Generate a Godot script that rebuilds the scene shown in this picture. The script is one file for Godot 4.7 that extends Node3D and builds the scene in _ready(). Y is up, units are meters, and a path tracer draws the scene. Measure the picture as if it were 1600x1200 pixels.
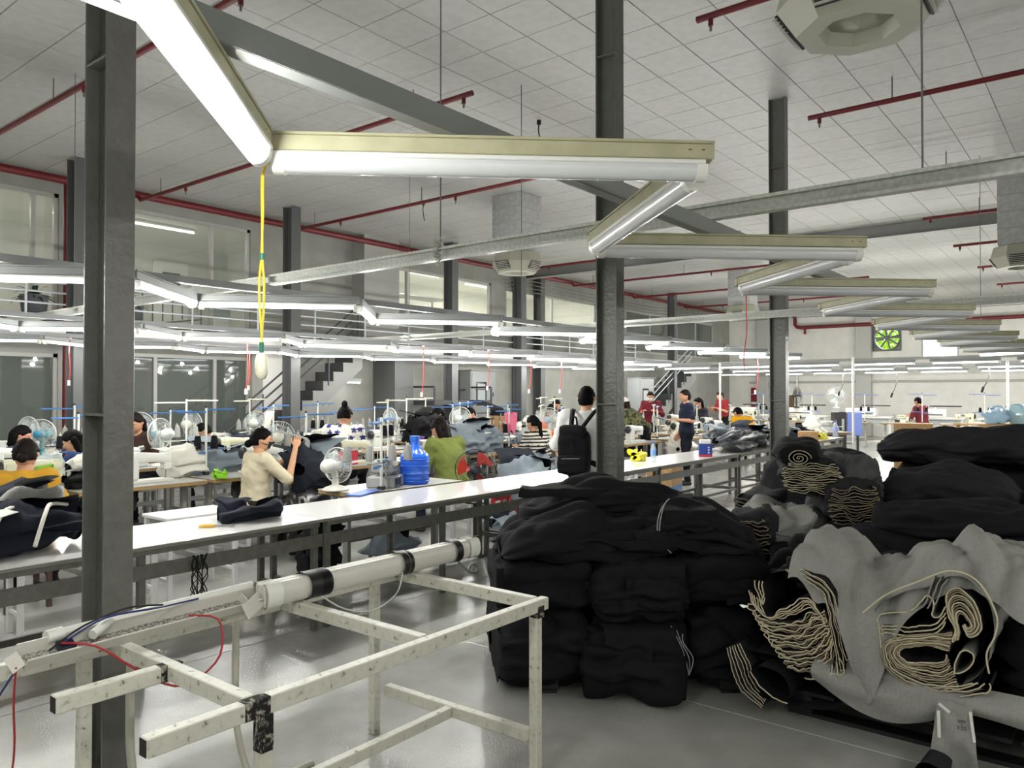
extends Node3D
# A garment factory hall. Hall axes: u runs down the hall (world -Z), v runs to the long office wall (world -X), h is up.
# The camera stands at u=0, v=0.

const CEIL := 4.97
const WALLV := 12.9
const ENDU := 31.0
const LAMPH := 2.3

var taken := {}
var mats := {}
var meshes := {}
var rng := RandomNumberGenerator.new()
var nz := FastNoiseLite.new()


func P(u: float, v: float, h: float) -> Vector3:
	return Vector3(-v, h, -u)


func _ready() -> void:
	rng.seed = 7
	nz.seed = 11
	nz.frequency = 1.0
	nz.fractal_type = FastNoiseLite.FRACTAL_NONE
	stage()
	build_shell()
	build_ceiling()
	build_columns()
	build_office_wall()
	build_end_wall()
	build_ducts()
	build_pipes()
	build_lamps()
	build_long_table()
	build_white_frame()
	build_black_pile()
	build_roll_stacks()
	build_sewing_hall()
	build_people()
	build_far()


func stage() -> void:
	var cam := Camera3D.new()
	cam.name = "camera"
	cam.position = Vector3(0, 1.6, 0)
	cam.rotation_degrees = Vector3(0.72, 38.4, 0)
	cam.fov = 53.13
	cam.near = 0.05
	cam.far = 200.0
	add_child(cam)
	cam.current = true
	var we := WorldEnvironment.new()
	we.name = "world_environment"
	var e := Environment.new()
	e.tonemap_mode = Environment.TONE_MAPPER_LINEAR
	e.tonemap_exposure = 2.4
	e.background_mode = Environment.BG_SKY
	var sky := Sky.new()
	var sm := PhysicalSkyMaterial.new()
	sm.energy_multiplier = 1.0
	sm.turbidity = 12.0
	sky.sky_material = sm
	e.sky = sky
	e.background_energy_multiplier = 7.0
	e.sdfgi_enabled = true
	e.ssao_enabled = true
	e.ssil_enabled = true
	we.environment = e
	add_child(we)
	var sun := DirectionalLight3D.new()
	sun.name = "sun"
	sun.rotation_degrees = Vector3(-50, 160, 0)
	sun.light_energy = 2.0
	sun.light_color = Color(1.0, 0.95, 0.86)
	sun.shadow_enabled = true
	add_child(sun)


# ---------- naming and nodes ----------

func numbered(called: String) -> String:
	if not taken.has(called):
		taken[called] = 0
		return called
	taken[called] += 1
	return "%s_%03d" % [called, taken[called]]


func tag(o: Node, label: String, category: String, group := "", kind := "") -> Node:
	if label != "": o.set_meta("label", label)
	if category != "": o.set_meta("category", category)
	if group != "": o.set_meta("group", group)
	if kind != "": o.set_meta("kind", kind)
	return o


func thing(called: String, label: String, category: String, at := Vector3.ZERO, turn := 0.0, group := "") -> Node3D:
	var o := Node3D.new()
	o.name = numbered(called)
	add_child(o)
	o.position = at
	o.rotation.y = turn
	tag(o, label, category, group)
	return o


func put(called: String, mesh: Mesh, m: Material, parent: Node = null, xf := Transform3D()) -> MeshInstance3D:
	var o := MeshInstance3D.new()
	o.mesh = mesh
	if m: o.material_override = m
	o.transform = xf
	if parent == null:
		o.name = numbered(called)
		add_child(o)
	else:
		o.name = called
		parent.add_child(o, true)
	return o


func struct(called: String, mesh: Mesh, m: Material, parent: Node = null, xf := Transform3D()) -> MeshInstance3D:
	var o := put(called, mesh, m, parent, xf)
	if parent == null: o.set_meta("kind", "structure")
	return o


func dup(src: Node3D, at: Vector3, turn: float, label := "", group := "") -> Node3D:
	var r: Node3D = src.duplicate()
	var base := String(src.name)
	var cut := base.rfind("_")
	if cut > 0 and base.substr(cut + 1).is_valid_int(): base = base.substr(0, cut)
	r.name = numbered(base)
	add_child(r)
	r.position = at
	r.rotation.y = turn
	if label != "": r.set_meta("label", label)
	if group != "": r.set_meta("group", group)
	return r


# ---------- materials ----------

func noise_tex(freq: float, normal: bool, size := 512, strength := 4.0, oct := 4, ramp: Gradient = null, kind := FastNoiseLite.TYPE_SIMPLEX_SMOOTH) -> NoiseTexture2D:
	var key := "nt%s_%s_%s_%s_%s_%s" % [freq, normal, size, strength, oct, kind]
	if ramp == null and mats.has(key): return mats[key]
	var t := NoiseTexture2D.new()
	var n := FastNoiseLite.new()
	n.noise_type = kind
	n.seed = 3
	n.frequency = freq
	n.fractal_octaves = oct
	t.noise = n
	t.width = size
	t.height = size
	t.seamless = true
	t.as_normal_map = normal
	t.bump_strength = strength
	if ramp: t.color_ramp = ramp
	if ramp == null: mats[key] = t
	return t


func ramp2(a: Color, b: Color, lo := 0.0, hi := 1.0) -> Gradient:
	var g := Gradient.new()
	g.offsets = PackedFloat32Array([lo, hi])
	g.colors = PackedColorArray([a, b])
	return g


func mat(called: String, c := Color.WHITE, rough := 0.6, metal := 0.0) -> StandardMaterial3D:
	if mats.has(called): return mats[called]
	var m := StandardMaterial3D.new()
	m.resource_name = called
	m.albedo_color = c
	m.roughness = rough
	m.metallic = metal
	mats[called] = m
	return m


# material with mottled colour: a noise texture between two colours, laid on all sides by world or own axes
func mottled(called: String, a: Color, b: Color, rough: float, freq: float, scale: float, normal := 0.0, metal := 0.0, world := false, lo := 0.25, hi := 0.75) -> StandardMaterial3D:
	if mats.has(called): return mats[called]
	var m := mat(called, Color.WHITE, rough, metal)
	m.albedo_texture = noise_tex(freq, false, 512, 1.0, 5, ramp2(a, b, lo, hi))
	m.uv1_triplanar = true
	m.uv1_world_triplanar = world
	m.uv1_scale = Vector3.ONE * scale
	if normal > 0.0:
		m.normal_enabled = true
		m.normal_texture = noise_tex(0.06, true, 512, 6.0, 3)
		m.normal_scale = normal
	return m


# woven cloth: fine grain in the normal, cloth sheen
func cloth(called: String, c := Color.WHITE, rough := 0.95, grain := 0.5, two := Color(0, 0, 0, 0)) -> StandardMaterial3D:
	if mats.has(called): return mats[called]
	var m := mat(called, c, rough)
	if two.a > 0.0:
		m.albedo_color = Color.WHITE
		m.albedo_texture = noise_tex(0.03, false, 256, 1.0, 5, ramp2(c, two, 0.3, 0.7))
	m.uv1_triplanar = true
	m.uv1_scale = Vector3.ONE * 6.0
	m.normal_enabled = true
	m.normal_texture = noise_tex(0.2, true, 256, 5.0, 3)
	m.normal_scale = grain
	m.metallic_specular = 0.25
	return m


func vcol(called: String, rough := 0.8, grain := 0.0) -> StandardMaterial3D:
	if mats.has(called): return mats[called]
	var m := mat(called, Color.WHITE, rough)
	m.vertex_color_use_as_albedo = true
	m.metallic_specular = 0.3
	if grain > 0.0:
		m.uv1_triplanar = true
		m.uv1_scale = Vector3.ONE * 5.0
		m.normal_enabled = true
		m.normal_texture = noise_tex(0.2, true, 256, 5.0, 3)
		m.normal_scale = grain
	return m


func glow(called: String, c: Color, energy: float) -> StandardMaterial3D:
	if mats.has(called): return mats[called]
	var m := mat(called, Color(0.9, 0.9, 0.9), 0.4)
	m.emission_enabled = true
	m.emission = c
	m.emission_energy_multiplier = energy
	return m


func pane_mat(called: String, c: Color, a: float) -> StandardMaterial3D:
	if mats.has(called): return mats[called]
	var m := mat(called, Color(c.r, c.g, c.b, a), 0.03)
	m.transparency = BaseMaterial3D.TRANSPARENCY_ALPHA
	return m


# ---------- geometry ----------

class Geo:
	var v := PackedVector3Array()
	var n := PackedVector3Array()
	var c := PackedColorArray()
	var ix := PackedInt32Array()
	var col := Color.WHITE
	var tint := false

	func at(p: Vector3, nn: Vector3) -> int:
		v.append(p)
		n.append(nn)
		if tint: c.append(col)
		return v.size() - 1

	# corners run counter-clockwise as seen from outside
	func quad(a: Vector3, b: Vector3, cc: Vector3, d: Vector3) -> void:
		var nn := (cc - a).cross(d - b).normalized()
		var i := at(a, nn)
		at(b, nn)
		at(cc, nn)
		at(d, nn)
		ix.append_array([i, i + 2, i + 1, i, i + 3, i + 2])

	func tri(a: Vector3, b: Vector3, cc: Vector3) -> void:
		var nn := (b - a).cross(cc - a).normalized()
		var i := at(a, nn)
		at(b, nn)
		at(cc, nn)
		ix.append_array([i, i + 2, i + 1])

	func box(mid: Vector3, s: Vector3, xf := Transform3D(), bev := 0.0) -> void:
		var h := s * 0.5
		var b := minf(bev, minf(h.x, minf(h.y, h.z)) * 0.9)
		for ax in 3:
			for sg in [-1.0, 1.0]:
				var e := Vector3.ZERO
				e[ax] = sg
				var a1 := (ax + 1) % 3
				var a2 := (ax + 2) % 3
				var q: Array[Vector3] = []
				for k in [[-1, -1], [1, -1], [1, 1], [-1, 1]]:
					var p := Vector3.ZERO
					p[ax] = sg * h[ax]
					p[a1] = k[0] * (h[a1] - b)
					p[a2] = k[1] * (h[a2] - b)
					q.append(xf * (mid + p))
				if sg > 0: quad(q[0], q[1], q[2], q[3])
				else: quad(q[3], q[2], q[1], q[0])
		if b <= 0.0: return
		for ax in 3:
			var a1 := (ax + 1) % 3
			var a2 := (ax + 2) % 3
			for s1 in [-1.0, 1.0]:
				for s2 in [-1.0, 1.0]:
					var q: Array[Vector3] = []
					for k in [[0, -1], [0, 1], [1, 1], [1, -1]]:
						var p := Vector3.ZERO
						p[ax] = k[1] * (h[ax] - b)
						p[a1] = s1 * (h[a1] - (b if k[0] == 1 else 0.0))
						p[a2] = s2 * (h[a2] - (0.0 if k[0] == 1 else b))
						q.append(xf * (mid + p))
					var out := Vector3.ZERO
					out[a1] = s1
					out[a2] = s2
					if (q[2] - q[0]).cross(q[3] - q[1]).dot(xf.basis * out) > 0: quad(q[0], q[1], q[2], q[3])
					else: quad(q[3], q[2], q[1], q[0])
		for sx in [-1.0, 1.0]:
			for sy in [-1.0, 1.0]:
				for sz in [-1.0, 1.0]:
					var o := Vector3(sx, sy, sz)
					var pa := xf * (mid + o * Vector3(h.x, h.y - b, h.z - b))
					var pb := xf * (mid + o * Vector3(h.x - b, h.y, h.z - b))
					var pc := xf * (mid + o * Vector3(h.x - b, h.y - b, h.z))
					if (pb - pa).cross(pc - pa).dot(xf.basis * o) > 0: tri(pa, pb, pc)
					else: tri(pa, pc, pb)

	# a square bar between two points
	func bar(a: Vector3, b: Vector3, w: float, t: float, bev := 0.0, up := Vector3.UP) -> void:
		var d := (b - a)
		var z := d.normalized()
		if absf(z.dot(up)) > 0.98: up = Vector3.RIGHT
		var x := up.cross(z).normalized()
		var y := z.cross(x)
		box(Vector3.ZERO, Vector3(w, t, d.length()), Transform3D(Basis(x, y, z), (a + b) * 0.5), bev)

	# a smooth skin over rows of points; counter-clockwise: along a row, then to the next row
	func skin(rows: Array, wrap_row := false, wrap_rows := false, flip := false) -> void:
		var nr := rows.size()
		var m: int = rows[0].size()
		var base := v.size()
		for r in rows:
			for p in r:
				at(p, Vector3.ZERO)
		var lr := nr if wrap_rows else nr - 1
		var lm := m if wrap_row else m - 1
		for r in lr:
			for k in lm:
				var a := base + r * m + k
				var b := base + r * m + (k + 1) % m
				var cc := base + ((r + 1) % nr) * m + (k + 1) % m
				var d := base + ((r + 1) % nr) * m + k
				var f := (v[cc] - v[a]).cross(v[d] - v[b])
				if flip:
					f = -f
					ix.append_array([a, b, cc, a, cc, d])
				else:
					ix.append_array([a, cc, b, a, d, cc])
				n[a] += f
				n[b] += f
				n[cc] += f
				n[d] += f
		for i in range(base, v.size()):
			n[i] = n[i].normalized() if n[i].length_squared() > 1e-20 else Vector3.UP

	# a round tube through points
	func tube(pts: PackedVector3Array, r: float, sides := 6, caps := true, r_end := -1.0) -> void:
		var rows := []
		var up := Vector3.UP
		var last := Vector3.ZERO
		for i in pts.size():
			var t := (pts[mini(i + 1, pts.size() - 1)] - pts[maxi(i - 1, 0)]).normalized()
			var x := last
			if i == 0 or x.length() < 0.1:
				if absf(t.dot(up)) > 0.9: up = Vector3.RIGHT
				x = up.cross(t).normalized()
			x = (x - t * x.dot(t)).normalized()
			last = x
			var y := t.cross(x)
			var rr := r if r_end < 0 else lerpf(r, r_end, float(i) / maxf(1.0, pts.size() - 1))
			var row := PackedVector3Array()
			for k in sides:
				var a := TAU * k / sides
				row.append(pts[i] + (x * cos(a) + y * sin(a)) * rr)
			rows.append(row)
		skin(rows, true)
		if caps:
			for e in [0, rows.size() - 1]:
				for k in range(1, sides - 1):
					if e == 0: tri(rows[e][0], rows[e][k + 1], rows[e][k])
					else: tri(rows[e][0], rows[e][k], rows[e][k + 1])

	# turned shape round the y axis: (radius, height) from the bottom up
	func lathe(prof: Array, sides := 16, xf := Transform3D()) -> void:
		var rows := []
		for q in prof:
			var row := PackedVector3Array()
			for k in sides:
				var a := TAU * k / sides
				row.append(xf * Vector3(q.x * sin(a), q.y, q.x * cos(a)))
			rows.append(row)
		skin(rows, true)

	func mesh() -> ArrayMesh:
		var m := ArrayMesh.new()
		var arr := []
		arr.resize(Mesh.ARRAY_MAX)
		arr[Mesh.ARRAY_VERTEX] = v
		arr[Mesh.ARRAY_NORMAL] = n
		if tint: arr[Mesh.ARRAY_COLOR] = c
		arr[Mesh.ARRAY_INDEX] = ix
		m.add_surface_from_arrays(Mesh.PRIMITIVE_TRIANGLES, arr)
		return m


func lin(c: Color) -> Color:
	return c.srgb_to_linear()


# one box in hall axes given by its two corners
func hbox(g: Geo, u0: float, u1: float, v0: float, v1: float, h0: float, h1: float, bev := 0.0) -> void:
	g.box(P((u0 + u1) / 2, (v0 + v1) / 2, (h0 + h1) / 2), Vector3(absf(v1 - v0), h1 - h0, absf(u1 - u0)), Transform3D(), bev)


func hmesh(u0: float, u1: float, v0: float, v1: float, h0: float, h1: float, bev := 0.0) -> ArrayMesh:
	var g := Geo.new()
	hbox(g, u0, u1, v0, v1, h0, h1, bev)
	return g.mesh()


func box_mesh(s: Vector3, bev := 0.0) -> ArrayMesh:
	var key := "box%s_%s" % [s, bev]
	if not meshes.has(key):
		var g := Geo.new()
		g.box(Vector3.ZERO, s, Transform3D(), bev)
		meshes[key] = g.mesh()
	return meshes[key]


func tube_mesh(pts: Array, r: float, sides := 6, r_end := -1.0) -> ArrayMesh:
	var g := Geo.new()
	g.tube(PackedVector3Array(pts), r, sides, true, r_end)
	return g.mesh()


func curve_pts(ctrl: Array, n: int) -> PackedVector3Array:
	var out := PackedVector3Array()
	var m := ctrl.size()
	for i in n:
		var t := float(i) / (n - 1) * (m - 1)
		var k := mini(int(t), m - 2)
		var f := t - k
		var a: Vector3 = ctrl[maxi(k - 1, 0)]
		var b: Vector3 = ctrl[k]
		var c: Vector3 = ctrl[k + 1]
		var d: Vector3 = ctrl[mini(k + 2, m - 1)]
		out.append(b.cubic_interpolate(c, a, d, f))
	return out


# ---------- the hall ----------

# a slab in the plane v = const or u = const, with rectangular openings [a0, a1, h0, h1]
func holed(along_u: bool, c0: float, c1: float, a0: float, a1: float, h0: float, h1: float, holes: Array) -> ArrayMesh:
	var xs := [a0, a1]
	var ys := [h0, h1]
	for o in holes:
		xs.append_array([o[0], o[1]])
		ys.append_array([o[2], o[3]])
	xs.sort()
	ys.sort()
	var g := Geo.new()
	for i in xs.size() - 1:
		if xs[i + 1] - xs[i] < 0.001: continue
		for j in ys.size() - 1:
			if ys[j + 1] - ys[j] < 0.001: continue
			var mx: float = (xs[i] + xs[i + 1]) / 2
			var my: float = (ys[j] + ys[j + 1]) / 2
			var open := false
			for o in holes:
				if mx > o[0] and mx < o[1] and my > o[2] and my < o[3]: open = true
			if open: continue
			if along_u: hbox(g, xs[i], xs[i + 1], c0, c1, ys[j], ys[j + 1])
			else: hbox(g, c0, c1, xs[i], xs[i + 1], ys[j], ys[j + 1])
	return g.mesh()


func wall_paint() -> StandardMaterial3D:
	return mottled("wall_paint", Color(0.83, 0.825, 0.80), Color(0.86, 0.855, 0.83), 0.75, 0.01, 0.3, 0.0, 0.0, true)


func build_shell() -> void:
	# floor: grey coated slabs with sawn joints between them
	var fm := mottled("floor_coating", Color(0.60, 0.60, 0.58), Color(0.64, 0.64, 0.62), 0.2, 0.006, 0.7, 0.05, 0.0, true)
	fm.roughness_texture = noise_tex(0.02, false, 512, 1.0, 5, ramp2(Color(0.75, 0.75, 0.75), Color(1, 1, 1), 0.3, 0.7))
	fm.roughness = 0.26
	fm.uv1_scale = Vector3.ONE * 0.7
	fm.normal_texture = noise_tex(0.1, true, 1024, 4.0, 2)
	fm.normal_scale = 0.16
	fm.metallic_specular = 0.6
	var us := [-5.0, -0.7, 3.72, 8.1, 12.5, 17.0, 24.0, 31.2]
	var vs := [-9.0, -4.4, 0.0, 4.36, 8.7, 13.1]
	var fl := struct("floor", hmesh(-5, 31.2, -9, 13.1, -0.3, -0.012), mat("joint", Color(0.3, 0.3, 0.29), 0.9))
	for i in us.size() - 1:
		for j in vs.size() - 1:
			put("slab", hmesh(us[i] + 0.002, us[i + 1] - 0.002, vs[j] + 0.002, vs[j + 1] - 0.002, -0.1, 0.0, 0.003), fm, fl)
	var wp := wall_paint()
	struct("wall_right", hmesh(-5, 31.2, -9.2, -9, 0, CEIL + 0.2), wp)
	struct("wall_back", hmesh(-5.2, -5, -9.2, 13.1, 0, CEIL + 0.2), wp)


func build_ceiling() -> void:
	var back := mat("ceiling_bars", Color(0.60, 0.60, 0.58), 0.7)
	var cm := mottled("ceiling_board", Color(0.665, 0.665, 0.65), Color(0.69, 0.69, 0.675), 0.5, 0.02, 0.6, 0.0, 0.0, true)
	var ceil := struct("ceiling", hmesh(-5.2, 31.4, -9.2, WALLV + 0.2, CEIL + 0.016, CEIL + 0.2), back)
	var s := 0.54
	var near := []
	var rest := PackedVector3Array()
	var cam := Vector3(0, 1.6, 0)
	var b := Basis.from_euler(Vector3(deg_to_rad(0.72), deg_to_rad(38.4), 0)).inverse()
	for i in range(-9, 58):
		for j in range(-17, 24):
			var u := (i + 0.5) * s - 0.21
			var v := (j + 0.5) * s + 0.045
			if u > ENDU + 0.2: continue
			var p := P(u, v, CEIL + 0.006)
			var q := b * (p - cam)
			var seen := q.z < -0.3 and absf(q.x / q.z) < 0.70 and absf(q.y / q.z) < 0.53
			if seen: near.append([q.length(), p])
			else: rest.append(p)
	near.sort_custom(func(a, c): return a[0] < c[0])
	var pm := [box_mesh(Vector3(s - 0.006, 0.014, s - 0.006), 0.003), box_mesh(Vector3(s - 0.006, 0.0145, s - 0.006), 0.003)]
	for k in near.size():
		if k < 300:
			var xf := Transform3D(Basis.from_euler(Vector3(rng.randf_range(-0.0025, 0.0025), 0, rng.randf_range(-0.0025, 0.0025))), near[k][1])
			put("ceiling_panel", pm[k % 2], cm, ceil, xf)
		else: rest.append(near[k][1])
	var mm := MultiMesh.new()
	mm.transform_format = MultiMesh.TRANSFORM_3D
	mm.mesh = pm[0]
	mm.instance_count = rest.size()
	for k in rest.size():
		mm.set_instance_transform(k, Transform3D(Basis.from_euler(Vector3(rng.randf_range(-0.0025, 0.0025), 0, rng.randf_range(-0.0025, 0.0025))), rest[k]))
	var mi := MultiMeshInstance3D.new()
	mi.name = "far_ceiling_panel"
	mi.multimesh = mm
	mi.material_override = cm
	mi.set_meta("kind", "stuff")
	ceil.add_child(mi, true)
	# the steel rafter under the ceiling at the fifth column line
	var rm := mat("rafter_paint", Color(0.52, 0.52, 0.51), 0.5)
	var g := Geo.new()
	hbox(g, 16.55, 16.75, -9, WALLV, 4.72, 4.735)
	hbox(g, 16.635, 16.665, -9, WALLV, 4.735, CEIL)
	hbox(g, 16.55, 16.75, -9, WALLV, CEIL - 0.004, CEIL + 0.01)
	struct("trim_1", g.mesh(), rm)


# an H-section steel column: flanges across v, web along v
func h_column(u: float, v: float, h0: float, h1: float, b: float, d: float, label: String, plates: Array, m: Material) -> Node3D:
	var t := thing("steel_column", label, "column", P(u, v, h0), 0.0, "steel columns of the hall")
	var L := h1 - h0
	for s in [-1, 1]:
		put("flange", box_mesh(Vector3(0.012, L, b), 0.002), m, t, Transform3D(Basis(), Vector3(s * (d / 2 - 0.006), L / 2, 0)))
	put("web", box_mesh(Vector3(d - 0.024, L, 0.009)), m, t, Transform3D(Basis(), Vector3(0, L / 2, 0)))
	for p in plates:
		for s in [-1, 1]:
			put("stiffener_plate", box_mesh(Vector3(d - 0.024, 0.01, b / 2 - 0.006), 0.001), m, t, Transform3D(Basis(), Vector3(0, p - h0, s * (b / 4 + 0.002))))
	put("base_plate", box_mesh(Vector3(d + 0.12, 0.016, b + 0.12), 0.002), m, t, Transform3D(Basis(), Vector3(0, 0.008, 0)))
	for s in [-1, 1]:
		var g := Geo.new()
		var a := Vector3(0, 0.016, s * b / 2)
		for w in [-0.004, 0.004]:
			var q := [Vector3(w, 0.016, s * 0.006), Vector3(w, 0.016, s * (b / 2 + 0.05)), Vector3(w, 0.28, s * 0.006)]
			if w * s > 0: g.tri(q[0], q[2], q[1])
			else: g.tri(q[0], q[1], q[2])
		put("gusset", g.mesh(), m, t)
	return t


func build_columns() -> void:
	var m := mottled("column_paint", Color(0.355, 0.355, 0.335), Color(0.38, 0.38, 0.36), 0.34, 0.03, 0.8, 0.12)
	var us := [1.35, 5.05, 8.75]
	var said := ["grey steel H column beside the white tube frame, nearest and widest of all", "grey steel H column rising behind the big black cloth heap", "grey steel H column in front of the far cloth stacks, its top meeting the ceiling"]
	for k in 3:
		h_column(us[k], 3.05, 0, CEIL, 0.11, 0.185, said[k], [1.52, 2.87, 4.18] if k == 0 else [1.52, 4.18], m)
	var g := mat("pale_column_paint", Color(0.68, 0.68, 0.66), 0.5)
	struct("trim_6", hmesh(ENDU - 0.22, ENDU, 7.3, 7.85, 0, CEIL, 0.01), g)
	struct("trim_7", hmesh(ENDU - 0.22, ENDU, 11.2, 11.65, 0, CEIL, 0.01), g)
	var dk := mat("wall_column_paint", Color(0.33, 0.335, 0.335), 0.5)
	for q in [[4.75, 11.72, "dark column at the office wall, left behind the nearest column"], [8.38, 11.72, "dark column at the office wall in front of the blank upper wall"], [12.59, 11.72, "dark column at the office wall beside the metal bunk frame"], [15.1, 11.72, "dark column at the office wall below the first hanging air duct"], [16.35, 12.74, "slim dark wall column right of the electrical cabinet"], [17.3, 12.74, "second slim dark wall column right of the electrical cabinet"], [23.4, 11.72, "dark column at the office wall by the far staircase"]]:
		h_column(q[0], q[1], 0, CEIL, 0.2, 0.26, q[2], [], dk)


func frame_of(called: String, u0: float, u1: float, h0: float, h1: float, v: float, m: Material, mull: Array, trans: Array, glass: Material, w := 0.06) -> void:
	var f := Geo.new()
	hbox(f, u0, u1, v - 0.04, v + 0.04, h1 - w, h1)
	hbox(f, u0, u1, v - 0.04, v + 0.04, h0, h0 + w)
	hbox(f, u0, u0 + w, v - 0.04, v + 0.04, h0, h1)
	hbox(f, u1 - w, u1, v - 0.04, v + 0.04, h0, h1)
	var o := struct(called, f.mesh(), m)
	var cuts := [u0 + w]
	for x in mull:
		put("mullion", hmesh(x - w / 2, x + w / 2, v - 0.035, v + 0.035, h0 + w, h1 - w), m, o)
		cuts.append(x)
	cuts.append(u1 - w)
	for i in cuts.size() - 1:
		put("glass_pane", hmesh(cuts[i] + 0.001, cuts[i + 1] - 0.001, v - 0.004, v + 0.004, h0 + w, h1 - w), glass, o)


func build_office_wall() -> void:
	var wp := wall_paint()
	var up := [[-2.0, 4.95, 2.75, 4.7], [5.55, 8.3, 2.75, 4.7], [11.9, 15.4, 3.3, 4.49], [16.0, 20.5, 3.3, 4.42], [22.4, 29.4, 3.0, 4.4]]
	var low := [[-2.0, 4.95, 0.1, 2.22], [5.45, 8.3, 0.1, 2.28]]
	var gp := mottled("grey_wall", Color(0.55, 0.55, 0.525), Color(0.585, 0.585, 0.56), 0.75, 0.01, 0.3, 0.0, 0.0, true)  # an even grey, darker than the other walls
	struct("wall_left", holed(true, WALLV, WALLV + 0.15, -5, ENDU + 0.2, 0, CEIL + 0.2, up + low), gp)
	var fm := mat("window_frame", Color(0.66, 0.66, 0.64), 0.45)
	var gl := pane_mat("office_glass", Color(0.75, 0.8, 0.78), 0.12)
	var dark := pane_mat("tinted_glass", Color(0.45, 0.48, 0.45), 0.42)
	frame_of("window_1", -2.0, 4.95, 2.75, 4.7, WALLV + 0.06, fm, [1.4, 4.6], [], gl)
	frame_of("window_2", 5.55, 8.3, 2.75, 4.7, WALLV + 0.06, fm, [7.53], [], gl)
	frame_of("window_3", 11.9, 15.4, 3.3, 4.49, WALLV + 0.06, fm, [12.42], [], gl)
	frame_of("window_4", 16.0, 20.5, 3.3, 4.42, WALLV + 0.06, fm, [18.2], [], gl)
	frame_of("window_5", 22.4, 29.4, 3.0, 4.4, WALLV + 0.06, fm, [24.1, 26.2, 27.8], [], dark)
	frame_of("window_6", -2.0, 4.95, 0.1, 2.22, WALLV + 0.06, fm, [1.4, 3.2], [], dark)
	frame_of("window_7", 5.45, 8.3, 0.1, 2.28, WALLV + 0.06, fm, [6.5, 7.6], [], dark)
	# rooms behind the glass
	var inner := mat("office_paint", Color(0.80, 0.80, 0.765), 0.8)
	var g := Geo.new()
	hbox(g, -5, ENDU + 0.2, 16.5, 16.65, 0, CEIL + 0.2)
	hbox(g, -5.1, -5, 13.05, 16.6, 0, CEIL + 0.2)
	hbox(g, ENDU + 0.2, ENDU + 0.3, 13.05, 16.6, 0, CEIL + 0.2)
	hbox(g, 10.0, 10.1, 13.05, 16.5, 0, CEIL + 0.2)
	hbox(g, 21.3, 21.4, 13.05, 16.5, 0, CEIL + 0.2)
	struct("wall_office", g.mesh(), inner)
	struct("ceiling_office", hmesh(-5.1, ENDU + 0.3, 13.05, 16.65, 4.86, 5.1), inner)
	struct("floor_office", hmesh(-5.1, ENDU + 0.3, 13.05, 16.65, 2.4, 2.62), inner)
	struct("floor_office_lower", hmesh(-5.1, ENDU + 0.3, 13.05, 16.65, -0.2, 0.0), mat("office_floor", Color(0.5, 0.5, 0.48), 0.5))
	# the walkway in front of the upper rooms
	struct("trim_2", hmesh(-5, 21.5, 11.85, WALLV, 2.4, 2.62), wp)
	struct("trim_3", hmesh(10.75, 11.75, 12.5, WALLV, 2.62, CEIL), mat("pier_paint", Color(0.62, 0.62, 0.6), 0.7))
	struct("trim_4", hmesh(8.35, 8.8, 12.55, WALLV, 0, 2.4), wp)
	struct("trim_5", hmesh(11.35, 11.9, 12.2, WALLV, 0, 2.4), mat("pier_dark", Color(0.36, 0.365, 0.36), 0.5))
	var rm := mat("railing_paint", Color(0.74, 0.76, 0.78), 0.35)
	var rail := thing("walkway_railing", "pale steel railing of thin horizontal bars along the upper walkway", "railing", P(-2, 11.9, 2.62))
	for k in 5:
		var h: float = [0.1, 0.26, 0.42, 0.56, 0.86][k]
		put("top_rail" if k == 4 else "rail", tube_mesh([Vector3(0, h, 0), Vector3(0, h, -23.3)], 0.026 if k == 4 else 0.014, 8), rm, rail)
	for k in 20:
		put("post", tube_mesh([Vector3(0, 0, -k * 1.22 - 0.05), Vector3(0, 0.86, -k * 1.22 - 0.05)], 0.018, 8), rm, rail)
	# lamps in the upper rooms
	var tl := glow("room_tube", Color(1.0, 0.99, 0.93), 2.2)
	var spots := [[1.5, 14.6], [3.9, 14.6], [7.4, 14.4], [13.2, 13.8], [14.6, 14.6], [17.2, 13.7], [17.2, 14.9], [19.0, 13.7], [19.0, 14.9]]
	for si in spots.size():
		var q = spots[si]
		var t := thing("tube_light", "lit tube light on the ceiling behind the " + ["upper left window, outer one", "upper left window, inner one", "upper window right of the nearest column", "mid hall upper window, left one", "mid hall upper window, right one", "far upper window, nearest one", "far upper window, deeper left one", "far upper window, front right one", "far upper window, deeper right one"][si], "lamp", P(q[0], q[1], 4.8), 0.0, "tube lights of the upper rooms")
		put("housing", box_mesh(Vector3(0.08, 0.04, 1.25), 0.005), mat("white_plastic", Color(0.88, 0.88, 0.86), 0.4), t, Transform3D(Basis(), Vector3(0, 0.03, 0)))
		put("tube", tube_mesh([Vector3(0, -0.015, -0.6), Vector3(0, -0.015, 0.6)], 0.016, 8), tl, t)
		var a := AreaLight3D.new()
		a.name = "light"
		a.area_size = Vector2(0.06, 1.2)
		a.light_energy = 1.5 if q[0] < 9 else 2.3
		a.light_color = Color(1.0, 0.99, 0.95)
		a.shadow_enabled = true
		a.area_range = 20.0
		a.rotation_degrees.x = -90
		a.position = Vector3(0, -0.045, 0)
		t.add_child(a)
	# things seen in the upper rooms
	var st := mat("dark_steel", Color(0.2, 0.21, 0.22), 0.5)
	var hr := thing("stair_railing", "dark barred railing seen through the upper left window", "railing", P(6.2, 14.0, 2.62))
	put("top_rail", tube_mesh([Vector3(0, 0.75, 0), Vector3(0, 1.02, -1.75)], 0.025), st, hr)
	put("bottom_rail", tube_mesh([Vector3(0, 0.15, 0), Vector3(0, 0.42, -1.75)], 0.018), st, hr)
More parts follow.
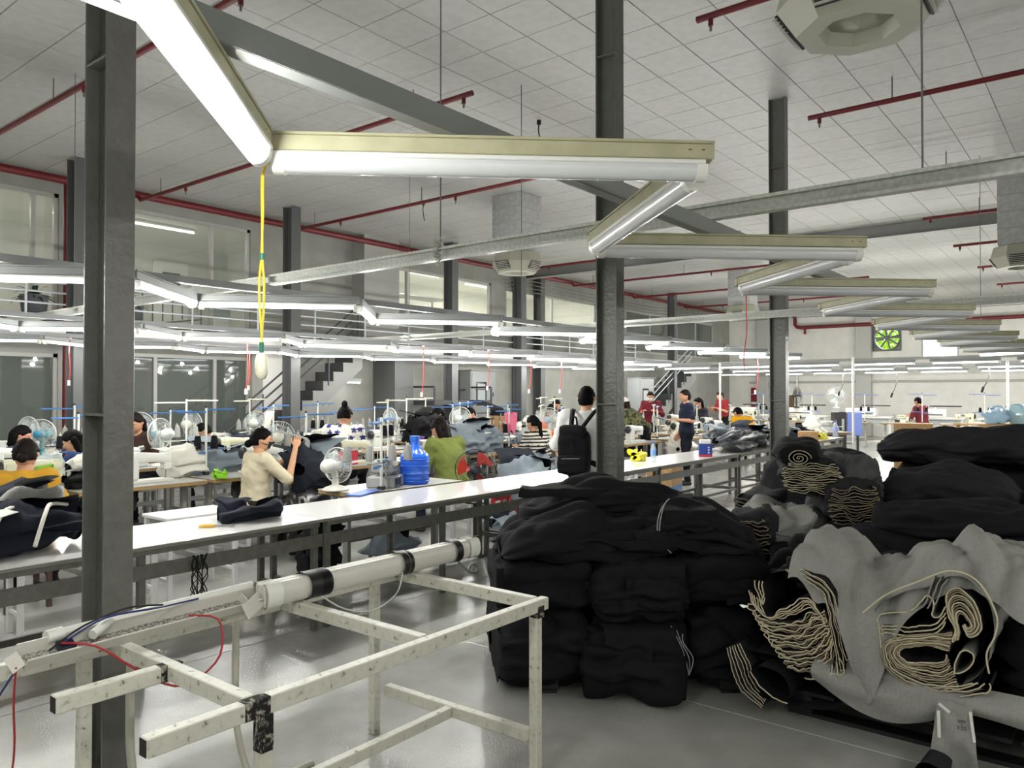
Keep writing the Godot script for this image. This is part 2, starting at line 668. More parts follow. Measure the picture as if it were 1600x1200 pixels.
	for k in 10: put("bar", tube_mesh([Vector3(0, 0.0 if k in [0, 9] else 0.18 + 0.03 * k, -0.19 * k - 0.02), Vector3(0, 0.75 + 0.03 * k, -0.19 * k - 0.02)], 0.014), st, hr)
	var dr := thing("office_door", "pale door with dark pane behind the upper left window", "door", P(8.6, 16.45, 2.62))
	put("leaf", box_mesh(Vector3(0.05, 1.9, 0.8), 0.01), mat("white_plastic"), dr, Transform3D(Basis(), Vector3(0, 0.95, 0)))
	put("pane", box_mesh(Vector3(0.02, 0.5, 0.4), 0.004), mat("dark_glass", Color(0.12, 0.13, 0.14), 0.1), dr, Transform3D(Basis(), Vector3(0.03, 1.4, 0)))
	var ac := thing("note_board", "pale grey panel unit behind the upper window beside the wall column", "panel", P(8.0, 13.4, 3.05))
	put("stand", box_mesh(Vector3(0.04, 0.43, 0.3), 0.008), mat("white_plastic"), ac, Transform3D(Basis(), Vector3(0, -0.215, 0)))
	put("face", box_mesh(Vector3(0.05, 0.3, 0.36), 0.01), mat("panel_grey", Color(0.6, 0.62, 0.62), 0.5), ac, Transform3D(Basis(), Vector3(0, 0.15, 0)))
	var rk := thing("garment_shelf", "metal shelf frame with dark goods behind the window at mid hall", "shelf", P(14.2, 14.2, 2.62))
	for q in [[0, 0], [0, 1.9], [0.6, 0], [0.6, 1.9]]: put("post", box_mesh(Vector3(0.04, 1.6, 0.04)), fm, rk, Transform3D(Basis(), Vector3(-q[0], 0.8, q[1] - 0.95)))
	for h in [0.75, 1.5]: put("shelf", box_mesh(Vector3(0.66, 0.03, 1.98)), fm, rk, Transform3D(Basis(), Vector3(-0.3, h, 0)))
	var gr := put("garment_heap", lump(1.75, 0.5, 0.45, 5, 0.05), cloth("dark_cloth", Color(0.16, 0.17, 0.2)), null, Transform3D(Basis(), P(14.2, 14.5, 2.62 + 0.765)))
	tag(gr, "dark garments heaped on the shelf behind the mid hall window", "clothes")
	# two planters stand on the walkway
	for q in [[4.45, "spiky dark potted plant on the walkway left of the nearest column"], [5.85, "round potted plant on the walkway right of the nearest column"]]:
		var t := thing("potted_plant", q[1], "plant", P(q[0], 12.45, 2.62))
		var g2 := Geo.new()
		g2.lathe([Vector2(0, 0), Vector2(0.14, 0), Vector2(0.19, 0.42), Vector2(0.165, 0.42), Vector2(0.15, 0.38), Vector2(0, 0.38)], 14)
		put("pot", g2.mesh(), mat("pot", Color(0.35, 0.36, 0.37), 0.6), t)
		for k in 26:
			var an := k * 2.4
			var le := 0.36 + 0.1 * sin(k * 3.1)
			var el := 0.35 + 0.9 * float(k) / 26
			var dir := Vector3(cos(an) * cos(el), sin(el), sin(an) * cos(el))
			var side := Vector3(-sin(an), 0, cos(an))
			var rows := []
			for i in 6:
				var s := i / 5.0
				var p := Vector3(0, 0.38, 0) + dir * le * s + Vector3(0, -0.22 * s * s, 0)
				var w := 0.028 * sin(PI * clampf(s * 0.9 + 0.08, 0, 1))
				rows.append(PackedVector3Array([p - side * w, p + Vector3(0, -0.006, 0), p + side * w]))
			var lg := Geo.new()
			lg.skin(rows)
			put("leaf", lg.mesh(), mat("plant_leaf", Color(0.18, 0.24, 0.19), 0.6), t)
	build_stairs()


func build_stairs() -> void:
	var pale := mat("stair_side", Color(0.48, 0.48, 0.47), 0.7)
	var st := mat("dark_steel")
	var metas := [["grey staircase rising to the walkway at the office wall", 7.1, 11.95, 12.5, 0.16, 0.19, 13], ["far staircase with slanted handrails near the end of the office wall", 20.6, 11.7, 12.5, 0.3, 0.2, 12]]
	for q in metas:
		var n: int = q[6]
		var t := thing("staircase", q[0], "stairs", P(q[1], q[2], 0))
		var run: float = q[4] + 0.08
		var rise: float = 2.4 / n
		var w: float = q[3] - q[2]
		for k in n:
			put("step", box_mesh(Vector3(w, rise * 0.98, run), 0.004), mat("step_dark", Color(0.27, 0.275, 0.28), 0.6), t, Transform3D(Basis(), Vector3(-w / 2, rise * (k + 0.5), -run * (k + 0.5))))
		# side stringer and soffit under the flight
		var g := Geo.new()
		var L := run * n
		for s in [0.0, 1.0]:
			var x := 0.012 if s == 0.0 else -w - 0.012
			var a := Vector3(x, 0, 0)
			var b := Vector3(x, rise * 0.2, 0)
			for k in n:
				var z0 := -run * k
				var z1 := -run * (k + 1)
				var y0 := maxf(0.0, rise * (k - 1.6))
				var y1 := maxf(0.0, rise * (k - 0.6))
				var top := rise * (k + 0.95)
				if s == 0.0: g.quad(Vector3(x, y0, z0), Vector3(x, y1, z1), Vector3(x, top, z1), Vector3(x, top, z0))
				else: g.quad(Vector3(x, y0, z0), Vector3(x, top, z0), Vector3(x, top, z1), Vector3(x, y1, z1))
				if s == 0.0: g.quad(Vector3(x, y0, z0), Vector3(-w - 0.012, y0, z0), Vector3(-w - 0.012, y1, z1), Vector3(x, y1, z1))
		put("stringer", g.mesh(), pale, t)
		for h in [0.45, 0.65, 0.85]:
			put("handrail", tube_mesh([Vector3(0.02, h + rise, 0), Vector3(0.02, h + 2.4, -L + run)], 0.018), mat("railing_paint") if q[1] > 15 else st, t)
		for k in range(0, n, 3):
			put("baluster", tube_mesh([Vector3(0.02, rise * (k + 0.5), -run * (k + 0.5)), Vector3(0.02, 0.87 + rise * (k + 0.9), -run * (k + 0.5))], 0.014), st, t)


func build_end_wall() -> void:
	var wp := wall_paint()
	struct("wall_end", holed(false, ENDU, ENDU + 0.2, -9.2, WALLV + 0.2, 0, CEIL + 0.2, [[4.47, 5.65, 2.88, 4.78], [6.3, 7.28, 3.22, 4.12]]), wp)
	var fm := mat("window_frame")
	var f := Geo.new()
	for q in [[4.47, 4.52, 2.88, 4.78], [5.6, 5.65, 2.88, 4.78], [4.47, 5.65, 2.88, 2.93], [4.47, 5.65, 4.73, 4.78]]:
		hbox(f, ENDU + 0.02, ENDU + 0.08, q[0], q[1], q[2], q[3])
	var o := struct("window_8", f.mesh(), fm)
	for h in [3.2, 3.32]: put("cross_bar", hmesh(ENDU + 0.03, ENDU + 0.05, 4.52, 5.6, h, h + 0.02), mat("red_bar", Color(0.75, 0.3, 0.3), 0.5), o)
	put("glass_pane", hmesh(ENDU + 0.045, ENDU + 0.05, 4.52, 5.6, 2.93, 4.73), pane_mat("clear_glass", Color(0.9, 0.95, 0.95), 0.05), o)
	# exhaust fan in a square frame
	var t := thing("exhaust_fan", "large exhaust fan with grey blades set in the end wall", "fan", P(ENDU - 0.02, 6.79, 3.67))
	var bm := mat("fan_grey", Color(0.42, 0.43, 0.42), 0.5)
	var rows := []
	for k in 33:
		var a := TAU * k / 32.0
		var c := Vector3(cos(a), sin(a), 0)
		var sq := c * (0.49 / maxf(absf(c.x), absf(c.y)))
		rows.append(PackedVector3Array([sq + Vector3(0, 0, 0.02), c * 0.43 + Vector3(0, 0, 0.02), c * 0.43 + Vector3(0, 0, -0.2), sq + Vector3(0, 0, -0.2)]))
	var g := Geo.new()
	g.skin(rows, true, false, true)
	put("frame", g.mesh(), bm, t)
	for k in 8:
		var a := TAU * k / 8.0 + 0.2
		var bl := Geo.new()
		var dx := Vector3(cos(a), sin(a), 0)
		var dy := Vector3(-sin(a), cos(a), 0)
		bl.box(Vector3(0.24, 0, 0), Vector3(0.34, 0.075, 0.008), Transform3D(Basis(dx, dy, Vector3.BACK) * Basis(Vector3.RIGHT, 0.5), Vector3(0, 0, -0.08)), 0.002)
		put("blade", bl.mesh(), bm, t)
	var hub := Geo.new()
	hub.lathe([Vector2(0, -0.06), Vector2(0.085, -0.06), Vector2(0.09, 0.02), Vector2(0.06, 0.05), Vector2(0, 0.055)], 16, Transform3D(Basis(Vector3.RIGHT, PI / 2), Vector3(0, 0, -0.08)))
	put("hub", hub.mesh(), bm, t)
	put("mount_bar", box_mesh(Vector3(0.9, 0.06, 0.04), 0.004), bm, t, Transform3D(Basis(), Vector3(0, 0, 0.0)))
	# trees and ground outside
	struct("ground_outside", hmesh(ENDU + 0.2, 60, -10, 25, -0.4, -0.05), mat("outside_ground", Color(0.5, 0.48, 0.4), 0.9))
	for q in [[36.6, 8.25, 5.2]]:
		var tr := thing("tree", "leafy tree outside, seen through the exhaust fan" if q[1] > 8.0 else "second leafy tree outside behind the exhaust fan opening", "tree", P(q[0], q[1], -0.05))
		put("trunk", tube_mesh([Vector3(0, 0, 0), Vector3(0.1, 1.6, 0), Vector3(0, 3.4, 0.1)], 0.16, 8, 0.08), mat("bark", Color(0.35, 0.3, 0.24), 0.9), tr)
		var lg := Geo.new()
		var r2 := RandomNumberGenerator.new()
		r2.seed = int(q[0] * 10)
		for k in 1500:
			var d := Vector3(r2.randfn(), r2.randfn() * 0.8, r2.randfn()).normalized() * pow(r2.randf(), 0.4) * Vector3(1.25, 1.5, 1.25)
			var c := Vector3(0, 4.1, 0) + d
			var x := Vector3(r2.randfn(), r2.randfn(), r2.randfn()).normalized()
			var y := x.cross(Vector3(r2.randfn(), r2.randfn(), r2.randfn())).normalized()
			var w := 0.13
			lg.quad(c - x * w, c - y * w * 0.45, c + x * w, c + y * w * 0.45)
		var lm := mat("leaf_green", Color(0.5, 0.62, 0.2), 0.6)
		lm.backlight_enabled = true
		lm.backlight = Color(0.7, 0.85, 0.25)
		var fo := put("foliage", lg.mesh(), lm, tr)
		fo.set_meta("kind", "stuff")


func build_ducts() -> void:
	var m := mottled("duct_sheet", Color(0.64, 0.645, 0.64), Color(0.70, 0.705, 0.70), 0.5, 0.02, 1.0)
	var head := mat("outlet_plastic", Color(0.63, 0.63, 0.57), 0.45)
	var dk := mat("outlet_dark", Color(0.13, 0.135, 0.14), 0.5)
	var fins := mat("outlet_fin", Color(0.72, 0.72, 0.68), 0.5)
	var spots := [[10.35, 8.1, 3.66, "grey square air duct with slatted outlet hanging above the sewing rows"], [14.45, 1.2, 3.58, "grey square air duct at the right edge with slatted outlet"], [4.62, 1.15, 3.66, "air outlet head hanging overhead, seen from below"], [20.4, 8.1, 3.66, "far air duct outlet near the end wall, left of the third column"]]
	for q in spots:
		var t := thing("air_duct", q[3], "air duct", P(q[0], q[1], q[2]))
		var top: float = CEIL - q[2]
		var s := 0.6
		# square shaft in four seamed sections
		for k in 4:
			var h0 := 0.34 + (top - 0.34) * k / 4.0
			var h1 := 0.34 + (top - 0.34) * (k + 1) / 4.0
			put("duct_section", box_mesh(Vector3(s, h1 - h0 - 0.008, s), 0.004), m, t, Transform3D(Basis(), Vector3(0, (h0 + h1) / 2, 0)))
			if k > 0: put("seam_flange", box_mesh(Vector3(s + 0.02, 0.012, s + 0.02), 0.002), m, t, Transform3D(Basis(), Vector3(0, h0 - 0.001, 0)))
		# outlet head: eight-sided, four slanted faces carry the slatted outlets
		var g := Geo.new()
		var rows := []
		for pr in [[0.0, 0.02], [0.17, 0.07], [0.2, 0.0], [0.31, 0.0], [0.41, 0.16], [0.37, 0.33], [0.28, 0.36]]:
			var row := PackedVector3Array()
			for k in 8:
				var cut := 0.42
				var c := [Vector2(1, cut), Vector2(cut, 1), Vector2(-cut, 1), Vector2(-1, cut), Vector2(-1, -cut), Vector2(-cut, -1), Vector2(cut, -1), Vector2(1, -cut)][k] as Vector2
				row.append(Vector3(c.x * pr[0], pr[1], -c.y * pr[0]))
			rows.append(row)
		for i in rows.size() - 1:
			for k in 8:
				g.quad(rows[i][k], rows[i][(k + 1) % 8], rows[i + 1][(k + 1) % 8], rows[i + 1][k])
		put("outlet_head", g.mesh(), head, t)
		for k in 4:
			var b := Basis(Vector3.UP, k * PI / 2)
			var tilt := b * Basis(Vector3.BACK, -0.55)
			var o := Vector3(0.386, 0.1, 0)
			var gr := put("outlet_grille", box_mesh(Vector3(0.02, 0.15, 0.27), 0.003), dk, t, Transform3D(tilt, b * o))
			for j in 5:
				put("slat", box_mesh(Vector3(0.03, 0.009, 0.27)), fins, gr, Transform3D(Basis(Vector3.BACK, 0.5), Vector3(0.012, -0.058 + 0.029 * j, 0)))


func build_pipes() -> void:
	var m := mat("red_pipe", Color(0.40, 0.075, 0.10), 0.4)
	var stl := mat("hanger_steel", Color(0.5, 0.5, 0.5), 0.4, 0.6)
	var mp := thing("sprinkler_main", "thick red sprinkler main along the office wall under the ceiling", "pipe", P(-4, 12.5, 4.83))
	put("pipe", tube_mesh([Vector3.ZERO, Vector3(0, 0, -34.2)], 0.062, 12), m, mp)
	put("riser", tube_mesh([Vector3(-0.1, 0, -8.95), Vector3(-0.1, -2.2, -8.95)], 0.05, 10), m, mp)
	put("lower_riser", tube_mesh([Vector3(-0.1, -2.45, -8.95), Vector3(-0.1, -4.8, -8.95)], 0.05, 10), m, mp)
	for k in 9: put("bracket", box_mesh(Vector3(0.36, 0.03, 0.05)), stl, mp, Transform3D(Basis(), Vector3(-0.2, 0.07, -2.0 - 3.7 * k)))
	# branch pipes run across the hall under the ceiling: u, v from, v to
	var br := []
	var lefts := ["nearest one, passing behind the first column", "its free end above the first unlit lamp", "meeting the wall pipe by the blank upper wall", "passing behind the first hanging duct", "crossing behind the second column", "just below the far rafter", "far off, second from the wall corner", "farthest off, next to the wall corner"]
	var rights := ["", "at the top edge beside the overhead outlet", "long and clear at the upper right", "half hidden by the galvanized beam", "ending just above the far rafter", "lower, ending left of the right duct", "lower still, below the right duct", "lowest and farthest at the right"]
	var rows_u := [3.36, 5.96, 8.88, 12.1, 15.3, 18.5, 22.0, 25.8]
	for k in 8:
		br.append([rows_u[k], 5.25, 12.36, "red branch pipe over the sewing, " + lefts[k]])
		if k > 0: br.append([rows_u[k], -9.0, 2.75, "red sprinkler branch over the cloth stacks, " + rights[k]])
	for q in br:
		var t := thing("sprinkler_branch", q[3], "pipe", P(q[0], q[1], 4.72), 0.0, "")
		var L: float = q[2] - q[1]
		put("pipe", tube_mesh([Vector3.ZERO, Vector3(-L, 0, 0)], 0.03, 8), m, t)
		if q[2] > 12: put("elbow", tube_mesh([Vector3(-L, 0, 0), Vector3(-L - 0.03, 0.02, 0), Vector3(-L - 0.065, 0.075, 0)], 0.034, 8), m, t)
		var n := int(L / 2.8) + 1
		for k in n:
			var x := -0.12 - k * 2.8 if q[2] > 12 else -L + 0.12 + k * 2.8
			put("sprinkler_head", tube_mesh([Vector3(x, -0.02, 0), Vector3(x, -0.085, 0)], 0.022, 8), m, t)
			put("nozzle", tube_mesh([Vector3(x, -0.08, 0), Vector3(x, -0.13, 0)], 0.011, 6), stl, t)
			if absf(x - 0.8) < L or k == 0: put("hanger_rod", tube_mesh([Vector3(x - 0.75 if q[2] > 12 else x + 0.75, 0.02, 0), Vector3(x - 0.75 if q[2] > 12 else x + 0.75, 0.25, 0)], 0.008, 5), stl, t)
	# the pipe run on the end wall
	var ep := thing("end_wall_pipe", "red pipe along the end wall with a bent drop near the third column", "pipe", P(30.75, 10.6, 4.55))
	put("pipe", tube_mesh([Vector3(0, 0.2, 0), Vector3(0.35, 0.2, 0), Vector3(0.48, 0.12, 0), Vector3(0.52, 0, 0), Vector3(0.52, -0.22, 0), Vector3(0.6, -0.33, 0), Vector3(0.75, -0.36, 0), Vector3(19.5, -0.36, 0)], 0.07, 10), m, ep)
	put("valve", tube_mesh([Vector3(0.9, -0.36, 0), Vector3(0.9, -0.62, 0)], 0.05, 8), m, ep)
	for k in 8: put("wall_clip", box_mesh(Vector3(0.05, 0.05, 0.28)), m, ep, Transform3D(Basis(), Vector3(1.4 + 2.3 * k, -0.36, -0.12)))
	# cable wires along the end of the hall
	for k in 4:
		var w := put("ceiling_wire", tube_mesh([P(30.6, -8.9, 4.86 - 0.09 * k), P(30.6, 12.4, 4.86 - 0.09 * k)], 0.012, 5), mat("wire_grey", Color(0.4, 0.4, 0.39), 0.6))
		tag(w, "thin grey wire strung along the end wall, number %s from the top" % ["one", "two", "three", "four"][k], "wire", "wires along the end wall")
	for k in 4:
		var w := put("ceiling_wire", tube_mesh([P(15.2, 12.3, 4.62 - 0.1 * k), P(23, 12.35, 4.5 - 0.1 * k), P(30.5, 12.4, 4.86 - 0.09 * k)], 0.01, 5), mat("wire_grey"))
		tag(w, "thin grey wire along the far office wall, number %s from the top" % ["one", "two", "three", "four"][k], "wire", "wires along the office wall")
	# wires that hang out of the ceiling
	for q in [[6.55, 1.95, 0.14, "loose black wire end poking out of the ceiling above the first lamp"], [4.6, 1.98, 0.35, "loose black wire hanging at the top middle of the ceiling"], [7.6, 5.6, 0.3, "loose black wire with split end under the ceiling left of the first duct"], [9.6, 9.6, 0.34, "tangled black wire under the ceiling by the blank upper wall"]]:
		var t := thing("ceiling_cable", q[3], "wire", P(q[0], q[1], CEIL))
		put("grommet", tube_mesh([Vector3(0, 0.0, 0), Vector3(0, -0.05, 0)], 0.026, 8), mat("black_rubber", Color(0.06, 0.06, 0.06), 0.6), t)
		put("cable", tube_mesh(Array(curve_pts([Vector3(0, -0.04, 0), Vector3(0.01, -q[2] * 0.5, 0.02), Vector3(0.06, -q[2], 0.03)], 7)), 0.008, 5), mat("black_rubber"), t)


# ---------- lamps ----------

const ORD := ["first", "second", "third", "fourth", "fifth", "sixth", "seventh", "eighth", "ninth", "tenth", "eleventh", "twelfth", "thirteenth", "fourteenth", "fifteenth", "sixteenth", "seventeenth", "eighteenth", "nineteenth", "twentieth", "twenty-first", "twenty-second"]


# one fixture, lying along -Z from its start: a folded steel channel with a half-round plastic diffuser below
func lamp_fixture(lit: bool, L: float) -> Array:
	var key := "lamp%s_%.2f" % [lit, L]
	if meshes.has(key): return meshes[key]
	var ch := Geo.new()
	var w := 0.030
	ch.box(Vector3(0, 0.026, -L / 2), Vector3(w * 2, 0.046, L), Transform3D(), 0.003)
	for s in [-1, 1]: ch.box(Vector3(s * (w - 0.002), 0.053, -L / 2), Vector3(0.012, 0.008, L), Transform3D(), 0.001)
	# diffuser: half round below, pale side strips above
	var df := Geo.new()
	var rows := []
	var z0 := -0.05
	var z1 := -(L - 0.05)
	for z in [z0, z1]:
		var row := PackedVector3Array()
		for k in 13:
			var a := -0.3 + (PI + 0.6) * k / 12.0
			row.append(Vector3(0.034 * cos(a), -0.024 - 0.034 * sin(a), z))
		rows.append(row)
	df.skin(rows, false, false, false)
	var st := Geo.new()
	st.box(Vector3(0, -0.008, -L / 2), Vector3(0.082, 0.014, L - 0.06), Transform3D(), 0.003)
	var cap := Geo.new()
	for e in [0.016]:
		var rr := []
		for z in [e, e - 0.032]:
			var row := PackedVector3Array()
			for k in 13:
				var a := PI * k / 12.0
				row.append(Vector3(0.037 * cos(a), -0.014 - 0.047 * sin(a), z))
			rr.append(row)
		cap.skin(rr)
		for z in [e, e - 0.032]:
			for k in 12:
				var a := PI * k / 12.0
				var b := PI * (k + 1) / 12.0
				var p := Vector3(0, -0.014, z)
				var q := Vector3(0.037 * cos(a), -0.014 - 0.047 * sin(a), z)
				var r := Vector3(0.037 * cos(b), -0.014 - 0.047 * sin(b), z)
				if z == e: cap.tri(p, r, q)
				else: cap.tri(p, q, r)
	meshes[key] = [ch.mesh(), df.mesh(), st.mesh(), cap.mesh()]
	return meshes[key]


func add_lamp(a: Vector3, b: Vector3, lit: bool, label: String, group: String, cream := false, energy := 1.0) -> Node3D:
	var d := b - a
	var L := snappedf(d.length(), 0.01)
	var ms := lamp_fixture(lit, L)
	var t := thing("tube_light", label, "lamp", a, atan2(-d.x, -d.z), group)
	var chm := mottled("cream_channel", Color(0.66, 0.65, 0.53), Color(0.70, 0.69, 0.57), 0.4, 0.02, 1.0) if cream else mat("grey_channel", Color(0.60, 0.61, 0.61), 0.4)
	put("channel", ms[0], chm, t)
	put("base_strip", ms[2], mat("white_plastic"), t)
	if lit: put("diffuser", ms[1], glow("lit_diffuser", Color(0.95, 0.98, 1.0), 3.2), t, Transform3D() if cream else Transform3D(Basis.from_scale(Vector3(0.8, 0.62, 1)), Vector3(0, -0.006, 0)))
	else:
		var m := mat("diffuser_plastic", Color(0.80, 0.81, 0.81), 0.18)
		m.clearcoat_enabled = true
		m.clearcoat = 0.6
		put("diffuser", ms[1], m, t)
	for e in [-0.062, -(L - 0.038)]: put("end_cap", ms[3], mat("cap_plastic", Color(0.86, 0.86, 0.83), 0.35), t, Transform3D(Basis(), Vector3(0, 0, e)))
	for e in [0.035, 0.075]: put("bolt_hole", box_mesh(Vector3(0.0605, 0.009, 0.016), 0.003), mat("black_rubber", Color(0.06, 0.06, 0.06), 0.6), t, Transform3D(Basis(), Vector3(0, 0.03, -(L - e))))
	if lit:
		var l := AreaLight3D.new()
		l.name = "light"
		l.area_size = Vector2(0.07, L - 0.12)
		l.light_color = Color(1.0, 0.997, 0.975)
		l.light_energy = energy * 0.16
		l.area_range = 30.0
		l.shadow_enabled = true
		l.rotation_degrees.x = -90
		l.position = Vector3(0, -0.066, -L / 2)
		t.add_child(l)
		var o := OmniLight3D.new()
		o.name = "side_light"
		o.light_color = l.light_color
		o.light_energy = energy * 0.27
		o.light_size = 0.03
		o.omni_range = 30.0
		o.omni_attenuation = 2.0
		o.shadow_enabled = true
		o.position = Vector3(0, -0.1, -L / 2)
		t.add_child(o)
	return t


func beam(called: String, a: Vector3, b: Vector3, w: float, h: float, m: Material, label: String, cat := "beam") -> Node3D:
	# a cold-formed C section, open to one side
	var L := a.distance_to(b)
	var t := thing(called, label, cat, a)
	var d := (b - a).normalized()
	t.basis = Basis(Vector3.UP.cross(-d).normalized(), Vector3.UP, -d)
	put("web", box_mesh(Vector3(0.004, h, L)), m, t, Transform3D(Basis(), Vector3(w / 2, 0, -L / 2)))
	for s in [-1, 1]:
		put("flange", box_mesh(Vector3(w, 0.004, L)), m, t, Transform3D(Basis(), Vector3(0, s * h / 2, -L / 2)))
		put("lip", box_mesh(Vector3(0.004, 0.014, L)), m, t, Transform3D(Basis(), Vector3(-w / 2, s * (h / 2 - 0.007), -L / 2)))
	return t


func zigzag(v_lo: float, v_hi: float, k0: int, k1: int, h: float, where: String, lit: Callable, cream: bool, row_energy: float) -> void:
	var n := 0
	for k in range(k0, k1):
		var ua := 1.3 + 0.885 * k
		var va := v_hi if posmod(k, 2) == 0 else v_lo
		var vb := v_lo if posmod(k, 2) == 0 else v_hi
		var a := P(ua, va, h)
		var b := P(ua + 0.885, vb, h)
		var d := (b - a).normalized()
		if k == -1 and cream:
			a = P(0.42, 1.1, h)
			d = (b - a).normalized()
		# every other fixture tucks its ends in, so that the channels butt at the corners
		if posmod(k, 2) == 0:
			a -= d * 0.02
			b += d * 0.02
		else:
			a += d * 0.045
			b -= d * 0.045
		var on: bool = lit.call(k)
		add_lamp(a, b, on, "%s tube light, %s from the near end of the zigzag %s" % ["lit" if on else "unlit", ORD[n], where], "tube lights of the zigzag row " + where, cream, row_energy)
		n += 1


func build_lamps() -> void:
	zigzag(0.98, 1.95, -1, 16, LAMPH, "overhead", func(k): return k == -1 or k > 14, true, 1.0)
	zigzag(4.68, 5.5, -3, 16, LAMPH, "above the long white table", func(_k): return true, false, 1.0)
	zigzag(8.2, 9.0, -1, 18, LAMPH, "above the middle sewing row", func(_k): return true, false, 1.0)
	zigzag(10.85, 11.55, 1, 20, LAMPH, "beneath the walkway railing", func(_k): return true, false, 0.5)
	# unseen lamp rows added behind and right of the standpoint to light the foreground
	zigzag(-2.6, -1.7, -5, 9, LAMPH, "added out of view right of the cloth stacks", func(_k): return true, false, 0.75)
	zigzag(1.0, 1.95, -5, -1, LAMPH, "added out of view behind the standpoint", func(_k): return true, true, 0.3)
	# straight rows across the far end
	var rows := [[19.0, "nearest straight row across the far end"], [22.7, "middle straight row across the far end"], [26.6, "straight row nearest the end wall"]]
	for r in rows:
		var n := 0
		for k in range(0, 11):
			var v0 := 11.4 - k * 1.62 - (0.4 if r[0] == 22.7 else 0.0)
			if v0 < -5: continue
			add_lamp(P(r[0], v0, LAMPH), P(r[0], v0 - 1.34, LAMPH), true, "lit tube light, %s from the left, %s" % [ORD[n], r[1]], "tube lights of the " + r[1], false, 2.1)
			n += 1
		beam("lamp_rail", P(r[0], 12.5, LAMPH + 0.09), P(r[0], -6.0, LAMPH + 0.09), 0.05, 0.06, mat("galv", Color(0.62, 0.63, 0.62), 0.4, 0.3), "pale steel rail carrying the " + r[1])
	var rail := mat("rail_grey", Color(0.47, 0.48, 0.47), 0.4)
	var rail2 := mat("rail_pale", Color(0.68, 0.69, 0.70), 0.4)
	var galv := mottled("galvanized", Color(0.76, 0.77, 0.74), Color(0.84, 0.85, 0.82), 0.38, 0.05, 1.2)
	beam("lamp_rail", P(-0.4, 1.54, LAMPH + 0.092), P(16, 1.54, LAMPH + 0.092), 0.05, 0.065, rail, "dark grey steel rail carrying the overhead zigzag of cream lamps")
	beam("lamp_rail", P(-1.8, 5.1, LAMPH + 0.092), P(15.8, 5.1, LAMPH + 0.082), 0.05, 0.045, rail2, "grey steel rail carrying the zigzag above the long white table")
	beam("lamp_rail", P(0, 8.6, LAMPH + 0.092), P(17.4, 8.6, LAMPH + 0.082), 0.05, 0.045, rail2, "grey steel rail carrying the zigzag above the middle sewing row")
	beam("lamp_rail", P(2, 11.2, LAMPH + 0.092), P(19, 11.2, LAMPH + 0.082), 0.05, 0.045, rail2, "grey steel rail carrying the zigzag beneath the walkway railing")
	beam("cross_beam", P(3.45, -6, LAMPH + 0.165), P(3.45, 11.8, LAMPH + 0.165), 0.05, 0.075, galv, "galvanized beam crossing the hall over the lamp rails, nearer one")
	beam("cross_beam", P(8.3, -6, LAMPH + 0.165), P(8.3, 11.8, LAMPH + 0.165), 0.05, 0.075, galv, "galvanized beam crossing the hall behind the second column")
	# thin rods that hang the beams from the ceiling
	var rod := mat("hanger_steel", Color(0.5, 0.5, 0.5), 0.4, 0.6)
	var spots := [[3.45, 3.3, "left of the second column"], [3.45, 0.62, "right of the second column"], [6.6, 5.1, "above the white table lamps"], [3.48, -0.7, "right of the third column"], [8.3, -0.1, "over the cloth stacks"], [8.3, 8.6, "above the middle sewing row"], [3.45, 8.6, "in front of the upper windows"], [12.6, 1.54, "far along the overhead row"]]
	for q in spots:
		var hr: float = LAMPH + (0.2 if q[0] in [3.45, 3.48, 8.3] else 0.125)
		var o := put("hanging_rod", tube_mesh([P(q[0], q[1], hr), P(q[0], q[1], CEIL)], 0.0045, 6), rod)
		tag(o, "thin steel rod hanging a beam from the ceiling " + q[2], "rod")
	var wb := thing("wire_bundle", "bundle of pale wire knotted where a rod meets the galvanized beam", "wire", P(3.45, 3.3, LAMPH + 0.2))
	for k in 5:
		var pts := []
		for i in 14:
			var a := i * 0.9 + k
			pts.append(Vector3(0.02 * sin(a + k), -0.1 + 0.012 * i + 0.01 * sin(k * 2.0), 0.03 + 0.02 * cos(a * 1.3)))
		put("wire_loop", tube_mesh(pts, 0.004, 5), mat("pale_wire", Color(0.75, 0.75, 0.72), 0.5), wb)
	# pull cords, a yellow hanging cable and red drop wires
	var ym := mat("yellow_cable", Color(0.85, 0.72, 0.1), 0.5)
	var yc := thing("hanging_cable", "yellow doubled power cable hanging from the lit overhead lamp", "cable", P(1.335, 2.015, 2.275))
	var yl := 0.99
	var YS := Transform3D(Basis.from_scale(Vector3(0.9, 0.66, 0.9)), Vector3.ZERO)
	put("strand", tube_mesh(Array(curve_pts([Vector3(0.066, 0.0, 0.022), Vector3(0, -0.02, 0), Vector3(0.0, -0.2, 0), Vector3(0.004, -0.42, 0.0), Vector3(0.012, -0.5, 0), Vector3(0.013, -0.62, 0.0), Vector3(0.002, -0.74, 0), Vector3(0.0, -0.8, 0)], 22)), 0.0042, 6), ym, yc, YS)
	put("strand", tube_mesh(Array(curve_pts([Vector3(0.07, 0.0, 0.022), Vector3(0.006, -0.02, 0), Vector3(0.005, -0.2, 0), Vector3(-0.004, -0.42, 0.0), Vector3(-0.014, -0.5, 0), Vector3(-0.012, -0.62, 0.0), Vector3(-0.001, -0.74, 0), Vector3(0.002, -0.8, 0)], 22)), 0.0042, 6), ym, yc, YS)
	put("green_tape", tube_mesh([Vector3(0, -0.385, 0), Vector3(0, -0.415, 0)], 0.0085, 8), mat("green_tape", Color(0.1, 0.4, 0.3), 0.5), yc, YS)
	put("green_tape", tube_mesh([Vector3(0, -0.79, 0), Vector3(0, -0.84, 0)], 0.008, 8), mat("green_tape"), yc, YS)
	var sk := Geo.new()
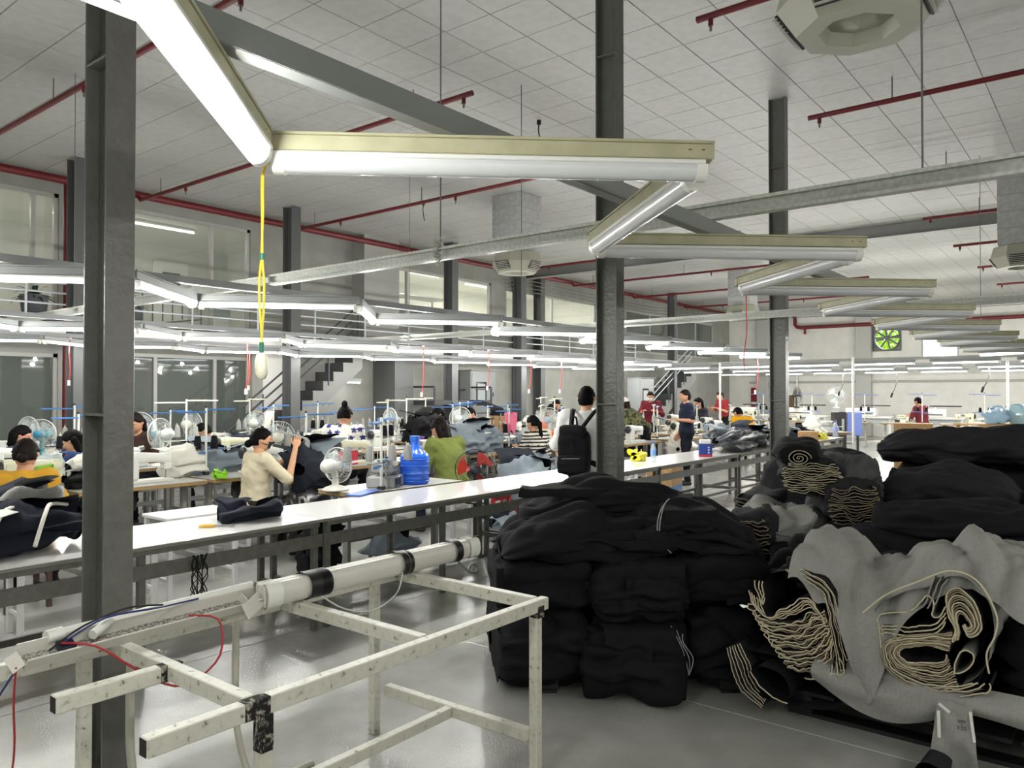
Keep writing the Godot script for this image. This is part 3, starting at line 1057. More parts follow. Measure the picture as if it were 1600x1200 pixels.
	sk.lathe([Vector2(0, -0.96), Vector2(0.013, -0.955), Vector2(0.021, -0.93), Vector2(0.022, -0.88), Vector2(0.016, -0.845), Vector2(0.006, -0.835), Vector2(0, -0.835)], 12)
	put("socket", sk.mesh(), mat("cream_plastic", Color(0.82, 0.81, 0.72), 0.4), yc, YS)
	var rd := mat("red_wire", Color(0.80, 0.28, 0.26), 0.5)
	var drops := [[4.45, 11.2, 0.5, "left of the nearest column"], [5.5, 8.6, 0.62, "in front of the left glass wall"], [7.2, 11.2, 0.55, "beside the stair wall"], [8.6, 8.6, 0.66, "in front of the short wall lamp"], [10.2, 8.6, 0.55, "above the blue water bottle"], [11.4, 8.6, 0.6, "above the woman in green"], [12.4, 8.6, 0.6, "above the striped shirt"], [14.2, 8.6, 0.62, "above the orange shirt"], [13.5, 5.1, 0.62, "above the man in navy, left one"], [14.6, 5.1, 0.68, "above the man in navy, right one"]]
	for q in drops:
		var t := thing("drop_wire", "red drop wire with white plug hanging " + q[3], "wire", P(q[0], q[1], LAMPH - 0.02))
		put("wire", tube_mesh(Array(curve_pts([Vector3(0, 0.06, 0), Vector3(0.03, -q[2] * 0.3, 0.02), Vector3(0.01, -q[2] * 0.7, 0), Vector3(-0.03, -q[2], 0)], 10)), 0.007, 5), rd, t)
		put("plug", tube_mesh([Vector3(-0.03, -q[2], 0), Vector3(-0.035, -q[2] - 0.02, 0), Vector3(-0.035, -q[2] - 0.07, 0)], 0.02, 8), mat("white_plastic"), t)
		put("clamp", box_mesh(Vector3(0.03, 0.03, 0.03), 0.004), mat("white_plastic"), t, Transform3D(Basis(), Vector3(0, 0.07, 0)))
	var long := thing("drop_wire", "long red wire hanging from a high unlit lamp left of the third column", "wire", P(4.9, 1.92, LAMPH))
	put("wire", tube_mesh(Array(curve_pts([Vector3(0, 0.05, 0), Vector3(0.01, -0.1, 0.03), Vector3(0, -0.3, 0), Vector3(-0.02, -0.45, 0), Vector3(-0.01, -0.55, 0.01)], 14)), 0.004, 5), mat("red_wire"), long)
	# the short lamp fixed to the stair wall
	var wl := add_lamp(P(10.1, 12.6, 1.86), P(10.75, 12.6, 1.86), true, "short lit tube light fixed on the wall behind the stairs", "", false, 0.1)
	put("wall_bracket", box_mesh(Vector3(0.3, 0.03, 0.05)), mat("white_plastic"), wl, Transform3D(Basis(), Vector3(-0.15, 0.05, -0.3)))


# ---------- cloth ----------

# a soft folded mass: rounded box of length L along z, width W, height H, standing on y = 0, with creases that run along it
func lump(L: float, W: float, H: float, sd: int, depth := 0.04, ex := 3.0, layers := 0.0, nr := 40, ns := 40, droop := 0.0) -> ArrayMesh:
	var g := Geo.new()
	var rows := []
	var o := Vector3(sd * 7.31, sd * 3.17, sd * 5.53)
	for i in nr + 1:
		var s := float(i) / nr * 2.0 - 1.0
		# the ends round off
		var e := pow(maxf(0.0, 1.0 - pow(absf(s), 6.0)), 0.4)
		var row := PackedVector3Array()
		for k in ns:
			var a := TAU * k / ns
			var c := cos(a)
			var d := sin(a)
			var r := pow(pow(absf(c), ex) + pow(absf(d), ex), -1.0 / ex)
			var p := Vector3(c * r * W / 2 * lerpf(0.55, 1, e), d * r * H / 2 * lerpf(0.4, 1, e), s * L / 2)
			if i == 0 or i == nr: p = Vector3(p.x * 0.02, p.y * 0.02, p.z)
			var q := p + o
			var n1 := absf(nz.get_noise_3d(q.x * 2.2, q.y * 5.5, q.z * 1.1))
			var n2 := absf(nz.get_noise_3d(q.x * 5.0 + 9, q.y * 11.0, q.z * 2.2))
			# loose garments crease into ridges; heavy bundles swell between creases
			var f := 1.5 - n1 * 2.0 - n2 * 1.1 if depth > 0.06 else n1 * 2.2 + n2 * 1.3 - 0.1
			f += 0.8 * nz.get_noise_3d(q.x * 1.3, q.y * 1.3 + 30, q.z * 1.0)
			var n := Vector3(c, d, 0).normalized()
			if layers > 0.0:
				var ly := absf(fposmod((p.y + 0.03 * nz.get_noise_3d(q.x * 2.0, 0, q.z * 2.0)) / layers + 0.6 * nz.get_noise_3d(q.x * 3.0, q.y * 3.0, q.z * 3.0), 1.0) * 2.0 - 1.0)
				f += 0.75 * ly * (1.0 - absf(d) * 0.85)
			p += n * (f - 0.9) * depth
			p.y += H / 2 - droop * s * s * clampf(d * 0.7 + 0.6, 0.15, 1.0) - droop * 0.3 * nz.get_noise_2d(s * 1.3 + sd * 4.0, sd)
			if p.y < 0.002: p.y = 0.002 + 0.002 * absf(sin(a * 5.0))
			row.append(p)
		rows.append(row)
	g.skin(rows, true, false, true)
	return g.mesh()


# ---------- the long table and the white frame ----------

func build_long_table() -> void:
	var steel := mottled("table_steel", Color(0.37, 0.37, 0.34), Color(0.41, 0.41, 0.38), 0.45, 0.03, 1.0)
	var top := mat("white_laminate", Color(0.86, 0.855, 0.84), 0.16)
	top.metallic_specular = 0.6
	var edge := mat("board_edge", Color(0.50, 0.49, 0.45), 0.7)
	var places := ["where the cloth heap lies at the left", "where the yellow scissors lie", "in front of the woman in green", "in front of the standing man's backpack", "where the blue boxed packet stands", "where the cardboard box lies at the far end", "at the left edge of the view"]
	var starts := [0.88, 3.31, 5.74, 8.17, 10.6, 13.03, -1.55]
	for k in 7:
		var u0: float = starts[k]
		var t := thing("long_table", "white topped grey steel table, the section " + places[k], "table", P(u0, 4.6, 0), 0.0, "sections of the long white table")
		var L := 2.425 if k < 5 or k == 6 else 2.75
		put("tabletop", box_mesh(Vector3(0.72, 0.004, L), 0.001), top, t, Transform3D(Basis(), Vector3(0, 0.75, -L / 2)))
		put("board", box_mesh(Vector3(0.716, 0.018, L - 0.001)), edge, t, Transform3D(Basis(), Vector3(0, 0.739, -L / 2)))
		for s in [-1, 1]:
			for q in [0.05, 1.2, L - 0.05]:
				put("leg", box_mesh(Vector3(0.04, 0.73, 0.04), 0.003), steel, t, Transform3D(Basis(), Vector3(s * 0.31, 0.365, -q)))
			put("top_rail", box_mesh(Vector3(0.03, 0.03, L - 0.06), 0.002), steel, t, Transform3D(Basis(), Vector3(s * 0.33, 0.714, -L / 2)))
		put("front_panel", box_mesh(Vector3(0.01, 0.085, L - 0.01), 0.001), steel, t, Transform3D(Basis(), Vector3(0.337, 0.605, -L / 2)))
		put("rear_rail", box_mesh(Vector3(0.03, 0.04, L - 0.14), 0.002), steel, t, Transform3D(Basis(), Vector3(-0.31, 0.2, -L / 2)))
		for q in [0.05, 1.2, L - 0.05]:
			put("cross_rail", box_mesh(Vector3(0.58, 0.03, 0.03), 0.002), steel, t, Transform3D(Basis(), Vector3(0, 0.25, -q)))
		if k >= 3: put("front_stretcher", box_mesh(Vector3(0.03, 0.03, L - 0.14), 0.002), steel, t, Transform3D(Basis(), Vector3(0.31, 0.25, -L / 2)))
	# the tuft of black thread that hangs off the front panel
	var t2 := thing("thread_tangle", "tangle of black thread hanging from the front panel of the long table", "thread", P(2.36, 4.24, 0.0))
	for k in 12:
		var pts := []
		for i in 9:
			pts.append(Vector3(0.012 * sin(i * 1.7 + k * 2.0) + 0.016, 0.66 - 0.055 * i * (0.5 + 0.5 * ((k * 7) % 10) / 10.0), 0.02 * sin(i * 1.1 + k) - 0.03 * (k % 3)))
		put("strand", tube_mesh(pts, 0.0035, 4), mat("black_thread", Color(0.05, 0.05, 0.05), 0.9), t2)
	# yellow scissors
	var sc := thing("scissors", "scissors with a yellow handle on the long white table", "scissors", P(2.66, 4.52, 0.753), 2.3)
	var lp := Geo.new()
	for s in [-1, 1]:
		var pts := []
		for i in 17:
			var a := TAU * i / 16
			pts.append(Vector3(s * 0.016 + 0.018 * cos(a) * s, 0.008, -0.045 + 0.045 * sin(a)))
		lp.tube(PackedVector3Array(pts), 0.0055, 6, false)
	put("handle", lp.mesh(), mat("yellow_plastic", Color(0.85, 0.68, 0.08), 0.35), sc)
	for s in [-1, 1]:
		put("blade", box_mesh(Vector3(0.011, 0.003, 0.13), 0.001), mat("blade_steel", Color(0.6, 0.6, 0.6), 0.25, 0.9), sc, Transform3D(Basis(Vector3.UP, s * 0.06), Vector3(s * 0.004, 0.007 + s * 0.0016, 0.06)))
	put("screw", tube_mesh([Vector3(0, 0.004, 0.01), Vector3(0, 0.013, 0.01)], 0.005, 8), mat("blade_steel"), sc)


func white_paint() -> StandardMaterial3D:
	if mats.has("scuffed_white"): return mats["scuffed_white"]
	var m := mat("scuffed_white", Color.WHITE, 0.42)
	var r := Gradient.new()
	r.offsets = PackedFloat32Array([0.0, 0.10, 0.17, 0.30, 1.0])
	r.colors = PackedColorArray([Color(0.25, 0.23, 0.2), Color(0.42, 0.39, 0.34), Color(0.68, 0.67, 0.61), Color(0.76, 0.755, 0.70), Color(0.80, 0.795, 0.745)])
	m.albedo_texture = noise_tex(0.022, false, 512, 1.0, 6, r)
	m.uv1_triplanar = true
	m.uv1_scale = Vector3.ONE * 2.2
	return m


func build_white_frame() -> void:
	var m := white_paint()
	var t := thing("steel_stand", "scuffed white square tube bench frame without a top, standing in the foreground", "frame", P(1.8, 2.35, 0))
	var soot := mottled("soot", Color(0.05, 0.045, 0.04), Color(0.62, 0.60, 0.54), 0.9, 0.02, 3.0, 0.0, 0.0, false, 0.45, 0.72)
	var o := P(1.8, 2.35, 0)
	var seg := [["long_rail", -0.75, 2.6, 2.76, 2.76, 0.725], ["long_rail", 0.93, 2.62, 1.9, 1.9, 0.725], ["stub_rail", 0.9, 1.22, 2.36, 2.36, 0.725],
		["cross_rail", 1.24, 1.24, 1.925, 2.735, 0.726], ["cross_rail", 1.93, 1.93, 1.925, 2.735, 0.726], ["cross_rail", 2.58, 2.58, 1.925, 2.735, 0.726],
		["lower_stretcher", 2.5, 2.53, 2.735, 1.92, 0.2], ["lower_rail", 1.0, 2.495, 2.33, 2.33, 0.2], ["lower_stretcher", 1.2, 1.2, 2.735, 1.92, 0.2]]
	for s in seg:
		var g := Geo.new()
		g.bar(P(s[1], s[3], s[5]) - o, P(s[2], s[4], s[5]) - o, 0.04, 0.05 if s[0] != "lower_rail" else 0.045, 0.003)
		put(s[0], g.mesh(), m, t)
	for q in [[2.45, 2.77], [2.56, 1.905], [1.15, 2.765], [1.27, 1.9], [-0.5, 2.765]]:
		put("leg", box_mesh(Vector3(0.04, 0.7, 0.04), 0.003), m, t, Transform3D(Basis(), P(q[0], q[1], 0.35) - o))
	# open tube ends and the burnt weld marks
	for q in [[0.929, 1.9], [0.899, 2.36]]:
		put("open_end", box_mesh(Vector3(0.033, 0.043, 0.002)), mat("tube_inside", Color(0.13, 0.12, 0.11), 0.9), t, Transform3D(Basis(), P(q[0], q[1], 0.725) - o))
	for q in [[1.24, 1.9, 0.725, 0.085], [1.235, 2.36, 0.725, 0.075], [2.565, 1.9, 0.7, 0.05]]:
		put("weld_mark", box_mesh(Vector3(0.0416, 0.0516, q[3]), 0.003), soot, t, Transform3D(Basis(), P(q[0], q[1], q[2]) - o))
	put("weld_mark", box_mesh(Vector3(0.0418, 0.11, 0.0418), 0.003), soot, t, Transform3D(Basis(), P(1.27, 1.9, 0.65) - o))
	for k in 9:
		put("soot_thread", tube_mesh([P(1.24 + 0.012 * sin(k * 2.0), 1.875, 0.71) - o, P(1.24 + 0.02 * sin(k * 3.0), 1.872, 0.64 - 0.01 * (k % 4)) - o], 0.0025, 4), soot, t)

	# two old tube lights taped together, lying on the far rail
	var wp := mat("aged_white", Color(0.80, 0.79, 0.75), 0.35)
	var lb := thing("old_tube_light", "pair of old white tube lights bound with black tape, lying on the frame", "lamp", P(1.76, 2.66, 0.752))
	var L := 1.27
	for s in [-1, 1]:
		var rows := []
		for z in [0.0, -L]:
			var row := PackedVector3Array()
			for k in 15:
				var a := -0.5 + (PI + 1.0) * k / 14.0
				row.append(Vector3(s * (0.028 + 0.024 * sin(a)), 0.052 + 0.046 * cos(a) * s, z))
			rows.append(row)
		var g := Geo.new()
		g.skin(rows, false, false, false)
		put("diffuser", g.mesh(), wp, lb)
		put("housing", box_mesh(Vector3(0.03, 0.088, L), 0.004), wp, lb, Transform3D(Basis(), Vector3(s * 0.0165, 0.052, -L / 2)))
		for e in [0.02, L - 0.06]:
			var cr := []
			for z in [-e + 0.02, -e - 0.05]:
				var row := PackedVector3Array()
				for k in 17:
					var a := TAU * k / 16.0
					row.append(Vector3(s * 0.029 + 0.03 * sin(a), 0.052 + 0.05 * cos(a), z))
				cr.append(row)
			var cg := Geo.new()
			cg.skin(cr)
			put("end_cap", cg.mesh(), mat("cap_plastic"), lb)
	for q in [[0.2, 0.1], [0.26, 0.05], [0.72, 0.035], [0.76, 0.022], [1.08, 0.045]]:
		var rows := []
		for z in [-q[0], -q[0] - q[1]]:
			var row := PackedVector3Array()
			for k in 24:
				var a := TAU * k / 24
				row.append(Vector3(0.066 * cos(a) * pow(maxf(absf(cos(a)), 0.01), -0.15), 0.052 + 0.056 * sin(a) * pow(maxf(absf(sin(a)), 0.01), -0.15), z))
			rows.append(row)
		var g := Geo.new()
		g.skin(rows, true)
		put("black_tape", g.mesh(), mat("tape_black", Color(0.05, 0.05, 0.055), 0.45), lb)
	put("loose_wire", tube_mesh(Array(curve_pts([Vector3(0.03, 0.02, -0.25), Vector3(0.08, -0.06, -0.35), Vector3(0.09, -0.1, -0.5), Vector3(0.08, -0.06, -0.65), Vector3(0.05, 0.02, -0.72)], 16)), 0.004, 5), mat("pale_wire", Color(0.75, 0.75, 0.72), 0.5), lb)
	put("wire_coil", tube_mesh(Array(curve_pts([Vector3(0.03, 0.0, -1.12), Vector3(0.05, -0.03, -1.14), Vector3(0.06, -0.06, -1.18), Vector3(0.05, -0.07, -1.24), Vector3(0.04, -0.04, -1.25), Vector3(0.05, -0.03, -1.2), Vector3(0.06, -0.06, -1.17)], 20)), 0.007, 5), mat("grey_wire", Color(0.35, 0.35, 0.34), 0.5), lb)
	put("broken_cover", box_mesh(Vector3(0.004, 0.06, 0.12), 0.001), wp, lb, Transform3D(Basis.from_euler(Vector3(0.2, 0.5, 0.4)), Vector3(0.045, 0.035, 0.06)))

	# a third, opened fixture: a dirty channel tray with a white tube beside it
	var ot := thing("opened_tube_light", "opened dirty white lamp channel with loose wires, lying on the frame", "lamp", P(0.9, 2.64, 0.768), 0.06)
	ot.rotation.z = -0.42
	var cm := mottled("dirty_tray", Color(0.36, 0.35, 0.32), Color(0.72, 0.71, 0.67), 0.6, 0.04, 4.0)
	put("tray", box_mesh(Vector3(0.062, 0.005, 0.86), 0.001), cm, ot, Transform3D(Basis(), Vector3(0, 0.012, -0.44)))
	for s in [-1, 1]:
		put("tray_side", box_mesh(Vector3(0.006, 0.045, 0.86), 0.001), wp, ot, Transform3D(Basis(Vector3.BACK, s * -0.25), Vector3(s * 0.036, 0.03, -0.44)))
	put("end_flap", box_mesh(Vector3(0.07, 0.04, 0.004), 0.001), wp, ot, Transform3D(Basis(Vector3.RIGHT, -0.9), Vector3(0, 0.02, 0.005)))
	put("divider", box_mesh(Vector3(0.064, 0.035, 0.004)), wp, ot, Transform3D(Basis(), Vector3(0, 0.03, -0.8)))
	put("inner_tube", tube_mesh([Vector3(-0.055, 0.04, -0.12), Vector3(-0.06, 0.045, -0.87)], 0.018, 10), mat("cap_plastic"), ot)
	put("tube_socket", tube_mesh([Vector3(-0.052, 0.04, -0.1), Vector3(-0.055, 0.04, -0.15)], 0.023, 10), mat("cap_plastic"), ot)
	put("tube_socket", tube_mesh([Vector3(-0.05, 0.05, -0.3), Vector3(0.0, 0.05, -0.22)], 0.016, 10), mat("cap_plastic"), ot)
	put("terminal_block", box_mesh(Vector3(0.045, 0.02, 0.05), 0.003), mat("navy_plastic", Color(0.08, 0.1, 0.18), 0.5), ot, Transform3D(Basis(), Vector3(0, 0.035, -0.14)))
	var red := mat("red_wire_dark", Color(0.62, 0.10, 0.14), 0.4)
	var blue := mat("blue_wire", Color(0.12, 0.16, 0.42), 0.4)
	put("red_wire", tube_mesh(Array(curve_pts([Vector3(0.0, 0.05, -0.12), Vector3(0.07, 0.06, -0.2), Vector3(0.16, 0.0, -0.3), Vector3(0.24, -0.05, -0.42), Vector3(0.2, -0.02, -0.58), Vector3(0.1, 0.06, -0.62), Vector3(0.02, 0.045, -0.55)], 26)), 0.0038, 6), red, ot)
	put("blue_wire", tube_mesh(Array(curve_pts([Vector3(0.0, 0.05, -0.13), Vector3(-0.02, 0.09, -0.26), Vector3(0.0, 0.1, -0.4), Vector3(-0.03, 0.07, -0.5), Vector3(-0.04, 0.06, -0.62)], 20)), 0.0035, 6), blue, ot)
	put("dark_wire", tube_mesh(Array(curve_pts([Vector3(0.02, 0.05, -0.08), Vector3(-0.03, 0.07, -0.2), Vector3(-0.02, 0.11, -0.33), Vector3(-0.03, 0.08, -0.47)], 16)), 0.0035, 6), mat("black_rubber"), ot)
	put("red_drop", tube_mesh(Array(curve_pts([Vector3(0.025, 0.02, 0.01), Vector3(0.035, -0.1, 0.0), Vector3(0.06, -0.35, -0.03), Vector3(0.05, -0.74, -0.03)], 20)), 0.0035, 6), red, ot)
	put("blue_drop", tube_mesh(Array(curve_pts([Vector3(0.02, 0.02, 0.0), Vector3(0.0, -0.1, 0.03), Vector3(-0.03, -0.35, 0.08), Vector3(-0.02, -0.74, 0.1)], 20)), 0.0035, 6), blue, ot)
	# a pale hose hangs down behind the frame, by the column
	for q in [[1.36, 2.86, 0.016, "pale hose hanging to the floor right of the nearest column"], [1.77, 2.83, 0.014, "second pale hose hanging to the floor, farther right of the nearest column"]]:
		var hs := put("hose", tube_mesh(Array(curve_pts([P(q[0], q[1] - 0.09, 0.76), P(q[0] + 0.0, q[1], 0.7), P(q[0] - 0.01, q[1], 0.45), P(q[0] + 0.0, q[1] - 0.01, 0.2), P(q[0] + 0.06, q[1] - 0.06, 0.016), P(q[0] + 0.3, q[1] - 0.1, 0.016)], 24)), q[2], 8), mat("hose", Color(0.72, 0.71, 0.65), 0.5))
		tag(hs, q[3], "hose")


# ---------- the black heap ----------

func cam_p(lat: float, dep: float, h: float) -> Vector3:
	# hall point from metres to the right of and ahead of the photograph's standpoint
	var s := sin(deg_to_rad(38.4))
	var c := cos(deg_to_rad(38.4))
	return P(lat * s + dep * c, dep * s - lat * c, h)


func pallet(at: Vector3, turn: float, w: float, l: float, label: String) -> void:
	var t := thing("pallet", label, "pallet", at, turn, "")
	var m := mat("pallet_black", Color(0.07, 0.07, 0.08), 0.55)
	for k in 6: put("plank", box_mesh(Vector3(w, 0.02, l / 6 - 0.03), 0.003), m, t, Transform3D(Basis(), Vector3(0, 0.115, -l / 2 + (k + 0.5) * l / 6)))
	for x in [-1, 0, 1]:
		for z in [-1, 0, 1]: put("block", box_mesh(Vector3(0.12, 0.085, 0.12), 0.004), m, t, Transform3D(Basis(), Vector3(x * (w / 2 - 0.06), 0.0625, z * (l / 2 - 0.06))))
		put("runner", box_mesh(Vector3(0.1, 0.02, l), 0.003), m, t, Transform3D(Basis(), Vector3(x * (w / 2 - 0.06), 0.01, 0)))


# a loose cloth sheet: hangs over an edge, from the back over the top and down the front
func flap_mesh(w: float, back: float, drop: float, sd: int, curl := 0.5) -> ArrayMesh:
	var g := Geo.new()
	var up := []
	var lo := []
	for i in 15:
		var s := i / 14.0
		var r1 := PackedVector3Array()
		var r2 := PackedVector3Array()
		for k in 21:
			var x := (k / 20.0 - 0.5) * w
			var d := s * (back + drop)
			var z := -back + minf(d, back) + 0.03 * smoothstep(back - 0.05, back + 0.05, d) + maxf(0.0, d - back) * 0.08
			var y := -maxf(0.0, d - back) * (0.9 + 0.1 * sin(k * 0.7 + sd))
			var f := nz.get_noise_3d(x * 5 + sd * 3.3, d * 1.2, sd)
			z += f * 0.05 * (0.3 + curl * s)
			y += absf(f) * 0.02
			var p := Vector3(x + 0.02 * sin(s * 3.0 + sd), y, z)
			r1.append(p + Vector3(0, 0.0015, 0.001))
			r2.append(p - Vector3(0, 0.0015, 0.001))
		up.append(r1)
		lo.append(r2)
	g.skin(up, false, false, true)
	g.skin(lo)
	return g.mesh()


func build_black_pile() -> void:
	var turn := deg_to_rad(38.4)
	var bk := cloth("black_cloth", Color(0.10, 0.10, 0.108), 0.9, 0.35)
	pallet(cam_p(0.68, 4.72, 0), turn, 1.1, 1.2, "black pallet almost hidden under the big black cloth heap")
	# lateral, depth, base, length across, depth of bundle, height, turn, page spacing, label
	var b := [
		[0.13, 4.55, 0.0, 0.52, 0.95, 0.42, 0.12, 0.026, 0.02, "lowest left bundle of folded black cloth in the big heap, edges like pages"],
		[0.68, 4.22, 0.0, 0.56, 0.66, 0.40, -0.25, 0.0, 0.05, "lowest front bundle of black cloth in the big heap, slumped to the floor"],
		[1.12, 4.5, 0.0, 0.46, 0.9, 0.40, 0.1, 0.0, 0.03, "lowest right bundle of black cloth in the big heap"],
		[0.62, 5.3, 0.0, 1.15, 0.45, 0.72, 0.0, 0.0, 0.1, "bundle of black cloth deep at the back of the big heap"],
		[0.15, 4.6, 0.40, 0.56, 0.85, 0.31, 0.1, 0.024, 0.05, "middle left bundle of black cloth in the big heap, edges like pages"],
		[0.67, 4.4, 0.39, 0.52, 0.8, 0.30, 0.0, 0.03, 0.05, "middle bundle of black cloth at the front of the big heap, loose folds"],
		[1.2, 4.58, 0.38, 0.58, 0.95, 0.40, -0.12, 0.0, 0.08, "bulging right bundle of black cloth in the big heap"],
		[0.37, 4.55, 0.66, 0.92, 0.75, 0.22, 0.06, 0.0, 0.10, "wide folded bundle of black cloth below the top of the big heap"],
		[1.05, 4.62, 0.69, 0.72, 0.8, 0.25, -0.1, 0.0, 0.11, "upper right bundle of black cloth in the big heap, tied with string"],
		[0.62, 4.95, 0.79, 1.18, 0.62, 0.23, 0.0, 0.0, 0.15, "topmost bundle of black cloth in the big heap"]]
	for k in b.size():
		var q = b[k]
		var t := thing("black_bundle", q[9], "cloth bundle", cam_p(q[0], q[1], q[2]), turn + q[6], "bundles of the black cloth heap")
		put("folded_cloth", lump(q[3], q[4], q[5], k + 3, 0.05, 2.7, q[7], 64, 80, q[8]), bk, t, Transform3D(Basis(Vector3.UP, PI / 2), Vector3.ZERO))
		# loose upper sheets whose edges slip over the front
		var n := 2 if k in [0, 1, 2, 3] else 3
		for j in n:
			var w: float = q[3] * (0.45 + 0.2 * ((j * 5 + k * 3) % 4) / 3.0)
			var x: float = (((j * 7 + k * 5) % 9) / 8.0 - 0.5) * (q[3] - w) * 0.9
			var y: float = q[5] * (0.97 - 0.2 * j)
			put("loose_sheet", flap_mesh(w, q[4] * 0.25, 0.05 + 0.05 * ((j + k) % 3), k * 5 + j, 0.8), bk, t, Transform3D(Basis(Vector3.UP, 0.2 * sin(j * 3.0 + k)), Vector3(x, y, q[4] * (0.36 + 0.05 * j))))
	var st := mat("grey_string", Color(0.62, 0.62, 0.62), 0.8)
	var s1 := thing("tie_string", "pale string tied round the upper right bundle of the black heap", "string", cam_p(0.83, 4.3, 0.75), turn)
	for j in 2:
		put("strand", tube_mesh(Array(curve_pts([Vector3(0.09, 0.235, -0.2), Vector3(0.03, 0.235, -0.02), Vector3(-0.015 + 0.012 * j, 0.19, 0.05), Vector3(-0.03 + 0.012 * j, 0.1, 0.06), Vector3(0.0, 0.02, 0.06), Vector3(0.05, -0.03, 0.05)], 16)), 0.003, 5), st, s1)
	var s2 := thing("tie_string", "loose pale string ends on the lower right of the black heap", "string", cam_p(0.86, 3.98, 0.2), turn)
	for j in 3:
		put("strand", tube_mesh(Array(curve_pts([Vector3(-0.04 + 0.03 * j, 0.2 - 0.02 * j, 0.0), Vector3(0.0 + 0.01 * j, 0.12, 0.02), Vector3(0.03 + 0.02 * j, 0.04, 0.02), Vector3(0.05, -0.05, 0.01)], 12)), 0.0025, 5), st, s2)


# ---------- the folded rolls on the right ----------

func path2(ctrl: Array, n: int) -> PackedVector2Array:
	var c3 := []
	for q in ctrl: c3.append(Vector3(q.x, q.y, 0))
	var out := PackedVector2Array()
	for p in curve_pts(c3, n): out.append(Vector2(p.x, p.y))
	return out


func blend2(a: PackedVector2Array, b: PackedVector2Array, s: float) -> PackedVector2Array:
	var out := PackedVector2Array()
	for i in a.size(): out.append(a[i].lerp(b[i], s))
	return out


# one fold of cloth whose cut edge follows a line in the upright plane, running back along -Z; its selvage is pale
func fold_layer(t: Node3D, pts: PackedVector2Array, z: float, D: float, m: Material, sel: Material, wob := 0.004, sd := 0.0, sel_r := 0.0034) -> void:
	var n := pts.size()
	var fr := PackedVector2Array()
	for i in n:
		var p := pts[i]
		var tg := (pts[mini(i + 1, n - 1)] - pts[maxi(i - 1, 0)]).normalized()
		var nn := Vector2(-tg.y, tg.x)
		fr.append(p + nn * wob * (nz.get_noise_3d(p.x * 13.0, p.y * 13.0, sd * 0.12) + 0.45 * nz.get_noise_3d(p.x * 40.0, p.y * 40.0, sd)))
	var up := []
	var lo := []
	var edge := PackedVector3Array()
	for j in 4:
		var zz: float = z - D * [0.0, 0.12, 0.45, 1.0][j]
		var a := PackedVector3Array()
		var b := PackedVector3Array()
		for i in n:
			var tg := (fr[mini(i + 1, n - 1)] - fr[maxi(i - 1, 0)]).normalized()
			var nn := Vector2(-tg.y, tg.x) * 0.0011
			var jz := (0.006 * nz.get_noise_3d(i * 0.5, sd * 9.0, 1.0)) if j == 0 else 0.0
			a.append(Vector3(fr[i].x + nn.x, fr[i].y + nn.y, zz + jz))
			b.append(Vector3(fr[i].x - nn.x, fr[i].y - nn.y, zz + jz))
			if j == 0: edge.append(Vector3(fr[i].x, fr[i].y, zz + jz))
		up.append(a)
		lo.append(b)
	var g := Geo.new()
	g.skin(up, false, false, true)
	g.skin(lo)
	var o := put("cloth_layer", g.mesh(), m, t)
	var e := Geo.new()
	e.tube(edge, sel_r, 5)
	put("selvage", e.mesh(), sel, o)


# sleeve of cloth round a roll: a closed outline run back along -Z with creases
func sleeve(outline: Array, z: float, D: float, sd: int, depth: float, inset := 0.0, taper := 0.0) -> ArrayMesh:
	var p2: Array = outline.duplicate()
	p2.append(outline[0])
	var pts := path2(p2, 65)
	var mid := Vector2.ZERO
	for p in pts: mid += p / pts.size()
	var rows := []
	for j in 25:
		var s := j / 24.0
		var row := PackedVector3Array()
		for i in 64:
			var p := mid + (pts[i] - mid) * (1.0 - inset - taper * s)
			var n := (pts[i] - mid).normalized()
			var f := nz.get_noise_3d(p.x * 9.0 + sd, p.y * 9.0, s * D * 2.0 + sd) + 0.6 * nz.get_noise_3d(p.x * 4.0, p.y * 4.0 + sd, s * D * 5.0)
			p += n * f * depth * (0.35 + 0.65 * smoothstep(0.0, 0.25, s))
			row.append(Vector3(p.x, maxf(p.y, 0.004), z - s * D))
		rows.append(row)
	var g := Geo.new()
	g.skin(rows, true)
	# closed at the back
	var c := Vector3.ZERO
	for p in rows[24]: c += p / 64.0
	for i in 64: g.tri(rows[24][i], rows[24][(i + 1) % 64], c)
	return g.mesh()


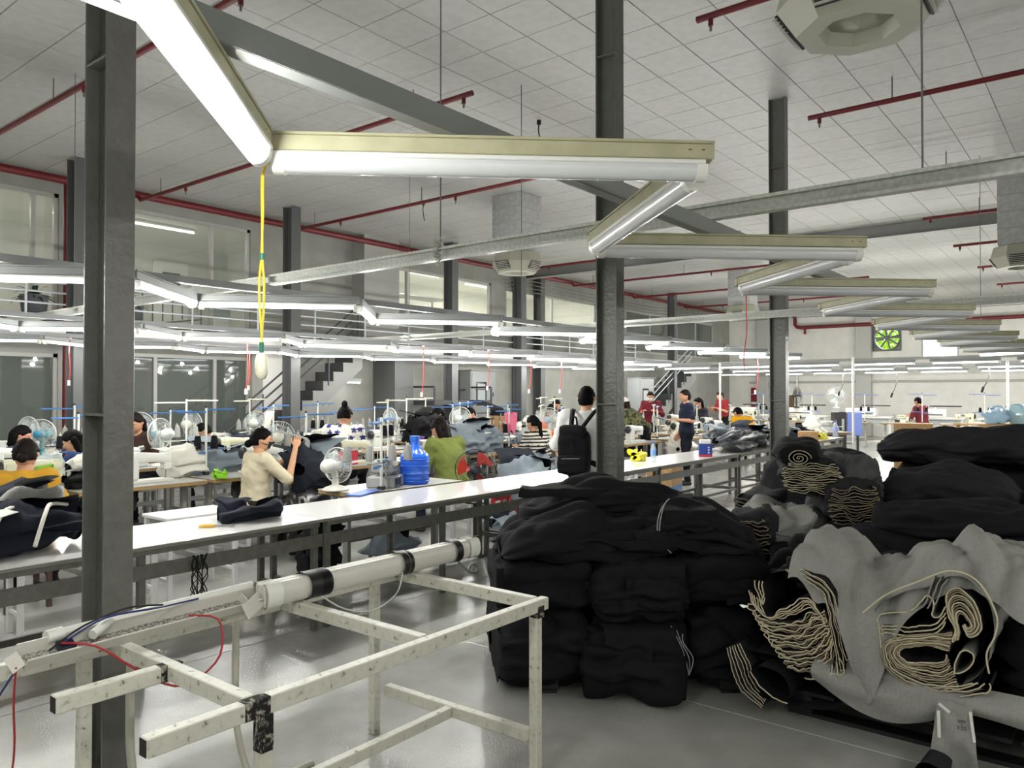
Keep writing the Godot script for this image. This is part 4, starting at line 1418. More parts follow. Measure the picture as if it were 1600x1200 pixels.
# a bundle of folded layers seen end-on, generic: w wide, h high, standing on y=0, its open end at z=0
func roll_end(t: Node3D, w: float, h: float, n: int, m: Material, sel: Material, sd: int, swirl := false) -> void:
	var r := RandomNumberGenerator.new()
	r.seed = sd
	if swirl:
		var c := Vector2(0, h * 0.5)
		var pts := PackedVector2Array()
		var turns := n / 2.0
		for i in int(turns * 22):
			var a := TAU * i / 22.0
			var s := 1.0 - float(i) / (turns * 22)
			pts.append(c + Vector2(cos(a) * w * 0.48, sin(a) * h * 0.46) * s)
		fold_layer(t, pts, 0.0, 0.25, m, sel, 0.004, sd)
		return
	for k in n:
		var s := (k + 0.5) / n
		var y := h * (0.04 + 0.9 * s)
		var half := w / 2 * (0.78 + 0.22 * sin(PI * s)) * r.randf_range(0.9, 1.0)
		var sag := 0.05 * h * sin(s * 5.0 + sd)
		var hook := h / n * 0.8
		var c := []
		if k % 2 == 0: c = [Vector2(-half + 0.02, y + hook), Vector2(-half, y + hook * 0.4), Vector2(-half * 0.5, y + sag), Vector2(0, y - sag), Vector2(half * 0.5, y + sag * 0.6), Vector2(half, y)]
		else: c = [Vector2(-half, y), Vector2(-half * 0.5, y + sag), Vector2(0, y - sag), Vector2(half * 0.5, y + sag * 0.6), Vector2(half, y + hook * 0.4), Vector2(half - 0.02, y + hook)]
		fold_layer(t, path2(c, 26), r.randf_range(-0.02, 0.0), 0.22, m, sel, 0.01, sd + k)


func V2(a: Array) -> Array:
	var o := []
	for i in range(0, a.size(), 2): o.append(Vector2(a[i], a[i + 1]))
	return o


func build_roll_stacks() -> void:
	var bk := cloth("black_cloth")
	var ch := cloth("charcoal_cloth", Color(0.155, 0.155, 0.17), 0.9, 0.4)
	var gy := cloth("grey_cloth", Color(0.545, 0.545, 0.525), 0.95, 0.4, Color(0.575, 0.575, 0.555))
	var mid := cloth("mid_grey_cloth", Color(0.33, 0.335, 0.335), 0.95, 0.5)
	var sel := mottled("selvage_cream", Color(0.66, 0.61, 0.48), Color(0.86, 0.83, 0.74), 0.9, 0.08, 8.0)
	var tan := mottled("selvage_tan", Color(0.50, 0.45, 0.36), Color(0.66, 0.61, 0.51), 0.9, 0.08, 8.0)
	var U0 := 3.78
	pallet(P(4.5, 0.6, 0), PI / 2, 1.2, 1.45, "black plastic pallet under the front cloth rolls")

	# left roll of the front pair
	var r1 := thing("cloth_roll", "left front cloth roll, dark folded layers with cream edges facing out", "cloth roll", P(U0, 0, 0), 0.0, "")
	put("wrap", sleeve(V2([-1.47, 0.56, -1.40, 0.69, -1.27, 0.74, -1.12, 0.715, -1.02, 0.62, -0.985, 0.47, -1.0, 0.33, -1.07, 0.255, -1.25, 0.2, -1.44, 0.26, -1.49, 0.4]), -0.05, 1.2, 3, 0.02, 0.03), bk, r1)
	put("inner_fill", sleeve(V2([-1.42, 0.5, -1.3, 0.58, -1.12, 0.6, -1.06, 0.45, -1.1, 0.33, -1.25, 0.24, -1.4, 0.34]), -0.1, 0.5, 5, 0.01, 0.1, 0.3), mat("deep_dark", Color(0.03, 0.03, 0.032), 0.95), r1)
	var cap := Geo.new()
	var la := path2(V2([-1.49, 0.52, -1.40, 0.475, -1.26, 0.485, -1.17, 0.545, -1.11, 0.56]), 30)
	var lb := path2(V2([-1.285, 0.245, -1.22, 0.255, -1.14, 0.285, -1.09, 0.34, -1.07, 0.41]), 30)
	for k in 36:
		var s := k / 35.0
		var p := blend2(la, lb, s)
		if k % 3 == 0:
			p[0] += Vector2(0.012, 0.014)
			p.insert(0, p[0] + Vector2(0.022, 0.008))
		if k % 4 == 1: p.append(p[p.size() - 1] + Vector2(-0.008, 0.016))
		fold_layer(r1, p, -0.01 - 0.012 * (k % 3), 0.3, ch if k % 4 else mid, tan if k % 3 else sel, 0.014, k)
	# the curled upper sheets
	for k in 5:
		var d := 0.011 * k
		fold_layer(r1, path2(V2([-1.475 + d, 0.61 - d, -1.45 + d, 0.545 - d, -1.395 + d * 0.6, 0.50 - d * 0.5, -1.35, 0.50 - d * 0.3, -1.32, 0.535 - d, -1.26, 0.575 - d * 1.2, -1.2, 0.62 - d * 1.3, -1.155, 0.60 - d, -1.115 + d * 0.3, 0.53 - d]), 34), 0.0 - 0.006 * k, 0.35, ch, sel, 0.008, 60 + k)
	for k in 3:
		fold_layer(r1, path2(V2([-1.45 + 0.018 * k, 0.66, -1.44 + 0.016 * k, 0.62, -1.425 + 0.014 * k, 0.57, -1.41, 0.545]), 14), -0.02, 0.2, ch, sel, 0.01, 70 + k)
	# the wraps that come down on the right side
	var wa := path2(V2([-1.29, 0.735, -1.21, 0.745, -1.09, 0.69, -1.03, 0.54, -0.99, 0.41]), 30)
	var wb := path2(V2([-1.27, 0.725, -1.2, 0.70, -1.115, 0.64, -1.08, 0.48, -1.045, 0.28]), 30)
	for k in 6:
		var p := blend2(wa, wb, k / 5.0)
		if k % 2 == 0: p.append(p[p.size() - 1] + Vector2(0.016, 0.01))
		fold_layer(r1, p, -0.012 * (k % 2), 0.8, bk if k < 4 else mid, sel, 0.005, 80 + k, 0.0024)
	# frayed ends at the foot of the roll
	for k in 5:
		fold_layer(r1, path2(V2([-1.2 + 0.035 * k, 0.235 + 0.012 * k, -1.14 + 0.03 * k, 0.25 + 0.014 * k, -1.09 + 0.012 * k, 0.285 + 0.02 * k]), 12), 0.004, 0.2, ch, sel, 0.006, 90 + k)

	# the layers fallen below it at the left
	var lf := thing("cloth_fold", "dark folded cloth with cream edges slumped at the foot of the left roll", "cloth", P(U0 - 0.03, 0, 0))
	var ba := path2(V2([-1.575, 0.31, -1.55, 0.2, -1.50, 0.11, -1.40, 0.05]), 22)
	var bb := path2(V2([-1.53, 0.33, -1.475, 0.24, -1.445, 0.16, -1.39, 0.09]), 22)
	for k in 6:
		fold_layer(lf, blend2(ba, bb, k / 5.0), -0.008 * k, 0.7, ch if k % 2 else mid, sel, 0.005, 100 + k, 0.0024)
	put("folded_front", sleeve(V2([-1.44, 0.22, -1.4, 0.26, -1.29, 0.24, -1.26, 0.14, -1.38, 0.11]), 0.02, 0.8, 9, 0.006), bk, lf)
	fold_layer(lf, path2(V2([-1.45, 0.225, -1.40, 0.165, -1.335, 0.125, -1.265, 0.115]), 16), 0.025, 0.1, bk, sel, 0.003, 110)
	put("body", sleeve(V2([-1.52, 0.3, -1.35, 0.3, -1.1, 0.27, -1.05, 0.12, -1.36, 0.08]), -0.06, 1.1, 12, 0.012, 0.02), ch, lf)

	# right roll of the front pair
	var r2 := thing("cloth_roll", "right front cloth roll wrapped in grey, its layers curling in loops", "cloth roll", P(U0, 0, 0), 0.0, "")
	put("wrap", sleeve(V2([-0.875, 0.62, -0.81, 0.69, -0.68, 0.75, -0.575, 0.81, -0.49, 0.79, -0.43, 0.7, -0.425, 0.58, -0.45, 0.46, -0.51, 0.37, -0.63, 0.31, -0.76, 0.315, -0.855, 0.39, -0.885, 0.51]), 0.0, 1.2, 21, 0.018, 0.0), gy, r2)
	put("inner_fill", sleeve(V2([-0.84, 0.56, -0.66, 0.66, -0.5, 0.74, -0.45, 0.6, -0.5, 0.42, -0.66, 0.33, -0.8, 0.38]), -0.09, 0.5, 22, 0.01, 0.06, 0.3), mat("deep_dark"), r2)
	fold_layer(r2, path2(V2([-0.862, 0.45, -0.866, 0.53, -0.862, 0.6, -0.74, 0.635, -0.70, 0.68, -0.67, 0.715, -0.645, 0.69, -0.65, 0.63, -0.62, 0.635, -0.60, 0.68]), 46), 0.004, 0.3, gy, sel, 0.004, 120)
	for k in 3:
		fold_layer(r2, path2(V2([-0.855, 0.525 - 0.02 * k, -0.845, 0.553 - 0.02 * k, -0.74, 0.565 - 0.022 * k, -0.65, 0.595 - 0.025 * k, -0.60, 0.65 - 0.02 * k]), 28), -0.004 * k, 0.3, bk if k != 1 else mid, sel, 0.006, 124 + k)
	var ua := path2(V2([-0.575, 0.565, -0.69, 0.54, -0.80, 0.505, -0.858, 0.45, -0.835, 0.36, -0.76, 0.31, -0.63, 0.30, -0.55, 0.335]), 44)
	var ub := path2(V2([-0.59, 0.485, -0.68, 0.492, -0.765, 0.465, -0.788, 0.43, -0.75, 0.405, -0.66, 0.42, -0.605, 0.435, -0.60, 0.47]), 44)
	for k in 14:
		fold_layer(r2, blend2(ua, ub, k / 13.0), -0.005 * (k % 3), 0.28, ch if k % 3 else mid, sel if k % 2 else tan, 0.005, 130 + k)
	var oa := path2(V2([-0.575, 0.53, -0.565, 0.59, -0.592, 0.65, -0.6, 0.73, -0.55, 0.765, -0.495, 0.72, -0.468, 0.64, -0.478, 0.585, -0.515, 0.565, -0.535, 0.61]), 48)
	var ob := path2(V2([-0.555, 0.545, -0.552, 0.59, -0.56, 0.63, -0.555, 0.655, -0.542, 0.66, -0.525, 0.648, -0.512, 0.625, -0.51, 0.61, -0.52, 0.604, -0.528, 0.615]), 48)
	for k in 11:
		fold_layer(r2, blend2(oa, ob, k / 10.0), -0.006 * (k % 3), 0.28, ch, tan if k % 3 else sel, 0.004, 150 + k)
	for k in 4:
		fold_layer(r2, path2(V2([-0.70 + 0.05 * k, 0.33 - 0.008 * k, -0.60 + 0.05 * k, 0.335 + 0.004 * k, -0.5 + 0.02 * k, 0.37 + 0.006 * k]), 16), 0.006, 0.2, ch, sel, 0.006, 165 + k)
	fold_layer(r2, path2(V2([-0.57, 0.40, -0.53, 0.42, -0.495, 0.475, -0.505, 0.505, -0.54, 0.50, -0.565, 0.45, -0.57, 0.40]), 24), 0.012, 0.25, gy, sel, 0.003, 170)
	for k in 3: fold_layer(r2, path2(V2([-0.69 + 0.02 * k, 0.66, -0.672 + 0.02 * k, 0.70, -0.655 + 0.02 * k, 0.76, -0.64 + 0.025 * k, 0.80]), 12), 0.004, 0.3, mid, gy, 0.003, 175 + k)
	var cd := put("tie_string", tube_mesh(Array(curve_pts([P(3.755, 0.93, 0.60), P(3.745, 0.83, 0.70), P(3.735, 0.69, 0.785), P(3.73, 0.575, 0.845), P(3.735, 0.475, 0.815), P(3.735, 0.41, 0.69), P(3.735, 0.415, 0.60), P(3.735, 0.445, 0.52), P(3.735, 0.437, 0.44)], 44)), 0.004, 6), sel)
	tag(cd, "cream cord looped loosely round the right front cloth roll", "cord")

	# the grey sheet thrown over both rolls
	var g := Geo.new()
	var up := []
	var lo := []
	for i in 41:
		var s := i / 40.0
		var r_1 := PackedVector3Array()
		var r_2 := PackedVector3Array()
		for k in 57:
			var q := k / 56.0
			var v: float = lerpf(1.27, 0.05, q)
			# how far the sheet comes down the front: deep between the rolls, short over them
			var drop := 0.13 + 0.34 * exp(-pow((v - 0.92) / 0.09, 2.0)) + 0.10 * exp(-pow((v - 1.16) / 0.05, 2.0)) + 0.05 * sin(v * 9.0)
			var topu := 0.62
			var d := s * (topu + drop)
			var crest := 0.84 + 0.055 * exp(-pow((v - 1.2) / 0.08, 2.0)) + 0.10 * exp(-pow((v - 0.50) / 0.16, 2.0)) + 0.05 * exp(-pow((v - 0.2) / 0.2, 2.0)) - 0.06 * exp(-pow((v - 0.9) / 0.14, 2.0)) + 0.02 * sin(v * 11.0)
			var on := minf(d, topu)
			var u := 4.48 - on
			var h := crest + 0.05 * sin(PI * on / topu * 0.9) - 0.05 - 0.18 * pow(maxf(0.0, on / topu - 0.72) / 0.28, 2.0) * 0.35
			var dn := maxf(0.0, d - topu)
			u -= 0.09 * (1.0 - exp(-dn * 9.0))
			h -= dn * 0.95
			var f := 2.6 * absf(nz.get_noise_3d(v * 4.5 + on * 2.0, on * 1.6 + dn, 2.0)) - 0.7
			f += 0.5 * (2.0 * absf(nz.get_noise_3d(v * 7.0 - on * 4.0, on * 2.5 + dn * 1.5, 8.0)) - 0.6)
			var nrm := Vector3(0, 1, 0).lerp(Vector3(0, 0, 1), clampf(dn * 8.0 + maxf(0.0, on / topu - 0.8) * 2.0, 0, 1)).normalized()
			var p := P(u, v, h) + nrm * f * 0.033
			r_1.append(p + nrm * 0.0015)
			r_2.append(p - nrm * 0.0015)
		up.append(r_1)
		lo.append(r_2)
	g.skin(up, false, false, true)
	g.skin(lo)
	var sh := put("draped_sheet", g.mesh(), gy)
	tag(sh, "crumpled light grey sheet thrown over the two front cloth rolls", "cloth")
	# grey cloth hanging below the rolls over the pallet edge
	g = Geo.new()
	up = []
	lo = []
	for i in 15:
		var s := i / 14.0
		var r_1 := PackedVector3Array()
		var r_2 := PackedVector3Array()
		for k in 41:
			var v := lerpf(1.16, -0.35, k / 40.0)
			var sag := 0.30 - 0.12 * sin(clampf((1.16 - v) / 0.62, 0, 1) * PI) + 0.05 * maxf(0.0, 0.5 - v) - 0.04 * exp(-pow((v - 0.2) / 0.2, 2.0))
			var hh := lerpf(0.34, sag - 0.06, s)
			var f := nz.get_noise_3d(v * 7.0, hh * 9.0, 4.0)
			var p := P(3.83 - 0.05 * s - 0.05 * sin(s * PI), v, hh) + Vector3(0, 0.008, 0.02) * f
			r_1.append(p + Vector3(0, 0, 0.0015))
			r_2.append(p - Vector3(0, 0, 0.0015))
		up.append(r_1)
		lo.append(r_2)
	g.skin(up, false, false, true)
	g.skin(lo)
	var uc := put("hanging_cloth", g.mesh(), gy)
	tag(uc, "grey cloth sagging between the front rolls and their pallet", "cloth")
	# the hanging flap with pen marks and white tape
	var fl := thing("cloth_flap", "grey cloth end hanging down with two white tape strips and pen marks", "cloth", P(3.72, 0.56, 0.0))
	g = Geo.new()
	up = []
	lo = []
	for i in 13:
		var s := i / 12.0
		var r_1 := PackedVector3Array()
		var r_2 := PackedVector3Array()
		for k in 17:
			var x := (k / 16.0 - 0.5) * lerpf(0.13, 0.19, s)
			var f := nz.get_noise_3d(x * 12.0, s * 2.0, 7.0)
			var p := Vector3(x, lerpf(0.29, 0.003, s), 0.02 * f + 0.03 * sin(s * 2.5))
			r_1.append(p + Vector3(0, 0, 0.0015))
			r_2.append(p - Vector3(0, 0, 0.0015))
		up.append(r_1)
		lo.append(r_2)
	g.skin(up, false, false, true)
	g.skin(lo)
	put("cloth", g.mesh(), gy, fl)
	var wt := mat("white_tape", Color(0.85, 0.85, 0.82), 0.5)
	put("tape_strip", box_mesh(Vector3(0.013, 0.11, 0.003), 0.001), wt, fl, Transform3D(Basis.from_euler(Vector3(-0.1, 0, 0.04)), Vector3(-0.055, 0.20, 0.032)))
	put("tape_strip", box_mesh(Vector3(0.011, 0.12, 0.003), 0.001), wt, fl, Transform3D(Basis.from_euler(Vector3(-0.1, 0, 0.14)), Vector3(0.068, 0.22, 0.034)))
	put("tape_fold", box_mesh(Vector3(0.05, 0.012, 0.004), 0.001), wt, fl, Transform3D(Basis.from_euler(Vector3(0, 0, -0.6)), Vector3(-0.035, 0.272, 0.03)))
	var ink := mat("ink", Color(0.1, 0.1, 0.1), 0.7)
	for q in [["995", 0.235, 0.1], ["/", 0.22, 0.1], ["7.12", 0.207, 0.1]]:
		var tm := TextMesh.new()
		tm.text = q[0]
		tm.font_size = 16
		tm.pixel_size = 0.0011
		tm.depth = 0.001
		put("pen_mark", tm, ink, fl, Transform3D(Basis.from_euler(Vector3(-0.08, 0, 0.15)), Vector3(0.03, q[1], 0.0365)))
	var cr := put("cloth_scrap", sleeve(V2([-0.70, 0.0, -0.66, 0.09, -0.6, 0.1, -0.55, 0.06, -0.58, 0.01]), -3.4, 0.22, 5, 0.004, 0, 0.3), ch)
	cr.position.z = -0.1
	tag(cr, "corner of dark cloth with pale edge on the floor below the pallet", "cloth")

	# masses of black cloth behind: u, v, base, length, depth, height, turn (0 runs along the hall), material, layers, label
	var m := [
		[4.42, 0.95, 0.13, 0.85, 0.6, 0.52, 0.0, bk, "black cloth mass filling the middle of the front stack between the rolls"],
		[4.5, 0.12, 0.13, 1.1, 0.62, 0.55, 0.0, bk, "black cloth stack at the right edge beside the grey wrapped roll"],
		[4.35, 1.28, 0.58, 0.9, 0.34, 0.24, 0.25, bk, "black cloth roll lying above the left front roll"],
		[5.2, 0.45, 0.12, 2.3, 0.7, 0.62, PI / 2, bk, "wide black cloth bundle right behind the front rolls, lower one"],
		[5.35, 0.25, 0.68, 2.0, 0.62, 0.29, PI / 2, bk, "wide black cloth bundle right behind the front rolls, upper one"],
		[6.3, 0.05, 0.1, 2.0, 0.8, 0.62, PI / 2, bk, "long black cloth bundle in the second stack, lowest layer"],
		[6.35, 0.95, 0.66, 0.85, 0.66, 0.40, PI / 2, ch, "charcoal cloth block in the second stack, left half"],
		[6.35, -0.15, 0.66, 1.25, 0.66, 0.42, PI / 2, ch, "charcoal cloth block in the second stack, right half"],
		[6.55, 1.75, 0.62, 1.0, 0.5, 0.50, 0.1, mid, "dark grey draped cloth roll beside the third column"],
		[5.9, 2.02, 0.06, 1.0, 0.62, 0.42, 0.1, bk, "black cloth roll low beside the third column"],
		[4.95, 1.62, 0.0, 0.9, 0.42, 0.58, 0.15, bk, "black cloth mass wedged between the big heap and the front rolls"],
		[6.05, 1.32, 0.0, 0.95, 0.62, 0.66, 0.3, bk, "black cloth mass under the cream edged rolls beside the third column"],
		[8.1, 2.4, 0.0, 1.0, 1.1, 1.02, PI / 2, ch, "left shoulder of the farthest cloth stack, sloping down"],
		[8.3, 0.55, 0.0, 2.5, 1.6, 0.98, PI / 2, bk, "base of the farthest black cloth stack"],
		[8.2, 0.95, 0.95, 1.75, 1.2, 0.30, PI / 2, ch, "rounded top of the farthest cloth stack, left part"],
		[8.6, -0.75, 0.93, 1.6, 1.4, 0.40, PI / 2, mid, "rounded grey top of the farthest cloth stack, right part"]]
	for k in m.size():
		var q = m[k]
		var o := put("cloth_mass", lump(q[3], q[4], q[5], 40 + k, 0.04, 3.0, 0.0, 56, 72, 0.0 if q[2] < 0.3 else 0.07), q[7], null, Transform3D(Basis(Vector3.UP, q[6]), P(q[0], q[1], q[2])))
		tag(o, q[8], "cloth bundle")
	pallet(P(6.3, 0.55, -0.0), 0.0, 1.9, 1.0, "pallet under the second cloth stack")

	# crumpled pale grey cloth
	var pg := put("crumpled_cloth", lump(0.9, 0.62, 0.26, 71, 0.075, 2.6, 0.0, 56, 72), gy, null, Transform3D(Basis(Vector3.UP, 0.3), P(5.75, 2.02, 0.50)))
	tag(pg, "crumpled light grey cloth heap between the black heap and the third column", "cloth")
	# smaller roll ends that face the view: u, v, h, w, hh, n, swirl
	var ends := [[5.78, 1.78, 0.86, 0.42, 0.24, 14, false, "cloth roll with cream edged layers beside the third column, uppermost"], [5.7, 1.46, 0.66, 0.36, 0.3, 14, false, "cloth roll with brown edged layers right below the uppermost"], [5.1, 2.0, 0.42, 0.3, 0.34, 12, false, "small roll end with grey edged layers beside the crumpled cloth"], [6.1, 2.35, 0.62, 0.3, 0.14, 5, false, "flat roll end behind the crumpled grey cloth"]]
	for k in ends.size():
		var q = ends[k]
		var t := thing("cloth_roll", q[7], "cloth roll", P(q[0], q[1], q[2]), 0.35 if k < 2 else 0.2, "")
		put("wrap", lump(0.8, q[3] * 1.06, q[4] * 1.06, 80 + k, 0.02, 3.0, 0.0, 30, 40), ch, t, Transform3D(Basis(), Vector3(0, -0.006, -0.45)))
		roll_end(t, q[3], q[4], q[5], ch, sel if k == 0 else tan, 200 + 20 * k)
	var t3 := thing("cloth_roll", "tight spiral cloth roll on top beside the third column", "cloth roll", P(5.75, 1.86, 1.06), 0.35, "")
	put("wrap", lump(0.7, 0.34, 0.17, 90, 0.02, 2.4, 0.0, 30, 40), bk, t3, Transform3D(Basis(), Vector3(0, 0, -0.4)))
	roll_end(t3, 0.17, 0.13, 6, ch, sel, 300, true)
	# pale selvage lines along the long blocks and a few paper tags
	for q in [[6.0, 1.35, 0.25, 0.80, "pale selvage line along the charcoal block, left half"], [5.99, 0.2, -0.8, 0.79, "pale selvage line along the charcoal block, right half"]]:
		var pts := []
		for i in 18:
			var s := i / 17.0
			pts.append(P(q[0] - 0.02 * sin(s * 5.0), lerpf(q[1], q[2], s), q[3] + 0.02 * sin(s * 6.0 + q[1]) - 0.03 * sin(PI * s)))
		tag(put("selvage_edge", tube_mesh(pts, 0.004, 5), sel), q[4], "cloth edge")
	for q in [[5.06, -0.18, 0.86, "white paper tag on the wide black bundle at the right edge"], [5.66, 1.2, 0.72, "white paper tag between the second stack and the roll ends"]]:
		var tg := put("paper_tag", flap_mesh(0.1, 0.03, 0.09, 4, 0.4), mat("paper", Color(0.86, 0.86, 0.84), 0.8), null, Transform3D(Basis.from_euler(Vector3(0.2, 0.3, 0.3)), P(q[0], q[1], q[2])))
		tag(tg, q[3], "tag")


# ---------- sewing hall ----------

func sewing_table(at: Vector3, turn: float, label: String, L := 1.2, h := 0.75) -> Node3D:
	var key := "sewing_table%.2f_%.2f" % [L, h]
	if meshes.has(key): return dup(meshes[key], at, turn, label)
	var t := thing("sewing_table", label, "table", at, turn, "sewing tables")
	var st := mat("table_leg_grey", Color(0.58, 0.58, 0.56), 0.45)
	put("tabletop", box_mesh(Vector3(0.56, 0.006, L), 0.002), mat("laminate_grey", Color(0.72, 0.72, 0.70), 0.3), t, Transform3D(Basis(), Vector3(0, h - 0.003, 0)))
	put("plywood_edge", box_mesh(Vector3(0.555, 0.034, L - 0.005), 0.003), mottled("plywood", Color(0.55, 0.44, 0.28), Color(0.66, 0.55, 0.37), 0.6, 0.05, 3.0), t, Transform3D(Basis(), Vector3(0, h - 0.023, 0)))
	for z in [-1, 1]:
		put("leg", box_mesh(Vector3(0.07, h - 0.09, 0.04), 0.004), st, t, Transform3D(Basis(), Vector3(0, (h - 0.09) / 2 + 0.05, z * (L / 2 - 0.1))))
		put("foot_bar", box_mesh(Vector3(0.48, 0.05, 0.045), 0.004), st, t, Transform3D(Basis(), Vector3(0, 0.025, z * (L / 2 - 0.1))))
		put("top_bracket", box_mesh(Vector3(0.42, 0.03, 0.045), 0.004), st, t, Transform3D(Basis(), Vector3(0, h - 0.055, z * (L / 2 - 0.1))))
	put("cross_bar", box_mesh(Vector3(0.03, 0.05, L - 0.24), 0.003), st, t, Transform3D(Basis(), Vector3(-0.05, 0.3, 0)))
	put("motor", lump(0.24, 0.2, 0.2, 4, 0.002, 3.0, 0.0, 10, 16), mat("motor_dark", Color(0.13, 0.13, 0.14), 0.5), t, Transform3D(Basis(), Vector3(0, h - 0.26, 0.1)))
	put("pedal", box_mesh(Vector3(0.2, 0.015, 0.3), 0.004), mat("motor_dark"), t, Transform3D(Basis(Vector3.BACK, 0.12), Vector3(0.06, 0.09, 0)))
	meshes[key] = t
	return t


func white_body() -> Material: return mat("machine_white", Color(0.83, 0.83, 0.80), 0.35)


# a lockstitch machine: bed and arm run along Z, the head at +Z
func sewing_machine(at: Vector3, turn: float, label: String, c := Color(0.83, 0.83, 0.80)) -> Node3D:
	var key := "sewing_machine%s" % c
	if meshes.has(key): return dup(meshes[key], at, turn, label)
	var m := mat("machine_%s" % c, c, 0.35)
	var dk := mat("machine_dark", Color(0.15, 0.15, 0.16), 0.4)
	var sv := mat("machine_steel", Color(0.65, 0.65, 0.65), 0.25, 0.8)
	var t := thing("sewing_machine", label, "sewing machine", at, turn, "sewing machines")
	put("bed", box_mesh(Vector3(0.18, 0.03, 0.48), 0.006), m, t, Transform3D(Basis(), Vector3(0, 0.015, 0)))
	put("column", box_mesh(Vector3(0.13, 0.24, 0.13), 0.016), m, t, Transform3D(Basis(), Vector3(0, 0.15, -0.15)))
	var g := Geo.new()
	var rows := []
	for q in [[-0.22, 0.30, 0.10, 0.12], [-0.08, 0.295, 0.11, 0.12], [0.08, 0.28, 0.09, 0.11], [0.17, 0.27, 0.10, 0.11], [0.23, 0.265, 0.10, 0.11]]:
		var row := PackedVector3Array()
		for k in 12:
			var a := TAU * k / 12
			var e := Vector2(signf(cos(a)) * pow(absf(cos(a)), 0.5), signf(sin(a)) * pow(absf(sin(a)), 0.5))
			row.append(Vector3(e.x * q[3] / 2, q[1] - q[2] / 2 + e.y * q[2] / 2, q[0]))
		rows.append(row)
	g.skin(rows, true, false, true)
	for k in range(1, 11):
		g.tri(rows[0][0], rows[0][k + 1], rows[0][k])
		g.tri(rows[4][0], rows[4][k], rows[4][k + 1])
	put("arm", g.mesh(), m, t)
	put("head", box_mesh(Vector3(0.1, 0.16, 0.075), 0.012), m, t, Transform3D(Basis(), Vector3(0, 0.195, 0.2)))
	put("needle_bar", tube_mesh([Vector3(0, 0.12, 0.2), Vector3(0, 0.04, 0.2)], 0.006, 6), sv, t)
	put("presser_foot", box_mesh(Vector3(0.03, 0.008, 0.014), 0.002), sv, t, Transform3D(Basis(), Vector3(0.008, 0.036, 0.2)))
	var w := Geo.new()
	w.lathe([Vector2(0, 0), Vector2(0.062, 0), Vector2(0.066, 0.012), Vector2(0.062, 0.03), Vector2(0.03, 0.036), Vector2(0, 0.036)], 18, Transform3D(Basis(Vector3.RIGHT, -PI / 2), Vector3(0, 0.22, -0.222)))
	put("handwheel", w.mesh(), dk, t)
	put("dial", tube_mesh([Vector3(0.062, 0.17, -0.13), Vector3(0.085, 0.17, -0.13)], 0.026, 14), dk, t)
	put("tension_disc", tube_mesh([Vector3(0.05, 0.2, 0.15), Vector3(0.07, 0.2, 0.15)], 0.014, 10), sv, t)
	put("front_panel", box_mesh(Vector3(0.006, 0.045, 0.1), 0.002), mat("panel_red_grey", Color(0.42, 0.4, 0.4), 0.5), t, Transform3D(Basis(), Vector3(0.06, 0.245, 0.05)))
	put("thread_guide", tube_mesh([Vector3(0, 0.28, -0.05), Vector3(0, 0.34, -0.05), Vector3(0.03, 0.35, -0.05)], 0.004, 5), sv, t)
	meshes[key] = t
	return t


# an overlock machine: low box with an exposed mechanism and a rounded motor
func overlock(at: Vector3, turn: float, label: String, c := Color(0.62, 0.63, 0.62)) -> Node3D:
	var key := "overlock%s" % c
	if meshes.has(key): return dup(meshes[key], at, turn, label)
	var m := mat("machine_%s" % c, c, 0.4)
	var dk := mat("machine_dark", Color(0.15, 0.15, 0.16), 0.4)
	var sv := mat("machine_steel", Color(0.65, 0.65, 0.65), 0.25, 0.8)
	var t := thing("overlock_machine", label, "sewing machine", at, turn, "overlock machines")
	put("base", box_mesh(Vector3(0.26, 0.1, 0.34), 0.012), m, t, Transform3D(Basis(), Vector3(0, 0.05, 0)))
	put("upper_housing", box_mesh(Vector3(0.2, 0.12, 0.24), 0.03), m, t, Transform3D(Basis(), Vector3(-0.02, 0.17, -0.03)))
	put("cloth_plate", box_mesh(Vector3(0.14, 0.008, 0.16), 0.002), sv, t, Transform3D(Basis(), Vector3(0.11, 0.105, 0.14)))
	put("motor", tube_mesh([Vector3(0, 0.1, -0.17), Vector3(0, 0.1, -0.24)], 0.085, 16), m, t)
	put("motor_cover", tube_mesh([Vector3(0, 0.1, -0.24), Vector3(0, 0.1, -0.25)], 0.06, 16), dk, t)
	for k in 4: put("tension_dial", tube_mesh([Vector3(0.08, 0.19, -0.1 + 0.045 * k), Vector3(0.105, 0.19, -0.1 + 0.045 * k)], 0.013, 8), [dk, sv, mat("dial_yellow", Color(0.8, 0.72, 0.15), 0.4), sv][k], t)
	put("needle_arm", box_mesh(Vector3(0.05, 0.05, 0.14), 0.01), sv, t, Transform3D(Basis(Vector3.RIGHT, -0.25), Vector3(0.03, 0.2, 0.12)))
	put("needle_bar", tube_mesh([Vector3(0.05, 0.2, 0.16), Vector3(0.06, 0.11, 0.16)], 0.006, 6), sv, t)
	put("looper_cover", box_mesh(Vector3(0.012, 0.07, 0.14), 0.003), dk, t, Transform3D(Basis(), Vector3(0.135, 0.055, 0.05)))
	meshes[key] = t
	return t


